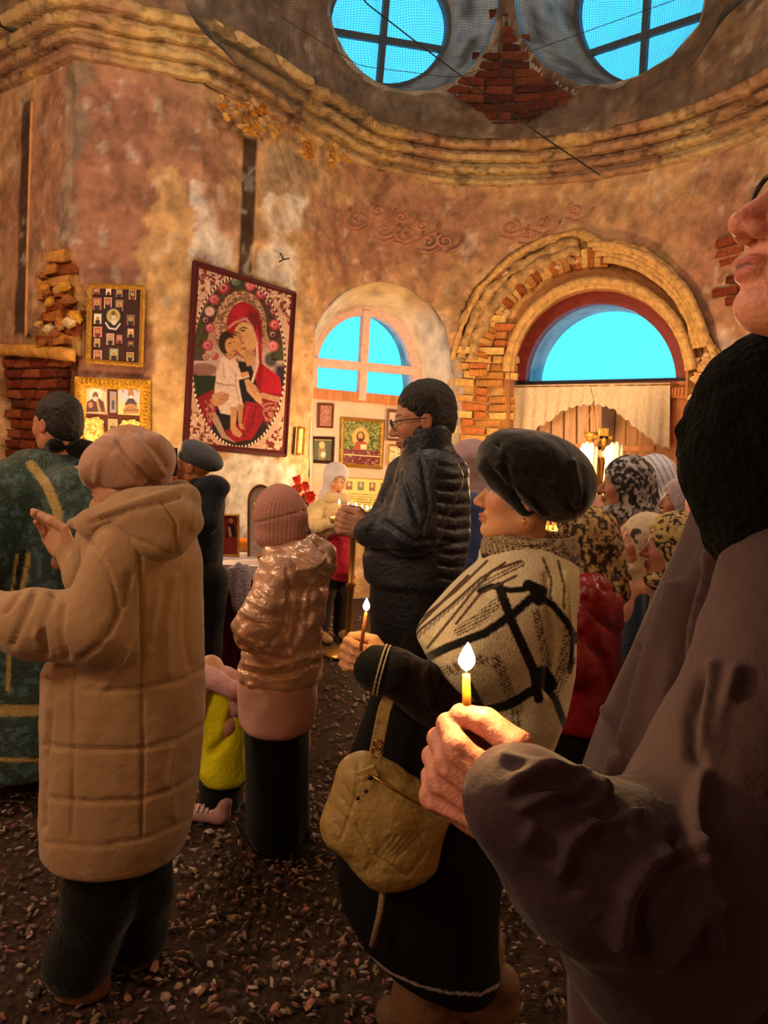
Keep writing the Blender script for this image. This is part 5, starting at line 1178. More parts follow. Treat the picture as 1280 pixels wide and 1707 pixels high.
s.cap(K(890, 990, 1.98), K(800, 1095, 1.90), .085, .085, k=.08)
P7.sdf('cape', s, .0042, KNIT, cape_cols, disp=noisefold(6, .014, 5, (1, 1, .5)), fold=[([(912, 960), (925, 1060), (915, 1150)], 8, -.014), ([(940, 960), (950, 1100)], 7, .012), ([(800, 985), (720, 1060)], 8, .008)])
s = SDF(); s.loft([L_(888, 884, 72, 2.08, .105), L_(905, 884, 82, 2.08, .12), L_(938, 882, 84, 2.08, .13)], k=.01, rnd=.012); s.loft([L_(870, 884, 62, 2.08, .09), L_(900, 884, 66, 2.08, .095), L_(915, 884, 60, 2.08, .09)], k=.005, neg=True)
def collar_c(V):
    P = proj(V); X, Y = P[:, 0], P[:, 1]; t = Y-(897+(X-800)*.10); g = ((np.sin(X*1.3+Y*.7)*np.sin(X*-.9+Y*1.3)) > 0); c = np.where(g[:, None], A3(C('b09a78')), A3(C('4c382c'))); e = sstep(24, 27, t)*sstep(37, 34, t); c = c*(1-e[:, None])+BLK_*e[:, None]; return c
P7.sdf('collar', s, .004, KNIT, collar_c)
BROWN = cloth('very_dark_brown_sleeve', '24130f', bump=.5, bscale=40)
s = SDF(); s.cap(K(830, 1120, 2.0), K(770, 1182, 1.96), PX(56, 2), PX(52, 1.96), k=.05); s.cap(K(770, 1182, 1.96), K(650, 1120, 1.86), PX(54, 1.96), PX(40, 1.86), k=.04)
P7.sdf('sleeve', s, .006, BROWN, fold=[([(720, 1090), (705, 1130), (715, 1170)], 5, .009), ([(745, 1100), (735, 1150)], 5, -.010), ([(680, 1095), (672, 1140)], 5, -.007), ([(700, 1150), (740, 1200)], 5, .006)], disp=noisefold(12, .012, 15))
s = SDF(); s.cap(K(652, 1121, 1.86), K(627, 1114, 1.865), PX(42, 1.86), PX(41, 1.86), k=.02); cuff = P7.sdf('cuff', s, .0045, cloth('black_knit_cuff', '120e0d'))
def ringpts(c, ax, r, n=28, ry=None):
    ax = A3(ax)/np.linalg.norm(ax); u = np.cross(ax, [0, 0, 1.0]); u /= np.linalg.norm(u); v = np.cross(u, ax); ry = ry or r
    return [A3(c)+u*r*math.cos(a)+v*ry*math.sin(a) for a in np.linspace(0, 2*math.pi, n+1)]
ax = K(627, 1114, 1.865)-K(652, 1121, 1.86); b = MB()
for cc, rr_ in ((K(640, 1118, 1.86), PX(43, 1.86)), (K(634, 1116, 1.86), PX(43, 1.86))): 
    pts = ringpts(cc-P7.base, ax, rr_); b.tube(pts, .0022, 6)
    for q in pts[::1]: b.lathe([(.001, -.003), (.0035, 0), (.001, .003)], q, 6)
b.build('lace_trim', mat('silver_lace_trim', 'b8a888', .5, metal=.4), cuff, True)
s = SDF(); s.loft([L_(1130, 720, 98, 2.06, .14), L_(1190, 705, 98, 2.06, .17), L_(1280, 700, 122, 2.06, .19), L_(1380, 700, 140, 2.06, .20), L_(1440, 696, 143, 2.06, .19), L_(1500, 700, 140, 2.06, .19), L_(1555, 714, 124, 2.06, .18), L_(1592, 734, 104, 2.06, .17), L_(1618, 762, 78, 2.06, .15), L_(1634, 778, 58, 2.06, .13)], k=.03, rnd=.03)
def hemline(V):
    P = proj(V); D = dseg(P[:, 0], P[:, 1], [(552, 1440), (556, 1490), (575, 1545), (612, 1592), (650, 1622), (695, 1642), (745, 1655), (800, 1658), (836, 1640)]); m = sstep(2.6, 1.6, D)[:, None]; return A3(C('0c0a0a'))*(1-m)+A3(C('a89c98'))*m
P7.sdf('coat', s, .006, mat('black_coat_cloth', attr=True, rough=.9, bump=.4, bscale=60, spec=.2), hemline, disp=noisefold(4, .012, 25))
s = SDF(); s.cap(J['hl'], K(715, 1660, 2.06), .10, .085, k=.04); s.cap(J['hr'], K(790, 1660, 2.12), .10, .085, k=.04); s.cap(K(715, 1660, 2.06), K(720, 1760, 2.06), .085, .075, k=.03); s.cap(K(790, 1660, 2.12), K(790, 1760, 2.12), .085, .075, k=.03)
P7.sdf('trousers', s, .008, cloth('tan_trouser_cloth', '6e4a2e', bump=.8, bscale=40), cut=lambda X, Y, Z: .06-Z, disp=noisefold(9, .02, 7, (1, 1, 2.5)))
for (x, y, dd) in ((650, 1705, 2.06), (740, 1735, 2.1)):
    a = K(x, y, dd); a[2] = .05; s = SDF(); s.cap(a, a+A3([.15, 0, .005]), .042, .048, k=.02); s.cap(a+A3([.13, 0, 0]), a+A3([.14, 0, .07]), .05, .055, k=.03); sh = P7.sdf('shoe', s, .005, mat('tan_suede_shoe', '6c4c30', .7, bump=.5, bscale=60), cut=lambda X, Y, Z: .004-Z); b = MB()
    for q in range(4): b.tube([a-P7.base+A3([.02+.022*q, -.045, .02]), a-P7.base+A3([.03+.022*q, -.012, .045+.003*q]), a-P7.base+A3([.03+.022*q, .02, .042])], .0035, 6)
    b.build('laces', mat('brown_laces', '4a3020', .8), sh, True)
candle(K(601, 1084, 1.845), K(610, 1021, 1.845), .0042, 'thin honey-coloured candle with a small flame held by the woman in the beret', 260, .0075, .030, wax='b8702e')
DSC[0] = .93
# ---------------- the bag of the woman in the beret
def quilt(P): return 0
dB = 1.83; e = empty('shoulder_bag', K(645, 1370, dB)); o_ = A3(e.location)
s = SDF(); 
def bp(x, y, dd=0): return K(x, y, dB+dd)
s.cap(bp(605, 1300), bp(715, 1355, .02), .05, .04, k=.05, fy=.9); s.cap(bp(585, 1375), bp(690, 1425, .02), .055, .05, k=.06); s.cap(bp(605, 1300), bp(580, 1375), .055, .055, k=.05); s.cap(bp(710, 1360, .02), bp(685, 1425, .02), .045, .05, k=.05); s.cap(bp(650, 1345, .0), bp(640, 1430, .0), .075, .07, k=.06)
KH = mat('khaki_crinkled_leather', 'a88a50', .5, nscale=14, namt=.12, bump=.9, bscale=30, spec=.5)
ql = [([(610, 1280), (660, 1312), (738, 1352)], 2.2, -.005), ([(612, 1292), (660, 1325), (730, 1366)], 2, .003), ([(598, 1275), (592, 1330), (568, 1400)], 2.5, -.004), ([(595, 1375), (620, 1425), (680, 1462), (712, 1420), (700, 1395)], 2.2, -.005), ([(625, 1310), (690, 1350), (700, 1395)], 1.8, -.003)] + [([(556+4*k, 1395-22*k), (590+2*k, 1440-24*k)], 3, -.003) for k in range(5)] + [([(610+12*k, 1450-4*k), (650+14*k, 1395-2*k)], 2.5, -.003) for k in range(5)]
V, Q = s.mesh(.004, lambda P: (fbm(P, 30, 3, 4)-.5)*.006); V = folds(smoothv(V, Q, 1), Q, ql); mk('bag_body', V-o_, Q, KH, e)
GOLD = mat('brassy_metal', 'b08a48', .3, metal=1)
b = MB(); b.tube([bp(612, 1288, -.058)-o_, bp(660, 1318, -.08)-o_, bp(732, 1358, -.045)-o_], .0028, 6); b.build('zip', GOLD, e, True)
b = MB(); st = [bp(618, 1285, -.03), bp(625, 1262, -.01), bp(632, 1225, .0), bp(640, 1185, .01), bp(660, 1130, .03), bp(700, 1040, .02)]
for a, c in zip(st[:4], st[1:5]):
    dd = c-a; L = np.linalg.norm(dd); dd /= L; x = np.cross(dd, [0, 1, 0]); x /= np.linalg.norm(x); y = np.cross(dd, x); b.box((a+c)/2-o_, (.030, .006, L*1.04), np.stack([x, y, dd], 1), bev=.002)
strap = b.build('strap', KH, e)
b = MB()
for (x, y) in ((627, 1252), (630, 1240), (622, 1268)): b.tube(ringpts(bp(x, y, -.012)-o_, (0, 1, .2), .010, 14), .0022, 6)
b.build('strap_ring', GOLD, strap, True)
b = MB(); b.box(bp(612, 1290, -.055)-o_, (.05, .008, .03), rotm(0, 25), bev=.003); b.box(bp(604, 1312, -.06)-o_, (.024, .008, .05), rotm(0, 10), bev=.003); ftab = b.build('flap_tab', KH, e)
b = MB()
for (x, y) in ((617, 1296), (610, 1318), (598, 1330)): MB().lathe([(.001, -.002), (.006, 0), (.006, .003), (.001, .006)], bp(x, y, -.066)-o_, 10, R=rotm(0, 0, 90)).build('stud', mat('dark_bronze_stud', '3c2c1c', .35, metal=.8), ftab, True)
tag(e, 'khaki crinkled leather shoulder bag hanging at the hip of the woman in the beret', 'bag')
b = MB(); A, B = K(640, 1472, 1.84), K(620, 1576, 1.845); b.tube([A, (A+B)/2+A3([.004, 0, 0]), B], .0075, 8); o = b.build('strap_end', mat('tan_woven_strap', '9a7858', .8, bump=.8, bscale=200), e, True); o.location = -o_
DSC[0] = 1.0
# ---------------- tall man close by on the right, in profile
P8 = Person('tall elderly man in a dark plum-brown coat close by on the right, holding a candle', (.42, 1.0))
hp = K(1432, 374, .74); HR = rotm(180, 13)
J = dict(pelvis=A3([.50, 1.02, .98]), chest=A3([.50, .98, 1.36]), foot=A3([-1, 0, 0]), sl=K(1300, 960, .78), sr=A3([.52, 1.2, 1.5]), el=K(1100, 1510, .68), er=A3([.56, 1.12, 1.2]), wl=K(905, 1300, .655), wr=A3([.52, 1.05, 1.12]),
         hl=A3([.50, .93, .92]), hr=A3([.50, 1.12, .92]), kl=A3([.48, .93, .5]), kr=A3([.48, 1.12, .5]), al=A3([.5, .93, .08]), ar=A3([.5, 1.12, .08]))
HR8 = rotm(154, 22, -8); HP8 = K(778, 1222, .665)-HR8 @ A3([.094, -.022, .030])*.98
J['wl'] = HP8-HR8[:, 0]*.02
hv, hq = head_mesh('m', .0026); hand_mesh('grip', .002)
HANDS[('grip', .003)] = hand_mesh('grip', .0022)
P8.body((hp, HR), J, [(HP8, HR8, 'grip', .98)], skin='c4806a', hk='m', hh=.0026, hs=.98, arm=.7, slim=.8)
HANDS.pop(('grip', .003))
g = MB(); T = lambda a: hp+HR @ (A3(a)*.98)-P8.base
for q in (-1, 1):
    g.tube([T((.084, q*.033+.025*math.cos(a), .012+.022*math.sin(a))) for a in np.linspace(0, 2*math.pi, 25)], .0028, 8); g.tube([T((.084, q*.058, .018)), T((.06, q*.080, .012)), T((-.01, q*.085, .006)), T((-.03, q*.083, -.014))], .0028, 8)
g.tube([T((.084, -.009, .018)), T((.090, 0, .022)), T((.084, .009, .018))], .0025, 8); g.build('glasses', mat('dark_spectacle_frame'), P8.root, True)
headcover(P8, 'hair', hp, HR, mat('grey_hair', '6e6660', .6, bump=1.2, bscale=180), hs=1.0, h=.007)
PLUM = cloth('plum_brown_coat_cloth', '38262a', nscale=7, namt=.12, bump=.3, bscale=60, sheen=.08, rough=.8)
s = SDF()
def L2(y, xl, xr, d, dep):
    xl += 22
    return L_(y, (xl+xr)/2, (xr-xl)/2, d, dep)
s.loft([L2(830, 1170, 1560, .92, .12), L2(900, 1140, 1620, .92, .16), L2(980, 1098, 1640, .92, .18), L2(1060, 1058, 1640, .92, .20), L2(1150, 1018, 1640, .92, .21), L2(1240, 985, 1640, .92, .22), L2(1340, 955, 1640, .92, .23), L2(1500, 920, 1640, .93, .23), L2(1700, 900, 1620, .94, .23), L2(1900, 890, 1620, .95, .23), L2(2250, 900, 1600, .96, .22)], k=.03)
fl = [([(1130, 980), (1095, 1080), (1060, 1200), (1020, 1300)], 9, 0.0165), ([(1165, 960), (1130, 1080), (1110, 1220), (1120, 1330)], 10, -0.0210), ([(1190, 920), (1160, 1050), (1150, 1200)], 9, 0.0150), ([(1060, 1080), (1030, 1200), (1040, 1310), (1060, 1350)], 8, -0.0135), ([(1010, 1180), (1030, 1260), (1055, 1350)], 5, 0.0105), ([(1210, 880), (1200, 1000)], 10, -0.0150)]
P8.sdf('coat', s, .0055, PLUM, fold=fl, disp=lambda P: (fbm(P*A3([1, 1, .4]), 7, 3, 41)-.5)*.05)
s = SDF()
s.cap(K(1330, 980, .76), K(1215, 1300, .70), PX(135, .75), PX(120, .70), k=.05); s.cap(K(1215, 1300, .70), K(1110, 1500, .68), PX(125, .7), PX(135, .68), k=.05); s.cap(K(1110, 1500, .665), K(985, 1435, .618), PX(140, .665), PX(125, .618), k=.06); s.cap(K(985, 1435, .618), K(882, 1345, .612), PX(125, .655), PX(88, .63), k=.05); s.cap(K(882, 1345, .612), K(862, 1330, .614), PX(88, .63), PX(82, .628), k=.02)
s.ell(K(1090, 1560, .69), (PX(170, .69), .085, PX(150, .69)), k=.06)
fl = [([(840, 1262), (900, 1280), (960, 1310)], 6, 0.0108), ([(860, 1300), (905, 1285), (960, 1290), (1000, 1325)], 7, 0.0135), ([(860, 1325), (910, 1312), (950, 1318)], 6, -0.0135), ([(870, 1345), (920, 1325), (970, 1318), (1010, 1330)], 7, 0.0149), ([(895, 1365), (935, 1340), (985, 1330)], 8, -0.0189), ([(880, 1400), (895, 1362), (920, 1352), (960, 1345), (990, 1338)], 6, 0.0162), ([(935, 1450), (950, 1400), (985, 1375), (1060, 1362)], 7, 0.0175), ([(960, 1480), (985, 1410), (1000, 1395)], 8, -0.0175), ([(965, 1490), (975, 1440), (985, 1400)], 5, 0.0135), ([(1000, 1360), (1040, 1375)], 8, -0.0162),
      ([(1030, 1570), (1045, 1490), (1075, 1440), (1140, 1412)], 8, 0.0175), ([(1070, 1600), (1080, 1520), (1110, 1460)], 9, -0.0216), ([(1068, 1610), (1100, 1470), (1150, 1440)], 5, 0.0135), ([(1100, 1600), (1150, 1530), (1165, 1490)], 9, 0.0162), ([(1170, 1130), (1150, 1200), (1155, 1260), (1180, 1280), (1215, 1180)], 8, -0.0162), ([(1230, 1120), (1200, 1220), (1165, 1320), (1145, 1400), (1160, 1480), (1190, 1580)], 9, 0.0189), ([(1190, 1110), (1180, 1180), (1170, 1240)], 7, 0.0135), ([(1130, 1400), (1120, 1440)], 9, -0.0162)]
fl = [(a, w_*1.15, m_*.9) for a, w_, m_ in fl]
P8.sdf('sleeve', s, .0038, PLUM, fold=fl, sm2=3, disp=lambda P: (fbm(P, 10, 3, 43)-.5)*.016+(fbm(P, 34, 2, 44)-.5)*.003, cut=None)
s = SDF()
for a, b_, r0, r1 in (((1300, 700), (1225, 785), 62, 52), ((1218, 795), (1235, 870), 56, 52), ((1330, 680), (1290, 790), 80, 80), ((1290, 800), (1300, 900), 90, 90)): s.cap(K(*a, .80), K(*b_, .80), PX(r0, .80), PX(r1, .80), k=.05)
s.cap(K(1300, 700, .8), K(1420, 640, .98), .09, .09, k=.05)
P8.sdf('fur_collar', s, .0055, mat('black_fur', '030303', .95, bump=1.2, bscale=120, spec=.1), disp=lambda P: (fbm(P, 40, 3, 47)-.5)*.018)
legs(P8, J, M_BLKT, .10, .085); shoes(P8, J, mat('black_shoe_leather'))
candle(K(779, 1215, .665), K(777, 1124, .665), .0040, 'honey-coloured candle with a big bright flame held in the near hand', 750, .0075, .026)
# ---------------- women in the crowd on the right
def crowd(label, hx, hy, d, H, yaw, cov, covm, coatm, covf=None, pitch=0, skin='b07860', w=1.0, hem=.45, kid=1.0, h=.011, hh=.005, disp=None, covlabel=None, fold=None, folded=False):
    hp = K(hx, hy, d); zt = hp[2]+.12; H = min(H, zt) if H else zt; q = Person(label, (hp[0]+.0, hp[1])); R = rotm(yaw); 
    bx, by = hp[0]-R[0, 0]*.03, hp[1]-R[1, 0]*.03; J, PP, _ = joints(bx, by, zt, yaw, 'fwd' if folded else 'down'); q.base = A3([bx, by, 0]); sl = max(.6, zt/1.65)
    q.body((hp, rotm(yaw, pitch)), J, [], skin=skin, hh=hh, slim=sl, hs=kid)
    headcover(q, cov, hp, rotm(yaw, pitch), covm, covf, hs=kid, h=.006, disp=disp or noisefold(16, .008, int(hx)), label=covlabel)
    coat(q, J, zt, yaw, coatm, hem=hem, w=w, h=h, fold=fold); legs(q, J, M_BLKT, .085*sl, .065*sl); shoes(q, J, mat('black_shoe_leather')); return q
FL1 = spots(['8c8684', '1c181a', 'b4aeb0', '221c1e'], 42, .54, 3); LEO = spots(['b08c58', '2c1c12', 'c8a870', '3a2618'], 48, .56, 5); LEO2 = spots(['c0a468', '241a10', 'ccb478', '30200f'], 60, .60, 8); DOT = spots(['cbb898', '3a2a22'], 26, .68, 11)
def stripes(V): t = np.sin((V[:, 0]*.9+V[:, 2]*.5)*190); w_ = (t > .72)[:, None]; return np.where(w_, A3(C('8a94b8')), A3(C('d4d4e2')))
crowd('woman in a black and grey floral headscarf and brown jacket by the door', 1040, 808, 3.45, 0, 178, 'scarf', M_CLOTH, cloth('brown_drab_jacket', '4a3828'), FL1, w=.85)
crowd('person in a white headscarf with blue stripes, beyond the floral scarf', 1084, 797, 4.25, 0, 175, 'scarf', M_CLOTH, cloth('dark_navy_coat', '1c2030'), stripes)
crowd('woman in a pale lilac fluffy shawl over her hair, beside the door post', 1136, 838, 3.75, 0, 176, 'scarf', cloth('pale_lilac_shawl', 'b8a8b8', bump=.8, bscale=60), cloth('grey_beige_coat', '8c7c74'), pitch=6)
crowd('small person in a cream spotted headscarf between the brown jacket and the leopard scarf', 1073, 903, 3.02, 0, 176, 'scarf', M_CLOTH, cloth('dark_blue_coat', '1c2a42'), DOT, kid=.9, w=.8)
crowd('woman in a tan leopard-spotted headscarf and grey coat beside the dark coat', 1122, 912, 2.7, 0, 172, 'scarf', M_CLOTH, cloth('pale_grey_coat', '8e8a92'), LEO2, w=.9, kid=.98)
pr = crowd('woman in a brown spotted headscarf and shiny dark red jacket behind the cape', 968, 905, 2.66, 0, 170, 'scarf', M_CLOTH, mat('shiny_dark_red_nylon', '8a0c14', .38, nscale=8, namt=.2, bump=.8, bscale=24, spec=.6), LEO, w=1.2, fold=[([(975, 1000), (1000, 1035), (1040, 1060)], 5, -.02), ([(985, 960), (1010, 985), (1050, 985)], 4, -.012), ([(1030, 990), (1035, 1040), (1045, 1090)], 5, .014), ([(970, 1060), (1010, 1100), (1030, 1170)], 7, -.02), ([(1000, 960), (990, 1000)], 4, .01)], folded=True)
crowd('person in a pink headscarf standing in front of the white-draped cross', 992, 862, 4.75, 0, 170, 'scarf', cloth('dusty_pink_scarf', 'b88878'), cloth('dusty_rose_coat', 'a87868'), hh=.006, h=.014)
crowd('person in a pale lilac scarf hidden behind the tall man in glasses', 779, 775, 3.9, 0, 172, 'scarf', cloth('lilac_beige_scarf', 'a88a8c'), cloth('blue_grey_coat', '3c4c78'), hh=.006, h=.014)
# ================================================================ pictures: colour laid on a fine grid
class Paint:
    def __init__(s, X, Y, P, base): s.X, s.Y, s.P = X, Y, P; s.c = np.tile(A3(C(base)), (len(X), 1))
    def _m(s, m, col): m = np.clip(m, 0, 1)[:, None]; s.c = s.c*(1-m)+A3(C(col) if isinstance(col, str) else col)*m; return s
    def ell(s, cx, cy, rx, ry, col, rot=0, a=1, soft=.08, ring=None):
        t = math.radians(rot); dx, dy = s.X-cx, s.Y-cy; u = (dx*math.cos(t)+dy*math.sin(t))/rx; v = (-dx*math.sin(t)+dy*math.cos(t))/ry; r = np.hypot(u, v)
        m = sstep(1+soft, 1-soft, r)
        if ring: m = m*sstep(1-ring-soft, 1-ring+soft, r)
        return s._m(m*a, col)
    def poly(s, pts, col, soft=3, a=1):
        d = dseg(s.X, s.Y, pts, True); return s._m(np.where(inpoly(pts, s.X, s.Y), sstep(-soft, soft, d), sstep(-soft, soft, -d))*a, col)
    def line(s, pts, w_, col, a=1, soft=2): return s._m(sstep(w_+soft, max(0, w_-soft), dseg(s.X, s.Y, pts))*a, col)
    def noise(s, mask, sc, th, col, a=1, seed=0): 
        Q = np.stack([s.X*sc, s.Y*sc, 0*s.X], 1); return s._m(mask*(fbm(Q, 1, 2, seed) > th)*a, col)
def picture(name, hf, cor, nx, ny, fn, base, m, parent=None, thick=.006, tf=lambda X, Y: (X, Y), wav=0, label=None):
    """cor: TL, TR, BR, BL pixels; hf: pixel -> point on the carrying surface"""
    T = [A3(hf(*c)) for c in cor]; u, v = np.meshgrid(np.linspace(0, 1, nx), np.linspace(0, 1, ny), indexing='ij'); u = u.ravel()[:, None]; v = v.ravel()[:, None]
    P = (T[0]*(1-u)+T[1]*u)*(1-v)+(T[3]*(1-u)+T[2]*u)*v
    n = np.cross(T[1]-T[0], T[3]-T[0]); n /= np.linalg.norm(n); 
    if n@(CAM-T[0]) < 0: n = -n
    if wav: P = P+n*(np.sin(u*14+v*3)*.4+np.sin(v*9)*.3)*wav
    pp = proj(P); X, Y = tf(pp[:, 0], pp[:, 1]); pt = Paint(X, Y, P, base); pt.u, pt.v = u[:, 0], v[:, 0]; fn(pt)
    i, j = np.meshgrid(np.arange(nx-1), np.arange(ny-1), indexing='ij'); i = i.ravel(); j = j.ravel(); F = [tuple(q) for q in np.stack([i*ny+j, i*ny+j+1, (i+1)*ny+j+1, (i+1)*ny+j], 1)]
    # back and rim, so that it has a thickness
    N0 = len(P); bdr = [a*ny for a in range(nx)]+[(nx-1)*ny+b for b in range(1, ny)]+[a*ny+ny-1 for a in range(nx-2, -1, -1)]+[b for b in range(ny-2, 0, -1)]
    B = P[bdr]-n*thick; V = np.vstack([P, B]); c = np.vstack([pt.c, pt.c[bdr]*.6]); k = len(bdr)
    F += [(bdr[q], N0+q, N0+(q+1) % k, bdr[(q+1) % k]) for q in range(k)]+[tuple(range(N0, N0+k))[::-1]]
    o = parent_loc(parent); return mk(name, V-o, F, m, parent, False, c, label=label)
M_PRINT = mat('printed_picture', attr=True, rough=.45, spec=.4); M_TAP = mat('tapestry_weave', attr=True, rough=.9, weave=.5, wscale=260, spec=.15, sheen=.2)
def wl(off): return lambda x, y: (lambda h: WL.pt(A3([h[0]]), A3([h[1]]), off)[0])(WL.hit(x, y, off))
def wa(off): return lambda x, y: (lambda h: WA.pt(A3([h[0]]), A3([h[1]]), off)[0])(WA.hit(x, y, off))
def wp(off): return lambda x, y: WINP.hit(x, y, off)
def frame_bars(hf, cor, w_, th, m, parent, nm='frame', prof=True):
    T = [A3(hf(*c)) for c in cor]; o = parent_loc(parent); n = np.cross(T[1]-T[0], T[3]-T[0]); n /= np.linalg.norm(n)
    if n@(CAM-T[0]) < 0: n = -n
    cx = sum(T)/4; I = []
    for i in range(4):
        a = T[i-1]-T[i]; b = T[(i+1) % 4]-T[i]; a /= np.linalg.norm(a); b /= np.linalg.norm(b); I.append(T[i]+(a+b)*w_)
    mid = [(T[i]+I[i])/2+n*th*1.25 for i in range(4)]
    V = [t-n*.004 for t in T]+[t+n*th*.8 for t in T]+mid+[t+n*th*.6 for t in I]+[t-n*.004 for t in I]; F = []
    for r in range(4):
        for i in range(4): j = (i+1) % 4; F.append((r*4+i, r*4+j, (r+1)*4+j, (r+1)*4+i))
    for i in range(4): j = (i+1) % 4; F.append((16+i, 16+j, j, i))
    return mk(nm, A3(V)-o, F, m, parent, False), n
GILT = mat('gilded_wood_frame', 'b08434', .42, metal=.55, nscale=20, namt=.25, bump=.8, bscale=60); GILTB = mat('bright_gilded_frame', 'd09c30', .35, metal=.6, nscale=30, namt=.3, bump=1.2, bscale=70)
# ---------------- the big tapestry
tc = lambda X, Y: ((X-300)*4.743, (Y-420)*4.743)
def tapestry(p):
    X, Y = p.X, p.Y; edge = [(125, 85), (905, 300), (825, 1610), (30, 1560)]
    ov = ((X-(462+(Y-870)*-.02))/372)**2+((Y-872-(X-462)*.10)/672)**2; corner = (ov > 1.06)
    for pts in ([(130, 110), (400, 170), (300, 260), (140, 430)], [(620, 250), (900, 320), (870, 600), (780, 420)], [(70, 1240), (130, 1250), (300, 1540), (60, 1540)], [(820, 1290), (810, 1590), (600, 1580), (760, 1400)]):
        p.noise(inpoly(pts, X, Y)*corner, .045, .50, '6a1826', .95, 3); p.noise(inpoly(pts, X, Y)*corner, .07, .60, 'd8c0b0', .7, 9)
    ins = (ov < 1).astype(float); p._m(ins, '9c7468'); p._m(ins*sstep(1000, 1200, Y), '241a22'); p._m(ins*sstep(700, 820, Y)*sstep(1000, 900, Y), 'b09690')
    p.poly([(100, 950), (290, 985), (260, 1110), (130, 1160)], '1c2a18'); p.ell(180, 930, 110, 50, '7a5450', 0, .9); p._m(ins*sstep(720, 780, X)*sstep(860, 920, Y)*sstep(1200, 1100, Y), '262038'); p.ell(760, 820, 70, 60, 'b8a8a0', 0, .9, .4); p.ell(720, 850, 50, 60, '28303a', 0, .9, .3)
    rg = (ov < .93)*(ov > .50)*(Y < 860); p._m(rg*.9, '2a141c'); p.noise(rg, .035, .5, '3c4a24', .7, 12)
    for x, y, r, cc in ((235, 470, 38, 'c89a98'), (270, 375, 42, 'a83a50'), (345, 285, 50, '8c1c38'), (445, 235, 52, '1f3c24'), (445, 232, 26, '2f5c30'), (555, 265, 40, 'c05868'), (640, 330, 42, 'a02c48'), (700, 395, 38, '6a1c34'), (742, 470, 34, '7c2438'), (748, 575, 40, 'b03c50'), (735, 655, 34, '40182c'), (735, 745, 42, 'c0606c'), (218, 740, 42, 'a02c40'), (240, 600, 38, 'a43c58'), (205, 540, 34, '38182e'), (205, 830, 30, '8c6058'), (275, 825, 30, '98303c')):
        p.ell(x, y, r, r, cc, 0, .95, .2); p.ell(x-4, y-4, r*.6, r*.6, 'e0b8b0', 0, .45, .3); p.ell(x, y, r*.35, r*.35, cc, 0, 1, .2)
    p.ell(480, 590, 205, 285, '7c5644', 4, 1, .02); p.noise(sstep(1, .98, np.hypot((X-480)/205, (Y-590)/285)), .09, .52, 'c8a488', .8, 21); p.ell(480, 590, 165, 235, '4c2a2a', 4, .5, .03, .12)
    p.ell(508, 610, 142, 215, '8e1226', -4, 1, .02); p.ell(590, 640, 60, 180, '4c0c1c', -6, .7, .3); p.ell(470, 470, 50, 50, 'b02038', 0, .6, .5)
    p.poly([(600, 560), (650, 760), (645, 880), (790, 990), (810, 1110), (660, 1150), (600, 1060), (560, 1020), (615, 850), (600, 720)], 'a2122a', 5); p.poly([(620, 780), (660, 900), (640, 1100), (590, 1060), (630, 900)], '6c0c1e', 8, .7)
    p.poly([(460, 860), (560, 880), (610, 1060), (660, 1300), (560, 1490), (420, 1510), (280, 1400), (250, 1220), (470, 1100)], '15131c', 6)
    p.ell(512, 690, 88, 135, 'c09468', -6, 1, .04); p.ell(470, 700, 40, 90, 'a06c48', -6, .45, .4); p.poly([(500, 790), (580, 780), (590, 890), (530, 905)], 'b48460', 5); p.ell(555, 790, 40, 30, '8a5a40', 0, .4, .5)
    p.line([(470, 612), (500, 596), (530, 604)], 5, '3a2218'); p.ell(500, 622, 20, 9, '2a1812', 0, .9, .3); p.line([(418, 650), (440, 632), (458, 640)], 5, '3a2218'); p.ell(438, 655, 15, 9, '2a1812', 0, .9, .3); p.line([(470, 630), (478, 700), (492, 725), (505, 718)], 4, '8a5a3c'); p.ell(508, 762, 20, 9, '98382c', -14, .95, .3)
    p.line([(385, 600), (430, 560), (520, 525), (570, 590), (612, 720)], 10, 'b8907c', .7, 4); p.line([(606, 720), (615, 880), (572, 1025)], 10, 'c8aca0', 1, 3)
    p.poly([(520, 1180), (640, 1200), (660, 1330), (570, 1480), (430, 1505), (350, 1420), (480, 1350)], '8c1024', 6); p.line([(540, 1230), (500, 1380), (430, 1460)], 8, 'b83048', .6, 6); p.line([(600, 1220), (570, 1360), (500, 1460)], 7, '5c0a1a', .7, 6)
    p.poly([(645, 1110), (805, 1120), (790, 1250), (690, 1370), (640, 1290), (640, 1180)], '80122a', 5); p.line([(655, 1135), (800, 1175)], 22, 'b08a70', .9); p.noise(inpoly([(640, 1180), (790, 1200), (700, 1400), (660, 1300)], X, Y), .07, .5, 'a88068', .8, 31)
    p.poly([(140, 1150), (255, 1090), (290, 1240), (250, 1400), (180, 1310)], '80142a', 5); p.noise(inpoly([(180, 1180), (260, 1150), (270, 1300), (240, 1400)], X, Y), .07, .5, 'a88068', .8, 33)
    p.poly([(270, 1260), (300, 1300), (360, 1440), (440, 1510), (330, 1470), (260, 1340)], 'b09080', 5, .8)
    p.poly([(330, 830), (430, 835), (485, 960), (540, 955), (548, 990), (460, 1012), (492, 1180), (505, 1215), (400, 1290), (320, 1275), (270, 1150), (288, 950)], 'cdb4ae', 5); p.line([(290, 1035), (360, 1050), (440, 1060)], 5, '8c6a62', .8); p.line([(440, 960), (440, 1050), (470, 1180)], 5, '9a7a74', .7); p.line([(340, 900), (350, 1000)], 6, 'a88c88', .7)
    p.ell(365, 715, 60, 88, '2c1a14', 0, 1, .04); p.ell(402, 745, 46, 66, 'b8865c', -8, 1, .05); p.ell(395, 822, 30, 30, 'a87850', 0, 1, .1); p.ell(396, 722, 9, 5, '2a1812'); p.ell(425, 712, 7, 5, '2a1812'); p.ell(424, 782, 12, 5, '8a3a30')
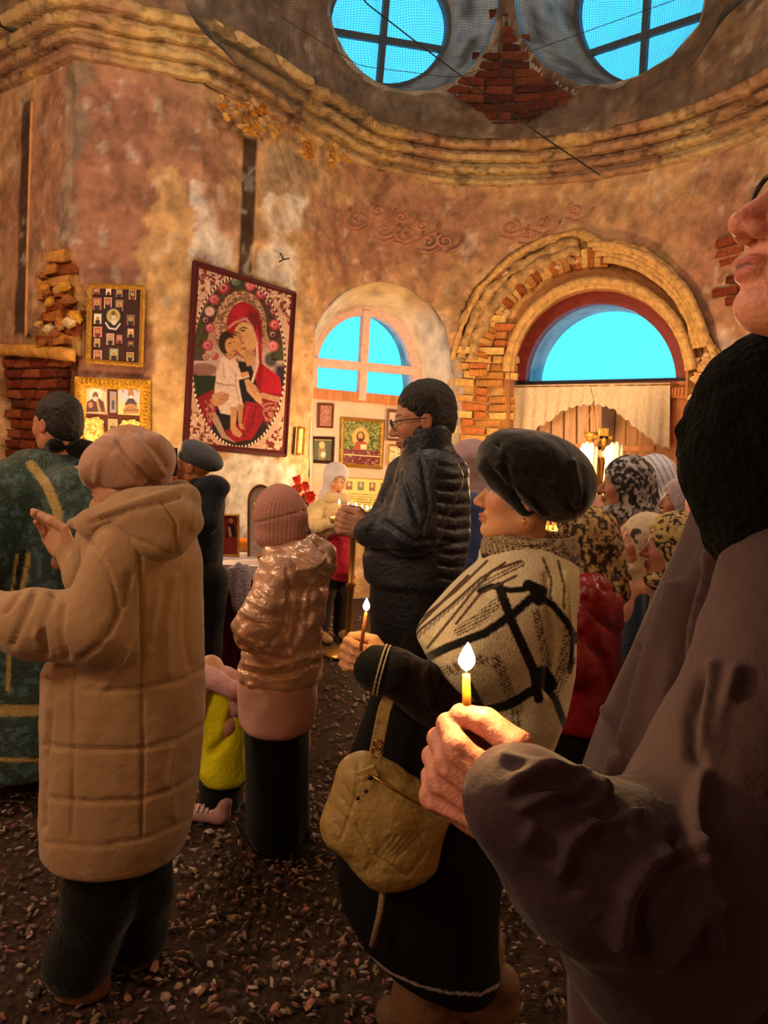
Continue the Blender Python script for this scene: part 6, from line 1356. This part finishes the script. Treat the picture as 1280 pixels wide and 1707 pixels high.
    p.ell(510, 968, 34, 20, 'bd8a66', -20, 1, .1)
    p.poly([(250, 1130), (330, 1100), (395, 1130), (380, 1170), (320, 1220), (255, 1215)], 'b88868', 4); 
    for k in range(3): p.line([(310, 1150+22*k), (385, 1120+22*k)], 3, '7c5240', .8)
    p.poly([(508, 1010), (540, 1005), (600, 1060), (645, 1150), (650, 1215), (600, 1180), (530, 1100)], 'c09270', 4); p.line([(535, 1030), (600, 1130)], 3, '7c5240', .8); p.line([(555, 1025), (620, 1110)], 3, '7c5240', .7)
    p.poly([(400, 1225), (455, 1225), (440, 1380), (492, 1440), (470, 1468), (420, 1445), (398, 1400)], 'b88a66', 4); p.poly([(458, 1205), (502, 1210), (488, 1350), (515, 1405), (472, 1395), (458, 1330)], 'a87a58', 4)
    ang = np.arctan2((Y-872)/672, (X-462)/372); p._m((np.abs(ov-1) < .035)*(np.sin(ang*90) > 0), 'd8c4b4'); p._m((np.abs(ov-1) < .035)*(np.sin(ang*90) <= 0), '3a1c20')
    p._m((p.u < .035)+(p.u > .965)+(p.v < .022)+(p.v > .978), '4c1216'); p.c = p.c*(.62+.5*fbm(np.stack([X*.06, Y*.06, 0*X], 1), 1, 3, 2))[:, None]
hf = wl(.05); e = empty('tapestry', hf(400, 600)); picture('woven_picture', hf, [(325, 438), (491, 488), (475, 758), (308, 743)], 230, 330, tapestry, 'c09a88', M_TAP, e, .012, tc, wav=.004)
T = [A3(hf(*c)) for c in ((323, 436), (492, 488), (476, 760), (306, 744))]; o_ = parent_loc(e)
b = MB()
for i in range(4): b.tube([T[i]-o_, T[(i+1) % 4]-o_], .013, 8)
b.build('bound_edge', cloth('dark_red_braid', '4a1418'), e, True)
tag(e, 'large woven tapestry of a crimson-veiled mother and child in an oval of roses', 'tapestry')
# ---------------- glazed case of small icons
hf = wl(.04); cor = [(146, 472), (243, 476), (239, 613), (143, 606)]; e = empty('icon_case', hf(192, 540)); frame_bars(hf, cor, .035, .03, GILT, e)
picture('backing', wl(.045), [(151, 478), (238, 481), (234, 607), (149, 600)], 4, 4, lambda p: None, '34181a', mat('dark_plum_velvet', attr=True, rough=.9, sheen=.3), e)
SM = [(161, 485, 12, 11, '9a6a5c'), (181, 486, 9, 11, 'd8dce8'), (199, 488, 12, 15, '8c7c64'), (221, 491, 12, 16, '4c3034'), (162, 506, 16, 21, 'b06058'), (180, 505, 13, 19, '8c4858'), (199, 509, 14, 20, '887c68'), (163, 531, 13, 17, 'c4d0e4'), (218, 533, 14, 18, '6c6450'), (163, 553, 14, 17, 'a83c4c'), (218, 555, 12, 16, 'ccb0a0'), (184, 565, 13, 19, '9c7888'), (199, 565, 11, 15, '9a7088'), (162, 571, 10, 14, 'a07c60'), (218, 573, 10, 10, '5c4c40'), (163, 592, 14, 17, '905064'), (190, 590, 16, 20, '8ca08c'), (217, 594, 12, 14, '745a4c')]
def small(col, k):
    def f(p):
        cx, cy = p.X.mean(), p.Y.mean(); w_, h_ = np.ptp(p.X), np.ptp(p.Y); p._m((p.u < .1)+(p.u > .9)+(p.v < .08)+(p.v > .92), 'c4a078' if k % 2 else '7a5040'); p.ell(cx, cy+h_*.28, w_*.3, h_*.26, '2c2024' if k % 3 else '6a2428'); p.ell(cx, cy-h_*.05, w_*.22, h_*.18, 'c0a050'); p.ell(cx, cy-h_*.04, w_*.12, h_*.12, '8a5c40')
    return f
for k, (x, y, w_, h_, col) in enumerate(SM): picture('small_icon', wl(.053), [(x-w_/2, y-h_/2), (x+w_/2, y-h_/2+.5), (x+w_/2-.4, y+h_/2+.5), (x-w_/2-.4, y+h_/2)], 14, 18, small(col, k), col, M_PRINT, e)
def medal(p): p.ell(189, 527, 11, 12, 'b0a060', 0, 1, .15); p.ell(190, 534, 5, 8, 'c8c0b0'); p.ell(189, 522, 4, 4, '6a4a34'); p.line([(176, 538), (182, 547), (193, 549), (200, 540)], 1.2, 'd0c8c0', 1, .6); p.ell(189, 527, 7, 7, '4c4838', 0, .5, .3, .4)
picture('small_icon', wl(.054), [(175, 512), (203, 513), (202, 553), (175, 552)], 40, 52, medal, '1c1424', M_PRINT, e)
tag(e, 'glazed case in a gilt frame holding rows of small icons on dark velvet', 'icon case')
# ---------------- ornate gold frame with icons
hf = wl(.04); cor = [(125, 628), (251, 634), (250, 900), (124, 890)]; e = empty('gold_framed_icon_case', hf(190, 760)); frame_bars(hf, cor, .075, .03, GILTB, e)
rr = np.random.RandomState(3); b = MB(); T = [A3(hf(*c)) for c in ((130, 634), (245, 639), (245, 895), (129, 885))]; o_ = parent_loc(e)
for i in range(4):
    a, c = T[i], T[(i+1) % 4]; L = np.linalg.norm(c-a); n = int(L/.028)
    for k in range(n):
        q = a+(c-a)*(k+.5)/n; d = (c-a)/L; up = A3([0, 0, 1.]) if abs(d[2]) < .5 else np.cross(d, [0, 1, 0]); b.tube([q-d*.012-up*.022+A3([.01, -.035, 0]), q+A3([.012, -.045, 0]), q+d*.012+up*.022+A3([.01, -.035, 0])], .007, 6)
o = b.build('carved_leaves', GILTB, e, True); o.location = -o_; o['kind'] = 'stuff'
picture('backing', wl(.042), [(134, 640), (241, 645), (241, 888), (133, 880)], 4, 4, lambda p: None, '5a2a1a', mat('dark_plum_velvet'), e)
def ic1(p):
    p._m((p.u < .05)+(p.u > .95)+(p.v < .04)+(p.v > .96), '6a2c20'); p.ell(159, 657, 11, 11, 'e8d8c8', 0, .9, .15); p.poly([(143, 687), (145, 670), (155, 664), (165, 664), (173, 670), (176, 687)], '4c2028', 1.2); p.ell(159, 660, 5, 7, '7a4c38'); p.ell(159, 665, 4, 4, 'd8c8b8'); p.ell(151, 675, 4, 5, 'b07858'); p.line([(162, 668), (166, 685)], 1, 'c8a060')
    for x, y in ((140, 646), (176, 648), (140, 688), (176, 690)): p.ell(x, y, 5, 5, 'a07058', 0, .8)
picture('icon', wl(.052), [(137, 641), (180, 643), (180, 692), (136, 690)], 56, 62, ic1, 'd8b89c', M_PRINT, e, label='icon of a white-haired saint in a dark robe')
def ic2(p):
    p._m(sstep(.4, .8, p.v), 'd8c088'); p._m((p.u < .04)+(p.u > .96)+(p.v < .03)+(p.v > .97), 'd0a050'); p.ell(218, 657, 5, 8, '9a6c50'); p.ell(218, 664, 4, 5, 'd8d0cc'); p.poly([(208, 673), (214, 664), (222, 664), (229, 673), (226, 678), (210, 678)], '2c2028', 1); p.poly([(205, 690), (208, 676), (218, 673), (229, 676), (232, 690)], 'b07c48', 1); p.line([(206, 684), (231, 684)], .8, '7a4c28'); p.noise(inpoly([(205, 690), (208, 676), (229, 676), (232, 690)], p.X, p.Y), .6, .55, '6c4020', .7, 3)
    p.ell(205, 652, 2.2, 2.2, '8c8cb0'); p.ell(229, 652, 2.2, 2.2, '8c8cb0')
picture('icon', wl(.052), [(196, 643), (240, 646), (239, 693), (196, 691)], 56, 62, ic2, 'b8b4c8', M_PRINT, e, label='icon of a monk in black against a pale sky')
def ic3(p): p._m(sstep(.3, .5, p.v)*sstep(.9, .8, p.v)*sstep(.2, .35, p.u)*sstep(.8, .65, p.u), '3a2430'); p.ell(p.X.mean(), p.Y.min()+np.ptp(p.Y)*.3, 3, 4, 'a07858')
picture('icon', wl(.052), [(183, 652), (194, 653), (194, 688), (183, 688)], 18, 40, ic3, '8c8490', M_PRINT, e)
picture('icon', wl(.052), [(180, 698), (196, 699), (196, 717), (180, 717)], 20, 24, small('988c60', 1), '988c60', M_PRINT, e)
b = MB()
for (cx, cy, w_, h_) in ((156, 716, 16, 19), (217, 716, 16, 15)):
    ring = []
    for k in range(24): a = 2*math.pi*k/24; q = 1+.09*math.sin(a*8); ring.append(A3(wl(.075)(cx+w_*math.copysign(abs(math.cos(a))**.6, math.cos(a))*q, cy+h_*math.copysign(abs(math.sin(a))**.6, math.sin(a))*q)))
    bb = MB(); bb.tube(ring+[ring[0]], .008, 6); c0 = A3(wl(.06)(cx, cy)); bb.add([c0]+ring, [(0, k+1, (k+1) % 24+1) for k in range(24)])
    for k in range(14): bb.lathe([(.001, -.01), (.012, 0), (.001, .01)], A3(wl(.07)(cx+rr.uniform(-w_, w_)*.7, cy+rr.uniform(-h_, h_)*.7)), 7)
    o = bb.build('metal_icon_cover', mat('embossed_yellow_metal', 'e0c070', .3, metal=.7, bump=1, bscale=60), e, True); o.location = -o_; o['kind'] = 'stuff'
tag(e, 'wide ornate gold frame holding icons of saints, low on the left pier', 'icon case')
# ---------------- icons on the boarding under window_1
def wall_icon(label, hfo, cor, fn, base, fm, w_=.03, nx=50, ny=60, nm='framed_icon', glass=False, grp=None):
    c0 = A3(hfo(.06)(sum(c[0] for c in cor)/4, sum(c[1] for c in cor)/4)); e = empty(nm, c0); frame_bars(hfo(-.035 if hfo is wp else .02), cor, w_, .025, fm, e)
    picture('image', hfo(-.045 if hfo is wp else .03), cor, nx, ny, fn, base, M_PRINT, e); return tag(e, label, 'icon', grp)
BRW = mat('brown_frame_wood', '6a4030', .5, nscale=20, namt=.25, bump=.4, bscale=50)
def christ(p):
    r = (p.u-.5)**2/.16+(p.v-.45)**2/.2; p.noise(np.ones(len(p.X)), .35, .52, '7a8440', .8, 5); p.noise(np.ones(len(p.X)), .5, .6, 'b8b070', .6, 8)
    p.poly([(573, 748), (634, 752), (632, 782), (571, 778)], '64182a', 1.5); p.noise((p.Y > 752)*1.0, .4, .62, 'b09080', .6, 11)
    p.ell(601, 730, 14, 17, 'd8a868', 0, 1, .1); p.poly([(589, 750), (592, 738), (601, 733), (611, 738), (614, 750)], 'a04830', 1); p.ell(601, 728, 7, 9, '4a2c1c'); p.ell(601, 727, 4, 6, 'c89468'); p.ell(601, 733, 3, 3, '4a2c1c'); p.poly([(601, 741), (611, 741), (611, 749), (601, 749)], 'e0d0b0', .6); p._m((p.v > .74)*(p.v < .765), 'd8c090')
wall_icon('large framed icon of a bearded figure amid green foliage, under the arched window', wp, [(568, 695), (640, 700), (636, 782), (566, 777)], christ, '3c4c24', GILT, .035, 90, 100)
def greeni(p): p.ell(p.X.mean(), p.Y.mean()+6, 7, 14, '7a6c48'); p.ell(p.X.mean(), p.Y.mean()-8, 5, 6, 'c0a878'); p.ell(p.X.mean()+2, p.Y.mean()+8, 4, 5, 'c8c8b8'); p._m((p.v < .14), 'c8a840')
wall_icon('dark-framed green icon of a saint with a yellow top edge, left of the large icon', wp, [(518, 727), (557, 728), (555, 773), (516, 771)], greeni, '3e4630', mat('black_brown_frame_wood', '30181a', .5))
def carv(p): p.noise((p.u > .15)*(p.u < .85)*(p.v > .1)*(p.v < .9)*1.0, .5, .5, 'b07868', .8, 4)
wall_icon('small carved brown wooden icon below the left end of the arched window', wp, [(530, 672), (556, 673), (554, 714), (529, 713)], carv, '8c5448', BRW, .02)
def pale(p): p.ell(p.X.mean(), p.Y.mean()+8, 12, 20, 'c0a898'); p.ell(p.X.mean(), p.Y.mean()-12, 6, 7, '8a6a58')
wall_icon('brown-framed pale print partly behind the tall man\'s head', wp, [(644, 682), (700, 686), (698, 738), (642, 734)], pale, 'c8b0a8', BRW, .028)
def flor(p): p.noise((p.u > .1)*(p.u < .9)*(p.v > .1)*(p.v < .9)*1.0, .3, .55, 'a08c58', .8, 6)
wall_icon('small framed print with yellow flowers behind the tall man\'s collar', wp, [(646, 740), (690, 743), (688, 778), (644, 775)], flor, 'e0d4a8', GILT, .02)
wall_icon('narrow yellow picture frame on the wall at the left edge of the window niche', wl, [(494, 713), (506, 712), (503, 758), (491, 757)], flor, 'd8b878', GILT, .014)
# poster with small pictures and lines of text
def poster(p):
    p._m((p.u < .02)+(p.u > .98)+(p.v < .03)+(p.v > .97), 'b08c50')
    for k in range(5): x = .09+k*.2; m = (np.abs(p.u-x) < .055)*(np.abs(p.v-.17) < .09); p._m(m, '6a7a68' if k % 2 else '8a6448'); p._m(m*(np.hypot((p.u-x)/.03, (p.v-.15)/.05) < 1), 'c8a880')
    for k in range(11): y = .34+.055*k; p._m((np.abs(p.v-y) < .012)*(p.u > .1)*(p.u < .9-.12*(k % 3))*(fbm(np.stack([p.u*60, p.v*0+k, 0*p.u], 1), 1, 1, 4) > .35), 'a08c4c')
e = picture('poster', wp(-.05), [(574, 795), (668, 800), (664, 880), (570, 874)], 110, 90, poster, 'e0d080', mat('poster_paper', attr=True, rough=.7), None); tag(e, 'yellowish poster with a row of small portraits over lines of text, behind the candles', 'poster')
# ---------------- lace valance over the door
def valance():
    top = [(853, 642), (1128, 638)]; low = [(853, 735), (868, 738), (885, 726), (895, 713), (915, 703), (930, 690), (948, 680), (970, 676), (990, 674), (1005, 677), (1020, 681), (1033, 692), (1048, 703), (1062, 716), (1078, 727), (1090, 738), (1102, 745), (1115, 747), (1117, 720), (1124, 690), (1128, 650)]
    nx, ny = 150, 40; lx = [q[0] for q in low[:18]]; ly = [q[1] for q in low[:18]]; V = []; off = []; n = DOORP.n
    for i in range(nx):
        x = 853+(1117-853)*i/(nx-1); yt = 642-4*i/(nx-1); yl = np.interp(x, lx, ly)+1.8*math.sin(i*.9)
        for j in range(ny): t = j/(ny-1); P = DOORP.hit(x, yt+(yl-yt)*t, -.20); V.append(P-n*.012*math.sin(i*.55+t*2)*(.3+t))
    V = A3(V); pp = proj(V); a = (fbm(np.stack([pp[:, 0]*.35, pp[:, 1]*.35, 0*pp[:, 0]], 1), 1, 3, 5)); c = np.tile(A3(C('e0ccb0')), (len(V), 1))*(.92+.14*sstep(.45, .6, a))[:, None]
    i, j = np.meshgrid(np.arange(nx-1), np.arange(ny-1), indexing='ij'); i = i.ravel(); j = j.ravel(); F = np.stack([i*ny+j, i*ny+j+1, (i+1)*ny+j+1, (i+1)*ny+j], 1)
    m = mat('cream_lace', attr=True, rough=.9, alpha=.86, bump=.6, bscale=90, sheen=.2)
    o = mk('lace_curtain', V, F, m, None, True, c); md = o.modifiers.new('t', 'SOLIDIFY'); md.thickness = .002
    b = MB(); b.tube([DOORP.hit(848, 645, -.20), DOORP.hit(1132, 641, -.20)], .006, 8); r = b.build('curtain_rail', mat('brassy_metal'), o, True); return tag(o, 'cream lace curtain with a scalloped edge hung across the top of the door', 'curtain')
valance()
# ---------------- gilded cross with white towels
dC = 6.3; e = empty('processional_cross', hitz(1003, 1040, 0)*A3([1, 1, 0])+A3([0, 0, 0])); q0 = K(1003, 760, dC); e.location = (q0[0], q0[1], 0); o_ = parent_loc(e)
z0 = q0[2]; M_CG = mat('dull_gilded_metal', 'a87c38', .4, metal=.6, bump=1, bscale=50)
b = MB(); b.tube([(0, 0, .03), (0, 0, z0-.30)], .020, 10); b.lathe([(.16, 0), (.16, .02), (.05, .05), (.02, .12)], (0, 0, 0), 16); b.build('staff', M_DS, e, True)
b = MB(); b.box((0, 0, z0-.08), (.085, .03, .62), bev=.008); b.build('upright', M_CG, e); b = MB().box((0, 0, z0+.05), (.30, .03, .05), bev=.008).box((0, 0, z0+.15), (.15, .03, .035), bev=.006); b.build('arms', M_CG, e)
s = SDF(); y_ = -.03; s.ell((0, y_, z0+.13), (.018, .018, .024)); s.cap((0, y_, z0+.10), (0, y_, z0-.02), .022, .018, k=.02); s.cap((0, y_, z0-.02), (.006, y_, z0-.20), .018, .010, k=.02); s.cap((0, y_, z0+.085), (-.12, y_, z0+.075), .010, .007, k=.01); s.cap((0, y_, z0+.085), (.12, y_, z0+.075), .010, .007, k=.01)
V, Q = s.mesh(.004); mk('figure', V, Q, M_CG, e)
tag(e, 'gilded standing cross with a small figure, in front of the door boards', 'cross')
for sx, x0, x1 in ((-1, 962, 1000), (1, 1008, 1044)):
    s = SDF(); xc = (x0+x1)/2; s.cap(K(xc, 752, dC-.10), K(xc-3, 800, dC-.10), PX(15, dC), PX(16, dC), k=.03, fy=.6); s.cap(K(xc-3, 800, dC-.08), K(xc-6, 900, dC-.06), PX(16, dC), PX(20, dC), k=.03, fy=.6)
    s.cap(K(xc, 750, dC-.1), K(1003, 757, dC-.05), .03, .03, k=.04, fy=.8)
    V, Q = s.mesh(.009, lambda P: (np.sin(P[:, 0]*160)*.006)); V = smoothv(V, Q, 1, .4); o = mk('towel', V, Q, cloth('cream_linen_towel', 'dcd0b0'))
    tag(o, 'cream linen towel draped over the '+('left' if sx < 0 else 'right')+' arm of the gilded cross', 'towel')
# hanging lamp by the cross
c = K(985, 726, 6.7); e = empty('icon_lamp', c); b = MB().lathe([(.004, -.10), (.02, -.08), (.035, -.04), (.055, -.01), (.060, .03), (.052, .03), (.03, -.02)], (0, 0, 0), 14); b.build('bowl', M_CG, e, True); b = MB()
for k in range(3): a = k*2.09+.5; b.tube([(.056*math.cos(a), .056*math.sin(a), .03), (0, 0, .30)], .003, 5)
b.tube([(0, 0, .30), (0, .14, .42)], .003, 5); b.build('chain', M_CG, e, True); tag(e, 'small metal icon lamp on chains left of the dark door stile', 'lamp')
# ---------------- table with a white cloth, box, icons
z = .80; tA, tB = hitz(352, 935, z), hitz(478, 940, z); dT = tA[1]; e = empty('table', ((tA[0]+tB[0])/2, dT+.12, 0)); o_ = parent_loc(e)
MB().box((0, .0, z-.03), (.62, .44, .03), bev=.004).build('tabletop', BRW, e)
for sx in (-1, 1):
    for sy in (-1, 1): MB().box((sx*.28, sy*.19, (z-.04)/2+.0), (.045, .045, z-.045), bev=.004).build('leg', BRW, e)
tag(e, 'small wooden table under a maroon cloth, between the navy jacket and the girl', 'table')
def drape(name, cx, cy, w_, dd, z1, z0, m, label, wav=.012, scal=0, ex=0):
    n = 120; V = []; per = []
    for k in range(n):
        t = k/n*4; s_ = int(t); f = t-s_; c = [(-1, -1), (1, -1), (1, 1), (-1, 1)]; a, b_ = c[s_], c[(s_+1) % 4]; per.append((a[0]+(b_[0]-a[0])*f, a[1]+(b_[1]-a[1])*f))
    rows = 14
    for j in range(rows):
        t = j/(rows-1)
        for k, (u, v) in enumerate(per): wv = wav*t*math.sin(k*1.15)+wav*.6*t*math.sin(k*.43+1); zz = z1+(z0-z1)*t+(scal*math.sin(k*1.3) if j == rows-1 else 0); V.append((cx+u*(w_/2+.006+wv+ex*t), cy+v*(dd/2+.006+wv+ex*t), zz))
    F = [(j*n+k, (j+1)*n+k, (j+1)*n+(k+1) % n, j*n+(k+1) % n) for j in range(rows-1) for k in range(n)]+[tuple(range(n))[::-1]]
    o = mk(name, V, F, m, None, True); return tag(o, label, 'tablecloth')
cx, cy = float(o_[0]), float(o_[1])
drape('tablecloth', cx, cy, .63, .45, z-.008, .06, cloth('maroon_velvet_cloth', '5c0c30', sheen=.4), 'maroon cloth hanging to the floor around the small table', .02)
drape('tablecloth', cx, cy, .66, .48, z+.004, z-.07, cloth('white_linen_cloth', 'cfc4cc'), 'white cloth spread over the top of the maroon tablecloth', .010, .01)
b = []; s = SDF(); qx = K(402, 975, dT-.13); s.cap((cx-.02, cy-.262, z-.05), (qx[0], cy-.275, z-.21), .075, .055, k=.03, fy=.25); V, Q = s.mesh(.006, lambda P: np.sin(P[:, 0]*110)*.006)
o = mk('lace_napkin', V, Q, cloth('white_lace_napkin', 'c8b8c4', bump=1.2, bscale=90)); tag(o, 'white lace napkin hanging down the front of the maroon tablecloth', 'napkin')
OR = mat('orange_plastic_tray', 'd08418', .45); tq = hitz(396, 921, z); e = empty('tray', (tq[0], tq[1]+.08, z+.012)); e.scale = (.82, .82, .82); b = MB()
V = []; 
for (w_, d_, zz) in ((.24, .16, 0), (.30, .20, .075), (.285, .185, .075), (.225, .145, .008)): V += [(-w_/2, -d_/2, zz), (w_/2, -d_/2, zz), (w_/2, d_/2, zz), (-w_/2, d_/2, zz)]
F = [(3, 2, 1, 0)]+[(r*4+i, r*4+(i+1) % 4, (r+1)*4+(i+1) % 4, (r+1)*4+i) for r in range(3) for i in range(4)]+[(12, 13, 14, 15)]
mk('tray_body', V, F, OR, e, False); b = MB()
for q in range(3): b.box((0, -.0905-.008*q, .03+.018*q), (.22+.015*q, .004, .006))
b.build('ribs', OR, e); tag(e, 'orange plastic tray on the white cloth in front of the small icons', 'tray')
for lab, x, y, w_, h_, dd, col in (('small framed icon of a dark standing figure on a red ground, behind the orange tray', 384, 898, .105, .165, .05, '7a1c18'),):
    c = K(x, y, dT+dd+.12); c[2] = z+.006; y_t = proj(c)[0][1]; dy_ = y_t-(y-1); e = empty('standing_icon', c); hfx = lambda X_, Y_, c=c: K(X_, Y_, c[1]); cor = [(x-17, y-42), (x+15, y-41), (x+15, y_t+1), (x-17, y_t)]
    frame_bars(hfx, cor, .014, .015, GILT, e)
    def fi(p): p.poly([(376, 896), (379, 875), (385, 870), (391, 876), (394, 896)], '1c1014', 1); p.ell(385, 868, 3.5, 4.5, 'c08860'); p.line([(382, 880), (384, 893)], 1, 'd0a060')
    picture('image', hfx, cor, 40, 50, fi, col, M_PRINT, e); tag(e, lab, 'icon')
c = K(440, 905, dT+.2); e = empty('arched_icon', (c[0], c[1], z+.006)); yb_ = proj([c[0], c[1], z+.006])[0][1]; ar = [(414, yb_), (414, 840)]+arc(434, 835, 20, 26, 175, 5, 12)+[(455, 840), (455, yb_)]; pl = Plane((0, c[1]), (0, 1))
o = slab('panel', pl, ar, 0, .02, mat('cream_icon_panel', 'cdb898', .6), e); o.location = -A3(e.location); ai = [((x-434.5)*.8+434.5, (y-858)*.9+860) for x, y in ar]; o = slab('image', pl, ai, -.003, .004, mat('grey_pink_print', 'b09a90', .6, nscale=30, namt=.3), e); o.location = -A3(e.location)
for (x, y) in ((428, 842), (441, 842)):
    o = MB().lathe([(.001, 0), (.022, .001), (.022, .003), (.001, .004)], pl.hit(x, y, -.006), 14, R=rotm(0, 0, 90)).build('halo', GILT, e, True); o.location = -A3(e.location)
b = MB(); b.tube([pl.hit(x, y, -.004) for x, y in ar], .007, 6); o = b.build('moulding', BRW, e, True); o.location = -A3(e.location)
tag(e, 'cream round-topped icon of two haloed figures standing behind the girl\'s pink hat', 'icon')
# thin book and pen on the cloth
c = hitz(452, 934, z+.012); e = empty('prayer_book', c); b = MB().box((0, 0, .012), (.16, .10, .02), rotm(8), bev=.003).build('pages', mat('book_pages', 'c8a888', .8), e); MB().box((0, 0, .0255), (.17, .11, .006), rotm(8), bev=.002).build('cover', mat('brown_book_cover', '8a4a30', .5), e); tag(e, 'closed brown prayer book lying at the right end of the white cloth', 'book')
# ---------------- flowers by the wall
def flowers(label, x, y, d, n, col, R, seed, zf=0):
    r = np.random.RandomState(seed); c = K(x, y, d); e = empty('flower_bunch', (c[0], c[1], 0)); zc = c[2]
    MB().lathe([(.06, 0), (.075, .02), (.05, .18), (.07, .30), (.06, .30), (.045, .18)], (0, 0, 0), 16).build('vase', mat('dark_red_vase', '4c1018', .3), e, True)
    for k in range(n):
        p = A3([r.uniform(-R, R), r.uniform(-.08, .02), zc-R+r.uniform(0, 2*R)]); b = MB(); b.tube([(0, 0, .28), p*[.6, .6, 0]+A3([0, 0, .6*p[2]]), p], .004, 5); b.build('stem', mat('green_stem', '2c4018', .7), e, True)
        b = MB(); 
        for q in range(7):
            a = q*.9+r.uniform(0, .3); t = .5+.35*(q % 2); L = .055; dv = A3([math.cos(a)*t, -.5+r.uniform(-.2, .2), math.sin(a)*t]); dv /= np.linalg.norm(dv); sd = np.cross(dv, [0, 1, 0]); sd /= np.linalg.norm(sd)+1e-6; m_ = p+dv*L*.55; b.add([p, m_-sd*.020+A3([0, -.006, 0]), p+dv*L, m_+sd*.020, m_+A3([0, .010, 0])], [(0, 1, 4), (1, 2, 4), (2, 3, 4), (3, 0, 4)])
        b.lathe([(.002, -.01), (.009, 0), (.002, .01)], p+A3([0, -.01, 0]), 7); b.build('blossom', mat('flower_'+col, col, .7, nscale=20, namt=.25), e, True)
        b = MB(); dv = A3([r.uniform(-.5, .5), -.3, -.6]); b.add([p*.9, p*.9+dv*.05+[.02, 0, 0], p*.9+dv*.1, p*.9+dv*.05-[.02, 0, 0]], [(0, 1, 2, 3)]); b.build('leaf', mat('dark_green_leaf', '1f3418', .7), e, True)
    return tag(e, label, 'flowers')
flowers('bunch of large red and orange artificial flowers by the wall left of the far girl', 511, 812, 6.3, 9, 'd8402c', .10, 1)
flowers('bunch of magenta flowers hanging just behind the red ones', 522, 842, 6.45, 8, 'a01450', .11, 2)
# ---------------- candle stands
ORD = {7: ['leftmost', 'second from the left', 'fourth from the left', 'fifth from the left', 'second from the right', 'rightmost', 'third from the left, at the back'], 6: ['leftmost', 'second from the left', 'third from the left', 'third from the right', 'second from the right', 'rightmost']}
def candle_stand(label, x, y, d, cand, power=120, r=.20, gname=None, tray='b08a48'):
    c = K(x, y, d); e = empty('candle_stand', (c[0], c[1], 0)); zt = c[2]; MT = mat('brass_stand_metal', 'b08a48', .3, metal=.9)
    MB().lathe([(.18, 0), (.18, .02), (.06, .05), (.025, .12), (.022, zt*.5), (.04, zt*.52), (.022, zt*.55), (.022, zt-.06), (.05, zt-.03)], (0, 0, 0), 18).build('stem', MT, e, True)
    MB().lathe([(.03, zt-.03), (r, zt-.02), (r+.012, zt+.015), (r+.004, zt+.018), (r-.01, zt-.005), (.02, zt-.004)], (0, 0, 0), 28).build('dish', MT, e, True); b = MB()
    tag(e, label, 'candle stand')
    for k, (dx, dy, h) in enumerate(cand):
        MB().lathe([(.009, 0), (.009, .014), (.006, .016)], (dx, dy, zt-.004), 8).build('socket', MT, e, True)
        candle(A3([c[0]+dx, c[1]+dy, zt+.004]), A3([c[0]+dx, c[1]+dy, zt+h]), .006, 'thin lit candle, '+ORD[len(cand)][k]+' on the '+gname, power, .008, .036, 'candles on the '+gname, wax='e8c060')
    return e
candle_stand('brass candle stand between the far girl and the tall man', 590, 868, 5.45, [(-.11, -.02, .11), (-.045, .03, .09), (.01, -.05, .10), (.05, .0, .08), (.09, -.03, .08), (.12, .03, .07), (-.02, .08, .07)], 40, .17, 'far candle stand')
candle_stand('brass candle stand hidden behind the coat, below the gold framed icons', 195, 845, 4.7, [(-.12+.05*k, .05*math.sin(k*2.1), .10+.02*(k % 3)) for k in range(6)], 60, .19, 'left candle stand')
candle_stand('brass candle stand before the door among the headscarves', 940, 885, 5.6, [(-.12+.05*k, .06*math.sin(k*1.7), .10+.02*(k % 3)) for k in range(6)], 60, .19, 'door candle stand')
